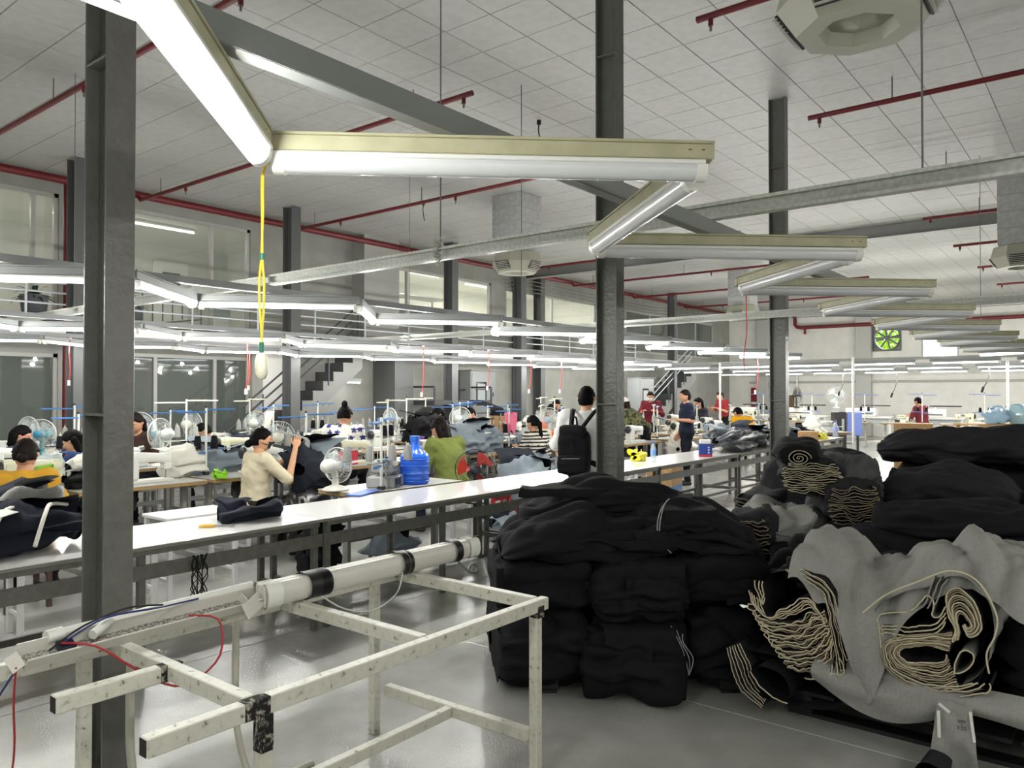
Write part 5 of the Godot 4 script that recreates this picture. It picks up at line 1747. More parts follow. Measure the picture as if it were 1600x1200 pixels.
# pole with two coloured cross bars, a lower tray and guide hooks
func thread_stand(at: Vector3, turn: float, label: String, bar := Color(0.20, 0.42, 0.66), h := 0.62, n := 3, w := 0.42) -> Node3D:
	var key := "stand%s_%.2f_%.2f" % [bar, h, w]
	if meshes.has(key): return dup(meshes[key], at, turn, label)
	var t := thing("thread_stand", label, "thread stand", at, turn, "thread stands")
	var p := mat("stand_white", Color(0.86, 0.86, 0.82), 0.35)
	var b := mat("stand_bar%s" % bar, bar, 0.4)
	var dk := mat("machine_dark", Color(0.15, 0.15, 0.16), 0.4)
	put("pole", tube_mesh([Vector3.ZERO, Vector3(0, h, 0)], 0.0125, 8), p, t)
	put("pole_cap", tube_mesh([Vector3(0, h, 0), Vector3(0, h + 0.025, 0)], 0.015, 8), dk, t)
	put("clamp", box_mesh(Vector3(0.06, 0.03, 0.06), 0.004), dk, t, Transform3D(Basis(), Vector3(0, 0.015, 0)))
	for s in [-1, 1]:
		put("guide_bar", box_mesh(Vector3(0.03, 0.018, w), 0.003), b, t, Transform3D(Basis.from_euler(Vector3(0, s * 0.1, 0)), Vector3(s * 0.012, h - 0.03 - 0.012 * s, s * w / 2)))
		put("tray_bar", box_mesh(Vector3(0.03, 0.018, w * 0.7), 0.003), b, t, Transform3D(Basis.from_euler(Vector3(0, s * 0.15, 0)), Vector3(s * 0.01, h * 0.36 - 0.02 * s, s * w * 0.35)))
		for k in 2:
			var z: float = s * w * (0.28 + 0.36 * k)
			put("spool_dish", tube_mesh([Vector3(0.0, h * 0.36 + 0.012, z), Vector3(0.0, h * 0.36 + 0.018, z)], 0.052, 14), mat("dish_grey", Color(0.35, 0.35, 0.34), 0.5), t)
			put("spindle", tube_mesh([Vector3(0.0, h * 0.36, z), Vector3(0.0, h * 0.36 + 0.2, z)], 0.003, 5), p, t)
			put("guide_hook", tube_mesh([Vector3(0.01, h - 0.03, z), Vector3(0.02, h - 0.06, z), Vector3(0.03, h - 0.05, z)], 0.003, 4), dk, t)
	meshes[key] = t
	return t


func cone_of(at: Vector3, label: String, c: Color, group: String) -> Node3D:
	var key := "cone%s" % c
	if meshes.has(key): return dup(meshes[key], at, 0.0, label, group)
	var t := thing("thread_cone", label, "thread cone", at, 0.0, group)
	var g := Geo.new()
	g.lathe([Vector2(0, 0.004), Vector2(0.036, 0.004), Vector2(0.039, 0.012), Vector2(0.037, 0.07), Vector2(0.028, 0.135), Vector2(0.022, 0.14), Vector2(0, 0.14)], 14)
	put("thread", g.mesh(), cloth("cone_thread%s" % c, c, 0.8, 0.6), t)
	put("core", tube_mesh([Vector3(0, 0, 0), Vector3(0, 0.158, 0)], 0.014, 8), mat("cone_core", Color(0.75, 0.73, 0.65), 0.6), t)
	meshes[key] = t
	return t


func table_fan(at: Vector3, turn: float, label: String, c := Color(0.84, 0.84, 0.80), blade := Color(0.75, 0.8, 0.8, 0.35), r := 0.2, h := 0.42, cage := Color(0.78, 0.78, 0.76)) -> Node3D:
	var key := "fan%s%s_%.2f_%.2f" % [c, blade, r, h]
	if meshes.has(key): return dup(meshes[key], at, turn, label)
	var t := thing("table_fan", label, "fan", at, turn, "table fans")
	var m := mat("fan_body%s" % c, c, 0.35)
	var cm := mat("fan_cage%s" % cage, cage, 0.4)
	var g := Geo.new()
	g.lathe([Vector2(0, 0), Vector2(0.11, 0), Vector2(0.115, 0.015), Vector2(0.08, 0.035), Vector2(0.032, 0.05), Vector2(0.026, h * 0.5), Vector2(0.022, h - 0.05), Vector2(0, h - 0.04)], 18)
	put("stand", g.mesh(), m, t)
	g = Geo.new()
	var fx := Transform3D(Basis(Vector3.RIGHT, -PI / 2), Vector3(0, h, 0.12))
	g.lathe([Vector2(0, -0.04), Vector2(0.045, -0.03), Vector2(0.062, 0.0), Vector2(0.064, 0.06), Vector2(0.05, 0.1), Vector2(0, 0.11)], 16, fx)
	put("motor_housing", g.mesh(), m, t)
	g = Geo.new()
	for q in [[0.0, 1.0], [0.055, 0.72], [-0.05, 0.72], [0.068, 0.45], [-0.062, 0.45], [0.075, 0.24], [-0.012, 1.0]]:
		var pts := PackedVector3Array()
		for i in 33:
			var a := TAU * i / 32
			pts.append(Vector3(cos(a) * r * q[1], h + sin(a) * r * q[1], -0.035 - q[0]))
		g.tube(pts, 0.0045 if q[1] == 1.0 else 0.002, 5, false)
	for k in 36:
		var a := TAU * k / 36
		var d := Vector3(cos(a), sin(a), 0)
		for s in [1.0, -1.0]:
			var pts := PackedVector3Array()
			for q in [[0.2, 0.075], [0.5, 0.066], [0.8, 0.045], [1.0, 0.0]]: pts.append(Vector3(0, h, -0.035 - s * q[1]) + d * r * q[0])
			g.tube(pts, 0.0013, 3, false)
	put("cage", g.mesh(), cm, t)
	g = Geo.new()
	g.lathe([Vector2(0, 0.0), Vector2(0.048, 0.0), Vector2(0.045, 0.012), Vector2(0, 0.014)], 16, Transform3D(Basis(Vector3.RIGHT, -PI / 2), Vector3(0, h, -0.108)))
	put("badge", g.mesh(), mat("fan_badge%s" % c, Color(c.r * 0.7, c.g * 0.85, minf(1.0, c.b * 1.0)), 0.4), t)
	var bm := mat("fan_blade%s" % blade, blade, 0.2)
	bm.transparency = BaseMaterial3D.TRANSPARENCY_ALPHA if blade.a < 1.0 else BaseMaterial3D.TRANSPARENCY_DISABLED
	for k in 3:
		g = Geo.new()
		var up := []
		var lo := []
		for i in 7:
			var s := i / 6.0
			var rr := r * (0.2 + 0.68 * s)
			var wdt := 0.35 + 0.5 * s
			var r1 := PackedVector3Array()
			var r2 := PackedVector3Array()
			for j in 7:
				var a := TAU * k / 3.0 + (j / 6.0 - 0.5) * wdt * 1.5 + 0.3 * s
				var p := Vector3(cos(a) * rr, h + sin(a) * rr, -0.035 + (j / 6.0 - 0.5) * 0.05)
				r1.append(p)
				r2.append(p + Vector3(0, 0, 0.003))
			up.append(r1)
			lo.append(r2)
		g.skin(up)
		g.skin(lo, false, false, true)
		put("blade", g.mesh(), bm, t)
	put("hub", tube_mesh([Vector3(0, h, -0.06), Vector3(0, h, 0.02)], 0.03, 12), m, t)
	meshes[key] = t
	return t


func heap(at: Vector3, turn: float, L: float, W: float, H: float, sd: int, m: Material, label: String, bits: Array = []) -> Node3D:
	var t := thing("garment_heap", label, "clothes", at, turn)
	put("garments", lump(L, W, H, sd, 0.085, 2.2, 0.0, 44, 54), m, t)
	for k in bits.size():
		var w: float = W * (0.55 + 0.3 * ((k * 3) % 4) / 3.0)
		put("garment_piece", flap_mesh(w, H * 0.6, H * 0.55, sd * 3 + k, 1.6), bits[k], t, Transform3D(Basis(Vector3.UP, k * 2.1 + sd) * Basis(Vector3.RIGHT, 0.25), Vector3(0.08 * sin(k * 4.0), H * (1.1 - 0.10 * k), 0.3 * L * sin(k * 2.3 + sd))))
	return t


func bag(at: Vector3, label: String, c: Color, a: float, s: Vector3, sd: int) -> void:
	var m := mat("bag%s" % c, Color(c.r, c.g, c.b, a), 0.28)
	if a < 1.0: m.transparency = BaseMaterial3D.TRANSPARENCY_ALPHA
	var t := thing("plastic_bag", label, "bag", at)
	put("bag", lump(s.z, s.x, s.y, sd, 0.05, 2.2, 0.0, 30, 36), m, t)
	for k in [-1, 1]: put("handle", flap_mesh(s.x * 0.25, 0.02, s.y * 0.35, sd + k, 1.0), m, t, Transform3D(Basis(Vector3.RIGHT, PI) * Basis(Vector3.UP, k * 0.7), Vector3(k * 0.03, s.y * 0.8, 0)))


func bottle(at: Vector3, label: String, h: float, water: Color, capc: Color) -> void:
	var t := thing("bottle", label, "bottle", at)
	var m := mat("bottle%s" % water, water, 0.12)
	m.transparency = BaseMaterial3D.TRANSPARENCY_ALPHA
	var g := Geo.new()
	var r := h * 0.14
	g.lathe([Vector2(0, 0), Vector2(r, 0.002), Vector2(r * 1.02, h * 0.2), Vector2(r * 0.94, h * 0.3), Vector2(r * 1.02, h * 0.4), Vector2(r, h * 0.62), Vector2(r * 0.6, h * 0.8), Vector2(r * 0.4, h * 0.86), Vector2(r * 0.4, h * 0.92), Vector2(0, h * 0.92)], 16)
	put("body", g.mesh(), m, t)
	put("cap", tube_mesh([Vector3(0, h * 0.9, 0), Vector3(0, h, 0)], r * 0.45, 10), mat("bcap%s" % capc, capc, 0.4), t)
	g = Geo.new()
	g.lathe([Vector2(r * 1.03, h * 0.32), Vector2(r * 1.04, h * 0.36), Vector2(r * 1.04, h * 0.56), Vector2(r * 1.03, h * 0.6)], 16)
	put("label", g.mesh(), mat("blabel%s" % capc, capc.lerp(Color.WHITE, 0.35), 0.5), t)


func carton(at: Vector3, turn: float, s: Vector3, label: String, c := Color(0.66, 0.52, 0.36), stripe := Color(0, 0, 0, 0)) -> Node3D:
	var t := thing("carton", label, "box", at, turn)
	var m := mottled("card%s" % c, c.darkened(0.06), c.lightened(0.05), 0.8, 0.03, 1.0)
	put("body", box_mesh(s, 0.004), m, t, Transform3D(Basis(), Vector3(0, s.y / 2, 0)))
	for k in [-1, 1]: put("lid_flap", box_mesh(Vector3(s.x, 0.004, s.z / 2 - 0.002), 0.001), m, t, Transform3D(Basis(Vector3.RIGHT, k * 0.03), Vector3(0, s.y + 0.003, k * s.z / 4)))
	put("tape", box_mesh(Vector3(s.x + 0.004, 0.002, 0.05)), mat("parcel_tape", Color(0.72, 0.62, 0.45), 0.35), t, Transform3D(Basis(), Vector3(0, s.y + 0.007, 0)))
	if stripe.a > 0: put("printed_band", box_mesh(Vector3(s.x + 0.003, s.y * 0.18, s.z + 0.003)), mat("band%s" % stripe, stripe, 0.6), t, Transform3D(Basis(), Vector3(0, s.y * 0.22, 0)))
	return t


func build_sewing_hall() -> void:
	var dk := cloth("dark_cloth", Color(0.14, 0.15, 0.18), 0.7, 0.3)
	var bk := cloth("black_cloth")
	var gy := cloth("grey_cloth")
	var bl := cloth("blue_grey_cloth", Color(0.50, 0.54, 0.57), 0.8, 0.3)
	var shiny := cloth("shiny_grey_cloth", Color(0.15, 0.155, 0.17), 0.42, 0.2, Color(0.5, 0.52, 0.54))
	var navy := cloth("navy_cloth", Color(0.12, 0.13, 0.17), 0.75, 0.3)
	var wt := cloth("white_cloth", Color(0.84, 0.83, 0.79), 0.9, 0.3)
	var blue := Color(0.20, 0.42, 0.66)
	var cream := Color(0.80, 0.79, 0.68)
	# first row, tables end to end; machines differ along it
	var row_at := [[7.32, "first sewing row"], [9.0, "second sewing row"], [10.35, "third sewing row"]]
	var n_of := [8, 7, 10]
	var u_of := [2.2, 2.9, 3.4]
	for r in 3:
		for k in n_of[r]:
			var u: float = u_of[r] + 1.27 * k
			var v: float = row_at[r][0] + 0.02 * sin(k * 3.0)
			var s: String = "%s from near end, %s" % [ORD[k], row_at[r][1]]
			sewing_table(P(u, v, 0), 0.0, "plywood edged sewing table, " + s)
			var c := Color(0.83, 0.83, 0.80) if (k + r) % 3 != 0 else cream
			if (k * 2 + r) % 5 == 3: overlock(P(u + 0.05, v, 0.75), PI if r == 1 else 0.0, "white overlock machine, " + s, Color(0.80, 0.80, 0.78))
			else: sewing_machine(P(u + (0.4 if k + r == 0 else 0.12), v, 0.75), PI, "%s sewing machine, %s" % ["cream" if c == cream else "white", s], c)
			if k < 2 and r == 0: continue
			var has_blue: bool = (k + r * 2) % 3 != 1
			var su: float = u - 0.42
			var sv: float = v + 0.2
			var h: float = 0.62 + 0.08 * ((k * 5 + r) % 3)
			thread_stand(P(su, sv, 0.75), 0.3 * sin(k * 2.0 + r), "thread stand with %s cross bars, %s" % ["blue" if has_blue else "white", s], blue if has_blue else Color(0.84, 0.83, 0.76), h, 3, 0.3 + 0.08 * ((k + r) % 2))
			for j in 2 + (k % 2):
				var tc := Color(0.10, 0.10, 0.11) if (k + r) % 2 == 0 else Color(0.62, 0.62, 0.60)
				var a := 0.3 * sin(k * 2.0 + r)
				var w: float = (0.3 + 0.08 * ((k + r) % 2)) * [0.28, -0.28, 0.64][j]
				cone_of(P(su - w * cos(a), sv - w * sin(a), 0.75 + h * 0.36 + 0.018), "%s %s thread cone on stand %s" % [["left", "right", "outermost"][j], "black" if tc.r < 0.3 else "grey", s], tc, "thread cones on the stand " + s)
	# the overlock station right behind the long table, with the big blue bottle beside it
	sewing_table(P(4.95, 5.34, 0), 0.0, "sewing table with blue edged top touching the long white table", 1.3)
	overlock(P(4.82, 5.3, 0.75), 0.5, "grey overlock machine with round motor, nearest of all machines")
	thread_stand(P(4.62, 5.14, 0.75), 0.5, "tall thread stand with two levels of blue bars, nearest of all", blue, 0.64, 3, 0.34)
	for k in 4:
		var w: float = [-0.30, -0.10, 0.10, 0.24][k]
		cone_of(P(4.62 + w * 0.86, 5.14 - w * 0.5, 0.75 + 0.64 * 0.36 + 0.02), "grey thread cone, %s from the left on the nearest blue barred stand" % ORD[k], Color(0.58, 0.58, 0.57), "grey cones on the nearest stand")
	var bt := thing("water_bottle", "large translucent blue water bottle standing behind the long white table", "bottle", P(5.13, 5.24, 0.75))
	var g := Geo.new()
	var prof := []
	for i in 25:
		var y := 0.37 * i / 24.0
		var r := 0.135 + 0.004 * cos(i * 1.9)
		if y > 0.25: r = lerpf(0.137, 0.05, smoothstep(0.25, 0.36, y))
		prof.append(Vector2(r if i > 0 else 0.12, y))
	prof.push_front(Vector2(0, 0))
	prof.append_array([Vector2(0.04, 0.375), Vector2(0.04, 0.43), Vector2(0, 0.43)])
	g.lathe(prof, 24)
	var bmat := mat("bottle_blue", Color(0.20, 0.45, 0.84), 0.12)
	bmat.backlight_enabled = true
	bmat.backlight = Color(0.1, 0.35, 0.8)
	put("body", g.mesh(), bmat, bt)
	put("cap", tube_mesh([Vector3(0, 0.405, 0), Vector3(0, 0.45, 0)], 0.047, 14), mat("cap_blue", Color(0.1, 0.38, 0.75), 0.4), bt)
	for k in 4:
		g = Geo.new()
		var y: float = [0.03, 0.1, 0.17, 0.235][k]
		g.lathe([Vector2(0.134, y - 0.008), Vector2(0.143, y - 0.004), Vector2(0.143, y + 0.004), Vector2(0.134, y + 0.008)], 24)
		put("rib", g.mesh(), bmat, bt)
	# stools and benches between the long table and the first row
	stool(P(3.3, 5.95, 0), "white stool with flat top behind the long table near the scissors", Color(0.80, 0.80, 0.80), 0.64, 0.62, 0.42)
	stool(P(2.4, 5.75, 0), "long low white bench behind the long table", Color(0.78, 0.78, 0.76), 0.57, 0.95, 0.25)
	stool(P(1.1, 5.5, 0), "white stool under the left end of the long table", Color(0.80, 0.80, 0.80), 0.45, 0.5, 0.35)
	stool(P(6.9, 5.75, 0), "small red plastic stool seen under the long table", Color(0.72, 0.12, 0.16), 0.45)
	stool(P(7.9, 6.2, 0), "second red stool under the long table, nearer the backpack", Color(0.70, 0.12, 0.15), 0.42)
	stool(P(9.2, 5.9, 0), "white plastic stool seen under the table right of the second column", Color(0.84, 0.84, 0.84), 0.44)
	stool(P(10.3, 5.8, 0), "white plastic stool beside the far cardboard carton", Color(0.84, 0.84, 0.84), 0.44)
	# fans: metres to the right of and ahead of the standpoint, height of the foot, turn, size
	var F := [
		[-6.32, 10.0, 0.75, 0.4, 0.17, "table fan with pale teal badge at the left, facing the view", Color(0.45, 0.72, 0.75)],
		[-5.5, 9.0, 0.75, -2.4, 0.17, "teal bodied table fan left of the person in navy", Color(0.35, 0.62, 0.66)],
		[-4.83, 10.0, 0.80, PI + 0.75, 0.18, "table fan with round blue badge right of the nearest column", Color(0.62, 0.68, 0.80)],
		[-4.1, 9.0, 0.75, 0.67 + PI / 2 - 0.35, 0.18, "white table fan with green panel turned to the left", Color(0.82, 0.84, 0.80)],
		[-4.6, 11.0, 0.78, 0.3, 0.18, "white table fan seen from behind beside the brown haired person", Color(0.80, 0.80, 0.76)],
		[-3.67, 11.0, 0.80, 0.6, 0.17, "white table fan above the person in cream", Color(0.79, 0.79, 0.75)],
		[-2.7, 8.9, 0.72, 0.9, 0.18, "pale clear bladed table fan beside the head of the person in cream", Color(0.78, 0.77, 0.72)]]
	for k in 7:
		var q = F[k]
		table_fan(cam_p(q[0], q[1], q[2]), q[3], q[5], q[6], Color(0.75, 0.8, 0.8, 0.35), q[4], 0.38)
		if k in [0, 1, 2, 5, 6]: stool(cam_p(q[0], q[1], 0), "plain tall stand under the " + " ".join((q[5] as String).replace(",", "").split(" ").slice(0, 11)), Color(0.45, 0.45, 0.45), q[2], 0.3, 0.3)
	table_fan(cam_p(-1.55, 6.75, 0.75), 0.2, "white table fan with large round cage standing behind the long table", Color(0.85, 0.84, 0.81), Color(0.75, 0.8, 0.8, 0.35), 0.155, 0.22)
	table_fan(cam_p(-0.37, 7.75, 0.5), -2.5, "black caged fan with red blades behind the person in green", Color(0.12, 0.12, 0.13), Color(0.72, 0.16, 0.10, 0.9), 0.2, 0.34, Color(0.1, 0.1, 0.1))
	var fp := thing("fan_pedestal", "round footed grey pedestal carrying the black caged fan", "stand", cam_p(-0.37, 7.75, 0.0))
	var pg := Geo.new()
	pg.lathe([Vector2(0, 0), Vector2(0.2, 0), Vector2(0.205, 0.02), Vector2(0.16, 0.04), Vector2(0.05, 0.055), Vector2(0, 0.055)], 24)
	put("foot", pg.mesh(), mat("pedestal_grey", Color(0.35, 0.35, 0.34), 0.5), fp)
	put("pole", tube_mesh([Vector3(0, 0.05, 0), Vector3(0, 0.5, 0)], 0.025, 10), mat("pedestal_grey"), fp)
	table_fan(P(9.95, 9.05, 0.75), 0.4, "pale table fan in front of the yellow cone", Color(0.82, 0.82, 0.80))
	table_fan(P(8.4, 9.1, 0.75), 3.0, "table fan with dark badge behind the cream machines", Color(0.5, 0.52, 0.52))
	table_fan(P(10.35, 7.4, 0.75), 3.3, "clear fan behind the head of the person in stripes", Color(0.80, 0.80, 0.78))
	table_fan(P(12.6, 7.75, 0.75), 2.6, "fan with orange blades beside the person in orange", Color(0.8, 0.8, 0.78), Color(0.85, 0.5, 0.3, 0.6))
	table_fan(P(11.5, 7.2, 0.75), 3.0, "pale green fan between the second column and the person in a cap", Color(0.70, 0.78, 0.74))
	# garments heaped on tables
	heap(P(1.42, 4.62, 0.753), 0.15, 0.95, 0.56, 0.24, 21, navy, "heap of dark denim garments with white bands on the left end of the long table", [navy, navy, wt, gy])
	for k in 3:
		var wb := put("waistband", tube_mesh(Array(curve_pts([P(1.15 + 0.2 * k, 4.30, 0.83), P(1.2 + 0.22 * k, 4.42, 0.93 + 0.02 * k), P(1.32 + 0.2 * k, 4.56, 1.0), P(1.5 + 0.17 * k, 4.66, 0.975)], 14)), 0.011, 6), wt)
		tag(wb, "pale waistband edge lying over the dark garments at the left, %s from the left" % ORD[k], "garment edge")
	heap(P(0.55, 4.6, 0.753), 0.1, 0.6, 0.5, 0.2, 22, navy, "second heap of dark garments at the left edge of the long table", [navy, gy])
	heap(P(1.68, 4.88, 0.753), 0.4, 0.4, 0.3, 0.3, 23, gy, "grey garment parts behind the dark heap at the left", [gy, dk])
	heap(P(2.98, 4.62, 0.753), -0.5, 0.42, 0.3, 0.11, 24, navy, "folded dark garment with pale lining beside the yellow scissors", [navy, navy])
	heap(P(4.12, 7.6, 0.75), 0.2, 0.38, 0.34, 0.25, 25, wt, "white cloth bundled behind the sewing machine right of the nearest column", [wt, wt])
	heap(P(4.62, 7.9, 0.62), 0.5, 0.62, 0.5, 0.4, 26, bl, "blue grey and dark garments heaped before the person in plaid", [bl, dk, bl, dk])
	heap(P(4.98, 6.62, 0.6), 0.6, 0.72, 0.46, 0.5, 27, dk, "tall heap of grey and black garments in front of the person in cream", [gy, bk, bl, dk, bl])
	heap(P(4.66, 6.15, 0.1), 0.3, 0.5, 0.45, 0.55, 28, mat("black_plastic", Color(0.05, 0.05, 0.055), 0.25), "shiny black plastic sack below the heap beside the person in cream")
	heap(P(8.3, 7.4, 0.74), 0.3, 1.5, 0.7, 0.40, 29, bl, "long heap of grey and blue black garments before the person in stripes", [dk, bl, dk, dk, bk])
	heap(P(8.2, 6.15, 0.15), 0.3, 1.4, 0.6, 0.62, 30, bl, "pale grey and navy garments hanging off the bench behind the red bladed fan", [navy, dk, navy, bl])
	heap(P(11.3, 4.62, 0.753), 0.1, 1.9, 0.62, 0.34, 31, shiny, "big heap of shiny dark garments on the far part of the long table", [dk, bl, dk, dk, gy, dk])
	heap(P(12.6, 4.66, 0.753), 0.1, 1.3, 0.58, 0.26, 32, shiny, "flatter heap of dark garments behind the third column on the table", [bl, dk, gy])
	heap(P(14.3, 4.65, 0.753), 0.2, 0.7, 0.45, 0.2, 33, dk, "dark garments beside the cardboard box at the table's far end", [bl, wt])
	heap(P(3.62, 8.85, 0.78), 0.2, 0.5, 0.35, 0.2, 34, bk, "black cloth piece under the hands of the person in navy", [bk])
	heap(P(3.0, 7.4, 0.75), 0.4, 0.28, 0.28, 0.12, 35, bk, "small black garment on the table before the person in navy", [dk])
	heap(P(3.2, 7.75, 0.78), 0.4, 0.4, 0.36, 0.2, 36, wt, "white cloth beside the small black garment, left of the nearest column", [wt])
	heap(P(6.3, 9.1, 0.74), 0.1, 1.3, 0.55, 0.25, 37, dk, "dark trousers laid in rows behind the person in floral shirt", [dk, dk])
	heap(P(9.2, 9.15, 0.74), 0.1, 0.8, 0.5, 0.5, 38, bk, "tall black heap behind the blue water bottle", [bk, bk])
	heap(P(13.5, 10.95, 0.0), 0.2, 0.9, 0.7, 1.15, 39, bk, "tall dark cloth stack below the electrical cabinet", [bk])
	heap(P(4.02, 5.2, 0.02), 0.1, 0.3, 0.28, 0.66, 40, bk, "black garments hanging below the long white table by the round fan")
	heap(P(4.95, 5.35, 0.0), 0.3, 0.6, 0.45, 0.3, 41, bl, "pale grey garments on the floor under the nearest overlock machine", [dk, bl])
	heap(P(6.6, 5.4, 0.0), 0.3, 0.5, 0.4, 0.28, 42, bl, "pale grey garments on the floor under the table behind the person in green", [bl, dk])
	var more := [[3.7, 10.35, wt, "white cloth on the third sewing row, nearest one"], [6.4, 10.3, bl, "blue grey garments on the third sewing row behind the person in floral shirt"], [8.2, 10.35, wt, "white cloth on the third sewing row, second one"], [7.4, 9.0, bl, "grey garment heap on the second sewing row behind the cream machines"], [10.0, 10.35, dk, "dark garment heap on the third sewing row beside the crate boards"], [13.8, 10.3, wt, "white cloth heap at the end of the third sewing row"], [9.6, 7.35, bl, "grey garments on the first sewing row before the person in stripes"], [11.0, 7.35, wt, "white cloth at the end of the first sewing row"], [13.9, 6.8, wt, "white cloth heap behind the person in navy"], [15.7, 6.8, bl, "pale blue garments beside the person in yellow"], [17.4, 6.8, wt, "white cloth on the far row by the long table"], [14.1, 9.55, gy, "grey cloth on the far row by the office wall"], [17.3, 9.55, wt, "white cloth on the far row by the office wall"], [15.9, 7.8, gy, "grey garments on the far middle row"]]
	for k in more.size():
		var q = more[k]
		heap(P(q[0], q[1], 0.752), 0.4 * sin(k * 2.0), 0.5 + 0.1 * (k % 3), 0.4, 0.18 + 0.05 * (k % 3), 90 + k, q[2], q[3], [q[2], dk if k % 3 == 0 else bl])
	# bags and small things
	bag(P(2.78, 7.46, 0.75), "clear plastic bag on the sewing table left of the nearest column", Color(0.82, 0.86, 0.85), 0.55, Vector3(0.24, 0.30, 0.24), 51)
	bag(P(2.68, 7.25, 0.75), "bright green plastic bag in front of the clear bag", Color(0.52, 0.76, 0.18), 0.9, Vector3(0.17, 0.22, 0.15), 52)
	bag(P(4.2, 7.05, 0.75), "small lime green bag on the table beside the person in cream", Color(0.55, 0.82, 0.15), 0.95, Vector3(0.12, 0.09, 0.12), 53)
	bag(P(15.1, 4.62, 0.753), "white plastic carrier bag at the far end of the long table", Color(0.90, 0.90, 0.88), 0.85, Vector3(0.28, 0.38, 0.26), 54)
	bag(P(14.85, 4.4, 0.753), "small yellow bag beside the white carrier bag", Color(0.88, 0.83, 0.2), 0.95, Vector3(0.2, 0.12, 0.2), 55)
	bag(P(8.6, 4.8, 0.753), "bright yellow packet on the long table right of the second column", Color(0.9, 0.85, 0.1), 1.0, Vector3(0.16, 0.13, 0.16), 56)
	bottle(P(8.62, 4.58, 0.753), "clear water bottle with blue cap right of the second column", 0.25, Color(0.85, 0.92, 0.96, 0.35), Color(0.2, 0.45, 0.8))
	bottle(P(15.6, 4.35, 0.753), "clear water bottle with blue label at the table's far end", 0.33, Color(0.85, 0.9, 0.97, 0.4), Color(0.35, 0.42, 0.75))
	var bx := thing("packet", "blue and red printed packet standing on the long white table", "packet", P(9.75, 4.4, 0.753), 0.5)
	put("box", box_mesh(Vector3(0.17, 0.17, 0.12), 0.004), mat("packet_blue", Color(0.14, 0.24, 0.56), 0.4), bx, Transform3D(Basis(), Vector3(0, 0.085, 0)))
	put("red_band", box_mesh(Vector3(0.173, 0.025, 0.123)), mat("packet_red", Color(0.75, 0.15, 0.2), 0.4), bx, Transform3D(Basis(), Vector3(0, 0.016, 0)))
	put("white_top", box_mesh(Vector3(0.15, 0.06, 0.1), 0.01), mat("paper", Color(0.86, 0.86, 0.84), 0.8), bx, Transform3D(Basis(), Vector3(0, 0.2, 0)))
	for k in 3: put("printed_dot", tube_mesh([Vector3(0.04, 0.055 + 0.035 * k, 0.06), Vector3(0.04, 0.055 + 0.035 * k, 0.062)], 0.012, 10), mat("paper"), bx)
	carton(P(14.1, 4.4, 0.753), 0.3, Vector3(0.34, 0.17, 0.42), "open low cardboard box on the far end of the long table")
	carton(P(11.1, 5.75, 0.0), 0.2, Vector3(0.5, 0.5, 0.6), "cardboard carton with blue band on the floor behind the long table", Color(0.66, 0.52, 0.34), Color(0.25, 0.45, 0.65))
	var cn := thing("purple_box", "small purple box standing on the cream machine table", "box", P(8.15, 8.2, 0.75), 0.4)
	put("box", box_mesh(Vector3(0.1, 0.21, 0.06), 0.004), mat("purple", Color(0.42, 0.18, 0.55), 0.5), cn, Transform3D(Basis(), Vector3(0, 0.105, 0)))
	put("label", box_mesh(Vector3(0.06, 0.08, 0.062)), mat("paper"), cn, Transform3D(Basis(), Vector3(0, 0.13, 0)))
	sewing_table(P(8.1, 8.2, 0), 0.0, "bench carrying the small purple box", 0.8)
	carton(P(6.0, 7.3, 0.75), 0.4, Vector3(0.22, 0.16, 0.2), "small red and white box on the table before the person in floral shirt", Color(0.72, 0.14, 0.2), Color(0.88, 0.86, 0.84))
	var yc := thing("yellow_cone", "pointed yellow hood standing among the machines at mid hall", "cover", P(10.5, 10.3, 0.75))
	g = Geo.new()
	g.lathe([Vector2(0, 0), Vector2(0.12, 0), Vector2(0.11, 0.3), Vector2(0.05, 0.55), Vector2(0, 0.6)], 16)
	put("cover", g.mesh(), cloth("yellow_cloth", Color(0.85, 0.68, 0.16), 0.8), yc)
	put("trim", tube_mesh([Vector3(0.1, 0.3, 0.02), Vector3(0.05, 0.55, 0.01)], 0.012, 6), mat("paper"), yc)
	var pk := put("pink_cloth", flap_mesh(0.2, 0.02, 0.34, 7, 1.0), cloth("pink", Color(0.85, 0.45, 0.55), 0.9), null, P2(9.42, 7.5, 1.3))
	tag(pk, "pink cloth hanging from a thread stand before the person in stripes", "cloth")
	var wc := put("white_cloth", flap_mesh(0.12, 0.02, 0.4, 9, 1.0), wt, null, P2(6.0, 8.85, 1.36))
	tag(wc, "white cloth hanging from a thread stand left of the person in floral shirt", "cloth")
	tag(put("tray_lid", box_mesh(Vector3(0.14, 0.012, 0.4), 0.004), mat("tray_blue", Color(0.14, 0.36, 0.70), 0.3), null, P2(4.32, 5.03, 0.762)), "blue and white board lying behind the long table by the round fan", "board")


func P2(u: float, v: float, h: float) -> Transform3D:
	return Transform3D(Basis(Vector3.UP, 0.4), P(u, v, h))


# ---------- people ----------

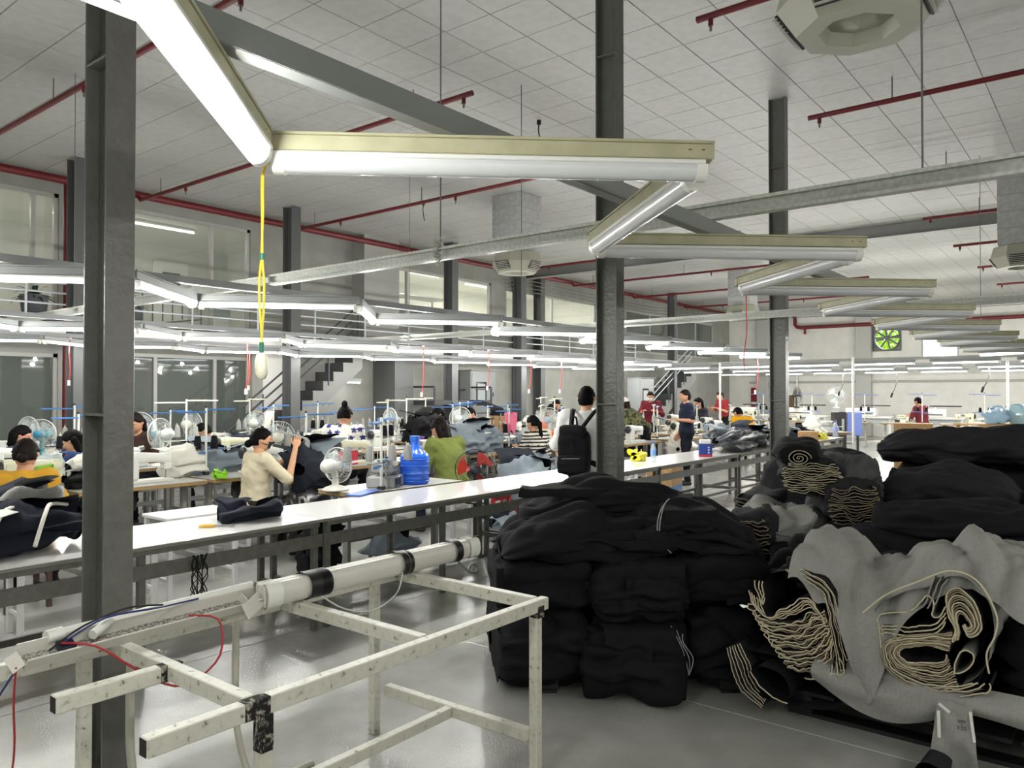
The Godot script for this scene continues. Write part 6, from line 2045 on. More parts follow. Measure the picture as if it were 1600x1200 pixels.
# a skin over tapered bones joined by a smooth minimum; surface nets on a grid; bones are [from, to, radius, radius]
func flesh(g: Geo, bones: Array, cell: float, k: float, paint: Callable, wrinkle := 0.0, sd := 0.0) -> void:
	var lo := Vector3.ONE * 1e9
	var hi := -lo
	for b in bones:
		var r := maxf(b[2], b[3]) + k + cell * 3
		lo = lo.min((b[0] as Vector3).min(b[1]) - Vector3.ONE * r)
		hi = hi.max((b[0] as Vector3).max(b[1]) + Vector3.ONE * r)
	var n := Vector3i(((hi - lo) / cell).ceil()) + Vector3i.ONE
	var sy := n.x
	var sz := n.x * n.y
	var f := PackedFloat32Array()
	f.resize(n.x * n.y * n.z)
	f.fill(9.0)
	for b in bones:
		var a: Vector3 = b[0]
		var d: Vector3 = (b[1] as Vector3) - a
		var ra: float = b[2]
		var rb: float = b[3]
		var m := maxf(ra, rb) + k + cell * 2
		var p0 := Vector3i((((a.min(b[1]) - Vector3.ONE * m) - lo) / cell).floor()).max(Vector3i.ZERO)
		var p1 := Vector3i((((a.max(b[1]) + Vector3.ONE * m) - lo) / cell).ceil()).min(n - Vector3i.ONE)
		var inv := 1.0 / maxf(d.length_squared(), 1e-9)
		for z in range(p0.z, p1.z + 1):
			for y in range(p0.y, p1.y + 1):
				var at := z * sz + y * sy
				for x in range(p0.x, p1.x + 1):
					var q := lo + Vector3(x, y, z) * cell - a
					var t := clampf(q.dot(d) * inv, 0.0, 1.0)
					var s := (q - d * t).length() - lerpf(ra, rb, t)
					var o := f[at + x]
					var h := maxf(k - absf(o - s), 0.0) / k
					f[at + x] = minf(o, s) - h * h * k * 0.25
	var ids := {}
	var cor := [0, 1, sy, sy + 1, sz, sz + 1, sz + sy, sz + sy + 1]
	var edges := [[0, 1], [2, 3], [4, 5], [6, 7], [0, 2], [1, 3], [4, 6], [5, 7], [0, 4], [1, 5], [2, 6], [3, 7]]
	var base := g.v.size()
	for z in n.z - 1:
		for y in n.y - 1:
			var at := z * sz + y * sy
			for x in n.x - 1:
				var i := at + x
				var v0 := f[i]
				if v0 > cell * 2.5: continue
				var neg := 0
				for c in cor:
					if f[i + c] < 0: neg += 1
				if neg == 0 or neg == 8: continue
				var s := Vector3.ZERO
				var cnt := 0
				for e in edges:
					var a: float = f[i + cor[e[0]]]
					var b: float = f[i + cor[e[1]]]
					if (a < 0) == (b < 0): continue
					var t := a / (a - b)
					var pa := Vector3(e[0] & 1, (e[0] >> 1) & 1, e[0] >> 2)
					var pb := Vector3(e[1] & 1, (e[1] >> 1) & 1, e[1] >> 2)
					s += pa.lerp(pb, t)
					cnt += 1
				var p := lo + (Vector3(x, y, z) + s / cnt) * cell
				var gr := Vector3(f[i + 1] - v0, f[i + sy] - v0, f[i + sz] - v0).normalized()
				if wrinkle > 0.0:
					p += gr * wrinkle * (nz.get_noise_3d(p.x * 7.0 + sd, p.y * 12.0 + p.x * 6.0, p.z * 7.0) + 0.4 * nz.get_noise_3d(p.x * 18.0, p.y * 25.0, p.z * 18.0 + sd))
				g.col = paint.call(p)
				ids[i] = g.at(p, Vector3.ZERO)
	for i in ids:
		var v0 := f[i]
		for ax in 3:
			var st: int = [1, sy, sz][ax]
			var v1 := f[i + st]
			if (v0 < 0) == (v1 < 0): continue
			var s1: int = [sy, sz, 1][ax]
			var s2: int = [sz, 1, sy][ax]
			if not (ids.has(i - s1) and ids.has(i - s2) and ids.has(i - s1 - s2)): continue
			var a: int = ids[i - s1 - s2]
			var b: int = ids[i - s2]
			var c: int = ids[i]
			var d: int = ids[i - s1]
			if v0 < 0: g.ix.append_array([a, c, b, a, d, c])
			else: g.ix.append_array([a, b, c, a, c, d])
			var nn := (g.v[c] - g.v[a]).cross(g.v[d] - g.v[b])
			if v0 >= 0: nn = -nn
			g.n[a] += nn
			g.n[b] += nn
			g.n[c] += nn
			g.n[d] += nn
	for i in range(base, g.v.size()): g.n[i] = g.n[i].normalized() if g.n[i].length_squared() > 1e-20 else Vector3.UP


# distance of the head's surface from its middle in a direction (face towards -Z)
func head_r(d: Vector3) -> float:
	var r := 1.0 / sqrt(pow(d.x / 0.074, 2) + pow(d.y / 0.112, 2) + pow(d.z / (0.094 if d.z < 0 else 0.098), 2))
	var fr := clampf(-d.z, 0, 1)
	if fr > 0:
		r += 0.026 * exp(-(pow(d.x / 0.13, 2) + pow((d.y + 0.16) / 0.16, 2))) * fr
		r += 0.012 * exp(-(pow(d.x / 0.10, 2) + pow((d.y + 0.02) / 0.16, 2))) * fr
		for s in [-1.0, 1.0]: r -= 0.010 * exp(-(pow((d.x - s * 0.33) / 0.15, 2) + pow((d.y - 0.08) / 0.10, 2))) * fr
		r += 0.006 * exp(-pow((d.y - 0.26) / 0.10, 2)) * fr
		r += 0.007 * exp(-(pow(d.x / 0.25, 2) + pow((d.y + 0.47) / 0.07, 2))) * fr
		r += 0.010 * exp(-(pow(d.x / 0.3, 2) + pow((d.y + 0.78) / 0.16, 2))) * fr
	for s in [-1.0, 1.0]: r += 0.022 * exp(-(pow((d.x - s * 0.98) / 0.12, 2) + pow((d.y + 0.02) / 0.26, 2) + pow((d.z - 0.1) / 0.13, 2)))
	return r


func head_to(g: Geo, xf: Transform3D, skin: Color) -> void:
	var rows := []
	var cols := PackedColorArray()
	var base := g.v.size()
	for i in 33:
		var th := PI * i / 32.0
		var row := PackedVector3Array()
		for k in 48:
			var ph := TAU * k / 48.0
			var d := Vector3(sin(th) * sin(ph), -cos(th), sin(th) * cos(ph))
			row.append(xf * (d * head_r(d)))
			var c := skin
			if d.z < 0:
				for s in [-1.0, 1.0]:
					var e := exp(-(pow((d.x - s * 0.33) / 0.11, 2) + pow((d.y - 0.08) / 0.045, 2)))
					c = c.lerp(Color(0.03, 0.025, 0.02), minf(1.0, e * 1.1))
					c = c.lerp(Color(0.05, 0.04, 0.03), 0.8 * exp(-(pow((d.x - s * 0.34) / 0.16, 2) + pow((d.y - 0.24) / 0.03, 2))))
				c = c.lerp(Color(0.45, 0.16, 0.14), 0.8 * exp(-(pow(d.x / 0.22, 2) + pow((d.y + 0.47) / 0.055, 2))))
			cols.append(c)
		rows.append(row)
	g.skin(rows, true)
	for i in cols.size(): g.c[base + i] = cols[i]


func hair_mesh(xf: Transform3D, style: String) -> ArrayMesh:
	var g := Geo.new()
	var rows := []
	for i in 33:
		var th := PI * i / 32.0
		var row := PackedVector3Array()
		for k in 40:
			var ph := TAU * k / 40.0
			var d := Vector3(sin(th) * sin(ph), -cos(th), sin(th) * cos(ph))
			# the hair line: high over the brow, low at the nape
			var line := lerpf(-0.55, 0.52, smoothstep(0.35, -0.85, d.z)) if style != "long" else lerpf(-0.9, 0.52, smoothstep(0.0, -0.85, d.z))
			if style == "short": line = lerpf(-0.72, 0.45, smoothstep(0.45, -0.8, d.z))
			if absf(d.x) > 0.8 and absf(d.z) < 0.35 and style != "long": line = maxf(line, 0.12)
			line += 0.07 * nz.get_noise_2d(ph * 6.0, 2.0)
			var m := smoothstep(line - 0.08, line + 0.12, d.y)
			var r := head_r(Vector3(d.x * 0.97, d.y, d.z).normalized()) * 0.97
			var f := nz.get_noise_3d(d.x * 9.0, d.y * 2.5, d.z * 9.0)
			r += lerpf(-0.02, (0.012 if style == "short" else 0.018) + 0.005 * f, m)
			row.append(xf * (d * r))
		rows.append(row)
	g.skin(rows, true)
	var tail := []
	if style == "bun": tail = [[Vector3(0, 0.1, 0.05), Vector3(0, 0.135, 0.06), 0.034, 0.038]]
	if style == "lowbun": tail = [[Vector3(0, -0.02, 0.1), Vector3(0, -0.035, 0.125), 0.032, 0.036]]
	if style == "tail": tail = [[Vector3(0, 0.03, 0.1), Vector3(0, -0.03, 0.135), 0.026, 0.032], [Vector3(0, -0.03, 0.135), Vector3(0.01, -0.16, 0.12), 0.032, 0.027], [Vector3(0.01, -0.16, 0.12), Vector3(0.015, -0.3, 0.11), 0.027, 0.010]]
	if style == "bob" or style == "long": tail = [[Vector3(-0.06, 0.0, 0.05), Vector3(-0.055, -0.11, 0.05), 0.038, 0.03], [Vector3(0.06, 0.0, 0.05), Vector3(0.055, -0.11, 0.05), 0.038, 0.03], [Vector3(0, -0.0, 0.07), Vector3(0, -0.11, 0.07), 0.045, 0.035]]
	if tail.size() > 0:
		var bones := []
		for b in tail: bones.append([xf * (b[0] as Vector3), xf * (b[1] as Vector3), b[2], b[3]])
		flesh(g, bones, 0.009, 0.02, func(_p): return Color.WHITE, 0.004)
	return g.mesh()


# palm, four fingers of unequal length and a thumb, reaching from a wrist along a direction
func hand_to(g: Geo, w: Vector3, dir: Vector3, palm: Vector3, side: float, curl: float) -> void:
	var x := dir.cross(palm).normalized() * side
	palm = x.cross(dir).normalized() * side
	var rows := []
	for i in 7:
		var s := i / 6.0
		var row := PackedVector3Array()
		var hw: float = [0.024, 0.03, 0.038, 0.042, 0.042, 0.04, 0.03][i]
		var ht: float = [0.018, 0.017, 0.016, 0.015, 0.013, 0.011, 0.006][i]
		for k in 10:
			var a := TAU * k / 10
			row.append(w + dir * (0.088 * s) + x * cos(a) * hw + palm * sin(a) * ht)
		rows.append(row)
	g.skin(rows, true, false, side < 0)
	for k in 4:
		var L: float = [0.068, 0.078, 0.072, 0.056][k]
		var p := w + dir * 0.082 + x * (0.029 - 0.0195 * k)
		var pts := PackedVector3Array([p])
		var a := curl * 0.5
		for j in 3:
			p += (dir * cos(a) + palm * sin(a)) * L * [0.45, 0.32, 0.23][j]
			a += curl
			pts.append(p)
		g.tube(pts, 0.0092, 6, true, 0.007)
	var q := w + dir * 0.03 + x * 0.026
	g.tube(PackedVector3Array([q, q + x * 0.024 + dir * 0.022 + palm * 0.008, q + x * 0.033 + dir * 0.05 + palm * 0.016, q + x * 0.032 + dir * 0.072 + palm * 0.022]), 0.0115, 6, true, 0.008)


# spec: sit, lean, twist, head (pitch, yaw), arms [[elbow, wrist] left, right], colours, hair style, sleeve
func person(at: Vector3, facing: float, sp: Dictionary, label: String) -> Node3D:
	var t := thing("person", label, "person", at, deg_to_rad(facing))
	var sit: bool = sp.get("sit", true)
	var cell: float = sp.get("cell", 0.02)
	var lean: float = sp.get("lean", 0.15)
	var big: float = sp.get("big", 1.0)
	var hip_y := 0.52 if sit else 0.93
	var spine := Basis(Vector3.RIGHT, -lean)
	var pel := Vector3(0, hip_y, 0)
	var che := pel + spine * Vector3(0, 0.30, 0)
	var nek := pel + spine * Vector3(0, 0.50, 0.0)
	var hd := nek + Basis(Vector3.RIGHT, -lean * 0.6 - sp.get("nod", 0.1)) * Vector3(0, 0.125, -0.025)
	var hx := Transform3D(Basis.from_euler(Vector3(-sp.get("nod", 0.1) - lean * 0.5, sp.get("look", 0.0), sp.get("tilt", 0.0))), hd)
	var sh := [pel + spine * Vector3(-0.165 * big, 0.445, 0), pel + spine * Vector3(0.165 * big, 0.445, 0)]
	var skin: Color = lin(sp.get("skin", Color(0.72, 0.54, 0.43)))
	var shirt: Callable = sp.shirt
	var arms: Array = sp.get("arms", [[Vector3(-0.27, 0.2, -0.1), Vector3(-0.15, 0.27, -0.36)], [Vector3(0.27, 0.2, -0.1), Vector3(0.15, 0.27, -0.36)]])
	# limbs
	var g := Geo.new()
	g.tint = true
	var body := []
	var cl := []
	var infl := 0.012
	body.append([nek + Vector3(0, -0.04, 0), hd + Vector3(0, -0.03, 0.012), 0.055, 0.05])
	body.append([pel, che, 0.10, 0.11])
	body.append([che, nek + Vector3(0, -0.08, 0), 0.11, 0.07])
	cl.append([pel + Vector3(-0.05 * big, 0.02, 0), pel + Vector3(0.05 * big, 0.02, 0), 0.115 * big, 0.115 * big])
	cl.append([pel + Vector3(-0.05, 0, 0), che + spine * Vector3(-0.055, 0.02, 0), 0.105 * big, 0.115 * big])
	cl.append([pel + Vector3(0.05, 0, 0), che + spine * Vector3(0.055, 0.02, 0), 0.105 * big, 0.115 * big])
	cl.append([che, nek + spine * Vector3(0, -0.05, 0.005), 0.125 * big, 0.062])
	var hem: float = sp.get("sleeve", 0.85)
	for s in 2:
		var el: Vector3 = pel + spine * (arms[s][0] as Vector3) + Vector3(0, 0.0, 0)
		var wr: Vector3 = pel + (arms[s][1] as Vector3)
		body.append([sh[s], el, 0.046, 0.037])
		body.append([el, wr, 0.038, 0.026])
		cl.append([nek + spine * Vector3(0, -0.07, 0), sh[s], 0.065, 0.062 * big])
		if hem <= 1.0: cl.append([sh[s], (sh[s] as Vector3).lerp(el, hem), 0.06, 0.058])
		else:
			cl.append([sh[s], el, 0.058, 0.05])
			cl.append([el, el.lerp(wr, hem - 1.0), 0.05, 0.04])
		hand_to(g, wr, (wr - el).normalized(), Vector3(0, -1, 0.2) if absf((wr - el).normalized().y) < 0.9 else Vector3(1, 0, 0), -1.0 if s == 0 else 1.0, sp.get("curl", 0.5))
	for i in g.c.size(): g.c[i] = skin
	var leg := []
	for s in [-1.0, 1.0]:
		var h := pel + Vector3(s * 0.085, -0.01, 0)
		var kn := h + (Vector3(s * 0.05, -0.02, -0.40) if sit else Vector3(s * 0.01, -0.43, -0.015 + s * 0.02))
		var an := kn + (Vector3(0, -0.40, 0.04) if sit else Vector3(0, -0.41, 0.03))
		an.y = 0.085
		leg.append([h, kn, 0.092, 0.062])
		leg.append([kn, an, 0.062, 0.047])
		body.append([kn, an, 0.045, 0.034])
		var so := Geo.new()
		flesh(so, [[an + Vector3(0, -0.045, 0.03), an + Vector3(0, -0.05, -0.12), 0.038, 0.033]], 0.018, 0.02, func(_p): return Color.WHITE)
		var shoe := put("shoe", so.mesh(), mat("shoe", Color(0.16, 0.15, 0.15), 0.6), t)
		shoe.position.y = 0.0
	leg.append([pel + Vector3(-0.06, 0, 0), pel + Vector3(0.06, 0, 0), 0.12 * big, 0.12 * big])
	flesh(g, body, cell, 0.03, func(_p): return skin)
	head_to(g, hx, skin)
	put("body", g.mesh(), vcol("skin", 0.6), t)
	var cg := Geo.new()
	cg.tint = true
	flesh(cg, cl, cell if not sp.has("fine") else sp.fine, 0.05, func(p): return lin(shirt.call(p, che)), 0.008, facing)
	put(sp.get("top", "shirt"), cg.mesh(), vcol("garment", 0.9, 0.3), t)
	var lg := Geo.new()
	flesh(lg, leg, 0.025, 0.05, func(_p): return Color.WHITE, 0.012)
	put("trousers", lg.mesh(), cloth("trousers_%s" % sp.get("legs", Color(0.1, 0.1, 0.12)), sp.get("legs", Color(0.1, 0.1, 0.12))), t)
	var st: String = sp.get("hair", "short")
	if st != "none": put("hair", hair_mesh(hx, st), mat("hair_%s" % sp.get("hue", Color(0.07, 0.06, 0.06)), sp.get("hue", Color(0.07, 0.06, 0.06)).darkened(0.35), 0.6), t)
	if st != "none": mats["hair_%s" % sp.get("hue", Color(0.07, 0.06, 0.06))].metallic_specular = 0.18
	if sp.has("mask"):
		var m := Geo.new()
		var rows := []
		for i in 11:
			var row := PackedVector3Array()
			for k in 17:
				var d := Vector3(lerpf(-0.72, 0.72, k / 16.0), lerpf(-0.85, -0.08, i / 10.0), -0.75).normalized()
				row.append(hx * (d * (head_r(d) + 0.006)))
			rows.append(row)
		m.skin(rows, false, false, true)
		put("face_mask", m.mesh(), mat("mask_%s" % sp.mask, sp.mask, 0.8), t)
		for s in [-1.0, 1.0]: put("mask_strap", tube_mesh([hx * Vector3(s * 0.062, -0.04, -0.06), hx * Vector3(s * 0.083, -0.02, 0.0), hx * Vector3(s * 0.084, 0.01, 0.018)], 0.003, 4), mat("mask_%s" % sp.mask), t)
	if sp.has("cap"):
		var m := Geo.new()
		var rows := []
		for i in 12:
			var th := PI * 0.5 * (1.0 - i / 11.0) * 0.85
			var row := PackedVector3Array()
			for k in 32:
				var ph := TAU * k / 32.0
				var d := Vector3(sin(th + 0.01) * sin(ph), cos(th), sin(th + 0.01) * cos(ph))
				row.append(hx * (d * (head_r(d) + 0.022)))
			rows.append(row)
		m.skin(rows, true)
		put("cap_crown", m.mesh(), mat("cap_cloth", sp.cap, 0.8), t)
		var b := Geo.new()
		rows = []
		for i in 5:
			var row := PackedVector3Array()
			for k in 13:
				var a := lerpf(-1.15, 1.15, k / 12.0)
				var rr := 0.098 + 0.075 * (i / 4.0) * cos(a * 0.8)
				row.append(hx * Vector3(sin(a) * rr * 0.85, 0.045 - 0.012 * i / 4.0 - 0.02 * pow(sin(a), 2), -cos(a) * rr))
			rows.append(row)
		b.skin(rows)
		put("cap_brim", b.mesh(), mat("cap_cloth"), t)
	return t


func stool(at: Vector3, label: String, c: Color, h := 0.45, L := 0.34, w := 0.3) -> void:
	var t := thing("stool", label, "stool", at, 0.0, "")
	var m := mat("stool_%s" % c, c, 0.4)
	put("seat", box_mesh(Vector3(w, 0.03, L), 0.006), m, t, Transform3D(Basis(), Vector3(0, h - 0.015, 0)))
	for x in [-1, 1]:
		put("seat_rail", box_mesh(Vector3(0.02, 0.05, L - 0.08), 0.002), m, t, Transform3D(Basis(), Vector3(x * (w / 2 - 0.03), h - 0.055, 0)))
		for z in [-1, 1]: put("leg", box_mesh(Vector3(0.035, h - 0.03, 0.035), 0.003), m, t, Transform3D(Basis(), Vector3(x * (w / 2 - 0.03), (h - 0.03) / 2, z * (L / 2 - 0.03))))
	for z in [-1, 1]: put("foot_rail", box_mesh(Vector3(w - 0.08, 0.025, 0.02), 0.002), m, t, Transform3D(Basis(), Vector3(0, 0.15, z * (L / 2 - 0.03))))


func build_people() -> void:
	var plain := func(c: Color) -> Callable: return func(_p, _c): return c
	var white := Color(0.88, 0.87, 0.84)
	var low := [[Vector3(-0.28, 0.17, -0.1), Vector3(-0.13, 0.26, -0.36)], [Vector3(0.28, 0.17, -0.1), Vector3(0.13, 0.26, -0.36)]]
	var specs := []
	specs.append([2.24, 6.45, 60, {"shirt": plain.call(Color(0.70, 0.53, 0.17)), "hair": "lowbun", "hue": Color(0.13, 0.10, 0.09), "lean": 0.1, "cell": 0.016, "big": 0.95, "arms": low}, "person in a mustard shirt seated with back turned at the left edge", 1.0])
	specs.append([3.2, 9.7, -20, {"shirt": plain.call(Color(0.25, 0.25, 0.28)), "hair": "bob", "nod": 0.2, "skin": Color(0.74, 0.55, 0.46)}, "person with dark hair at the left edge, half out of view", 1.0])
	specs.append([3.38, 8.1, 128, {"shirt": plain.call(Color(0.17, 0.24, 0.38)), "hair": "bob", "nod": 0.35, "lean": 0.12, "cell": 0.016, "skin": Color(0.80, 0.62, 0.50), "arms": low}, "person with short black hair in a navy top, bent over sewing beside the nearest column", 1.0])
	specs.append([5.7, 9.55, 150, {"shirt": func(p, _c): return Color(0.10, 0.10, 0.12) if fposmod(p.x, 0.085) < 0.017 or fposmod(p.y, 0.10) < 0.012 else (Color(0.55, 0.55, 0.57) if fposmod(p.x + 0.04, 0.085) < 0.01 else Color(0.86, 0.86, 0.85)), "hair": "short", "nod": 0.45, "lean": 0.25, "fine": 0.011, "mask": Color(0.80, 0.82, 0.86), "arms": low, "hue": Color(0.09, 0.08, 0.07)}, "person in a white and black plaid shirt with face mask, bent over sewing", 1.0])
	specs.append([4.30, 6.6, -8, {"shirt": plain.call(Color(0.80, 0.755, 0.65)), "hair": "lowbun", "nod": 0.0, "lean": 0.08, "cell": 0.015, "mask": Color(0.07, 0.07, 0.08), "legs": Color(0.16, 0.14, 0.13), "skin": Color(0.78, 0.60, 0.47), "look": -0.35, "sleeve": 0.95, "big": 1.02,
		"arms": [[Vector3(-0.27, 0.27, -0.16), Vector3(-0.1, 0.42, -0.40)], [Vector3(0.27, 0.26, -0.2), Vector3(0.14, 0.55, -0.36)]]}, "person in a loose cream shirt and black mask lifting garments with raised hands", 1.0])
	specs.append([6.63, 8.15, 35, {"shirt": func(p, _c):
			var q := Vector2(p.x, p.y) * 11.0
			var w: Vector2 = q.floor() + Vector2(0.5, 0.5) + Vector2(0.25 * sin(q.floor().y * 5.0 + q.floor().x * 3.0), 0.25 * sin(q.floor().x * 7.0))
			var r: float = (q - w).length()
			return Color(0.20, 0.20, 0.46) if r < 0.33 + 0.1 * sin((q - w).angle() * 5.0) and int(absf(q.floor().x + q.floor().y * 3.0)) % 3 != 0 else white, "hair": "bun", "lean": 0.12, "nod": 0.25, "fine": 0.011, "big": 1.1, "sleeve": 1.3, "arms": low}, "person with a high hair bun in a white shirt with blue flowers, back turned", 1.15])
	specs.append([6.43, 5.95, 85, {"shirt": plain.call(Color(0.42, 0.455, 0.24)), "hair": "bob", "hue": Color(0.12, 0.09, 0.08), "lean": 0.28, "nod": 0.3, "cell": 0.016, "big": 1.12, "legs": Color(0.13, 0.15, 0.2), "arms": low}, "person in an olive green shirt bent forward behind the blue water bottle", 1.08])
	specs.append([9.17, 6.76, 80, {"shirt": func(p, _c): return Color(0.10, 0.095, 0.095) if fposmod(p.y, 0.05) < 0.026 else Color(0.84, 0.80, 0.75), "hair": "tail", "lean": 0.14, "nod": 0.15, "fine": 0.0115, "sleeve": 1.75, "big": 1.05, "arms": low, "legs": Color(0.2, 0.18, 0.17)}, "person with a long ponytail in a black and white striped top, back turned", 1.02])
	specs.append([12.43, 8.75, 70, {"shirt": plain.call(Color(0.85, 0.38, 0.12)), "hair": "short", "nod": 0.1, "arms": low}, "person in an orange shirt seated beyond the fans, back turned", 1.12])
	specs.append([15.6, 10.9, 200, {"shirt": plain.call(Color(0.2, 0.2, 0.22)), "hair": "short", "nod": 0.4, "arms": low}, "dark haired person behind the one in orange", 1.2])
	specs.append([6.15, 3.98, 20, {"sit": false, "shirt": plain.call(Color(0.84, 0.84, 0.83)), "hair": "short", "lean": 0.02, "nod": 0.0, "cell": 0.016, "big": 1.22, "sleeve": 1.02, "skin": Color(0.80, 0.62, 0.5), "hue": Color(0.055, 0.055, 0.06), "arms": [[Vector3(-0.3, 0.18, 0.0), Vector3(-0.24, -0.02, -0.18)], [Vector3(0.3, 0.18, 0.0), Vector3(0.24, -0.02, -0.18)]]}, "standing person in a white shirt seen from behind with a black backpack", 1.0])
	specs.append([12.75, 6.95, 100, {"sit": false, "shirt": func(p, _c): return Color(0.42, 0.42, 0.30) if nz.get_noise_3d(p.x * 14, p.y * 14, p.z * 14) > -0.05 else Color(0.24, 0.24, 0.18), "hair": "long", "hue": Color(0.2, 0.13, 0.11), "lean": 0.75, "nod": -0.1, "cap": Color(0.86, 0.84, 0.83), "arms": [[Vector3(-0.2, 0.2, -0.2), Vector3(-0.12, 0.0, -0.55)], [Vector3(0.2, 0.2, -0.2), Vector3(0.12, 0.0, -0.55)]]}, "person in a white cap and mottled green top bending over a machine", 1.0])
	specs.append([16.1, 8.6, 200, {"sit": false, "shirt": plain.call(Color(0.37, 0.13, 0.16)), "hair": "short", "nod": 0.2, "mask": Color(0.85, 0.86, 0.87), "sleeve": 1.6}, "standing person in a dark red shirt with a white face mask", 1.0])
	specs.append([12.48, 5.98, 132, {"sit": false, "shirt": plain.call(Color(0.13, 0.15, 0.21)), "hair": "short", "lean": 0.0, "nod": 0.0, "hue": Color(0.14, 0.11, 0.1), "cell": 0.016, "legs": Color(0.1, 0.11, 0.14), "curl": 0.7, "arms": [[Vector3(-0.25, 0.2, 0.03), Vector3(-0.2, 0.22, -0.24)], [Vector3(0.26, 0.18, 0.03), Vector3(0.25, -0.05, -0.08)]]}, "standing person in a navy polo shirt looking left, holding a phone", 1.0])
	specs.append([16.3, 6.3, 60, {"shirt": plain.call(Color(0.86, 0.62, 0.08)), "hair": "short", "lean": 0.6, "nod": 0.3, "arms": low}, "person in a bright yellow top bent low over a machine", 1.15])
	specs.append([20.3, 8.6, 150, {"sit": false, "shirt": plain.call(Color(0.5, 0.16, 0.18)), "hair": "short", "nod": 0.2}, "far person in red beside the hanging red plugs", 0.95])
	specs.append([19.0, 8.6, 140, {"shirt": plain.call(Color(0.15, 0.15, 0.17)), "hair": "bob", "nod": 0.2, "arms": low}, "far person in black with pale headscarf beside the one in red", 1.2])
	specs.append([26.2, 4.75, 60, {"shirt": plain.call(Color(0.42, 0.18, 0.2)), "hair": "short", "nod": 0.2, "arms": low}, "far person in dark red working before the end wall", 1.2])
	specs.append([4.75, 9.75, 210, {"shirt": plain.call(Color(0.23, 0.17, 0.16)), "hair": "bob", "hue": Color(0.16, 0.11, 0.1), "nod": 0.3, "arms": low}, "person in brown behind the blue barred thread stand", 1.1])
	specs.append([10.3, 9.68, 160, {"shirt": plain.call(Color(0.2, 0.18, 0.2)), "hair": "bob", "nod": 0.5, "arms": low}, "person with bowed dark head beside the yellow cone", 1.1])
	specs.append([11.15, 9.68, 170, {"shirt": plain.call(Color(0.62, 0.52, 0.5)), "hair": "short", "nod": 0.5, "arms": low}, "person in a pale pinkish shirt behind the grey garment heap", 1.1])
	for q in specs:
		var o := person(P(q[0], q[1], 0), q[2], q[3], q[4])
		if q[5] != 1.0 and q[3].get("sit", true):
			o.scale = Vector3.ONE * q[5]
		if q[3].get("sit", true): stool(P(q[0], q[1], 0) , "low stool under the " + " ".join((q[4] as String).replace(",", "").split(" ").slice(0, 9)), Color(0.72, 0.72, 0.72) if q[0] > 3 else Color(0.3, 0.22, 0.2), 0.405 * q[5])
	# the backpack of the standing man
	var th := deg_to_rad(20)
	var bp := thing("backpack", "black backpack with a short handle and a zipped pocket worn on white", "backpack", P(6.15, 3.98, 0), th)
	var bm := cloth("pack_black", Color(0.085, 0.085, 0.095), 0.7, 0.3)
	put("bag", lump(0.30, 0.17, 0.46, 11, 0.012, 2.6, 0.0, 30, 40, 0.04), bm, bp, Transform3D(Basis(Vector3.UP, PI / 2), Vector3(-0.05, 0.85, 0.245)))
	put("flap", lump(0.26, 0.12, 0.17, 12, 0.008, 3.0, 0.0, 20, 30), bm, bp, Transform3D(Basis(Vector3.UP, PI / 2), Vector3(-0.06, 1.13, 0.27)))
	put("pocket", lump(0.30, 0.08, 0.17, 13, 0.006, 4.0, 0.0, 20, 30), bm, bp, Transform3D(Basis(Vector3.UP, PI / 2), Vector3(-0.05, 0.87, 0.315)))
	put("zip", box_mesh(Vector3(0.17, 0.006, 0.006), 0.001), mat("chrome", Color(0.8, 0.8, 0.8), 0.2, 0.9), bp, Transform3D(Basis.from_euler(Vector3(0, 0, 0.04)), Vector3(-0.06, 1.01, 0.36)))
	put("strap_clip", box_mesh(Vector3(0.035, 0.14, 0.012), 0.003), bm, bp, Transform3D(Basis(), Vector3(-0.05, 1.08, 0.33)))
	put("handle", tube_mesh(Array(curve_pts([Vector3(-0.07, 1.29, 0.26), Vector3(-0.065, 1.37, 0.27), Vector3(-0.03, 1.38, 0.27), Vector3(-0.02, 1.29, 0.26)], 12)), 0.009, 6), bm, bp)
	for s in [-1.0, 1.0]:
		var g := Geo.new()
		var rows := []
		for p in curve_pts([Vector3(s * 0.05 - 0.04, 1.28, 0.22), Vector3(s * 0.10, 1.42, 0.125), Vector3(s * 0.125, 1.455, 0.0), Vector3(s * 0.13, 1.38, -0.12), Vector3(s * 0.15, 1.2, -0.165), Vector3(s * 0.2, 1.02, -0.08), Vector3(s * 0.2, 0.98, 0.1), Vector3(s * 0.16, 0.99, 0.2)], 22):
			rows.append(PackedVector3Array([p + Vector3(-0.024, 0, 0), p + Vector3(0, 0.006, 0.004), p + Vector3(0.024, 0, 0), p + Vector3(0, -0.006, -0.004)]))
		g.skin(rows, true)
		put("shoulder_strap", g.mesh(), bm, bp)
	var ph := thing("phone", "dark phone held out in the hand of the person in navy", "phone", P(12.2, 6.36, 1.16), deg_to_rad(132))
	put("case", box_mesh(Vector3(0.075, 0.01, 0.155), 0.003), mat("phone_black", Color(0.06, 0.06, 0.07), 0.2), ph, Transform3D(Basis(Vector3.RIGHT, 0.3), Vector3.ZERO))
	put("screen", box_mesh(Vector3(0.068, 0.001, 0.145)), mat("phone_screen", Color(0.1, 0.1, 0.12), 0.05), ph, Transform3D(Basis(Vector3.RIGHT, 0.3), Vector3(0, 0.0056, 0)))


# ---------- far end of the hall and things on its walls ----------

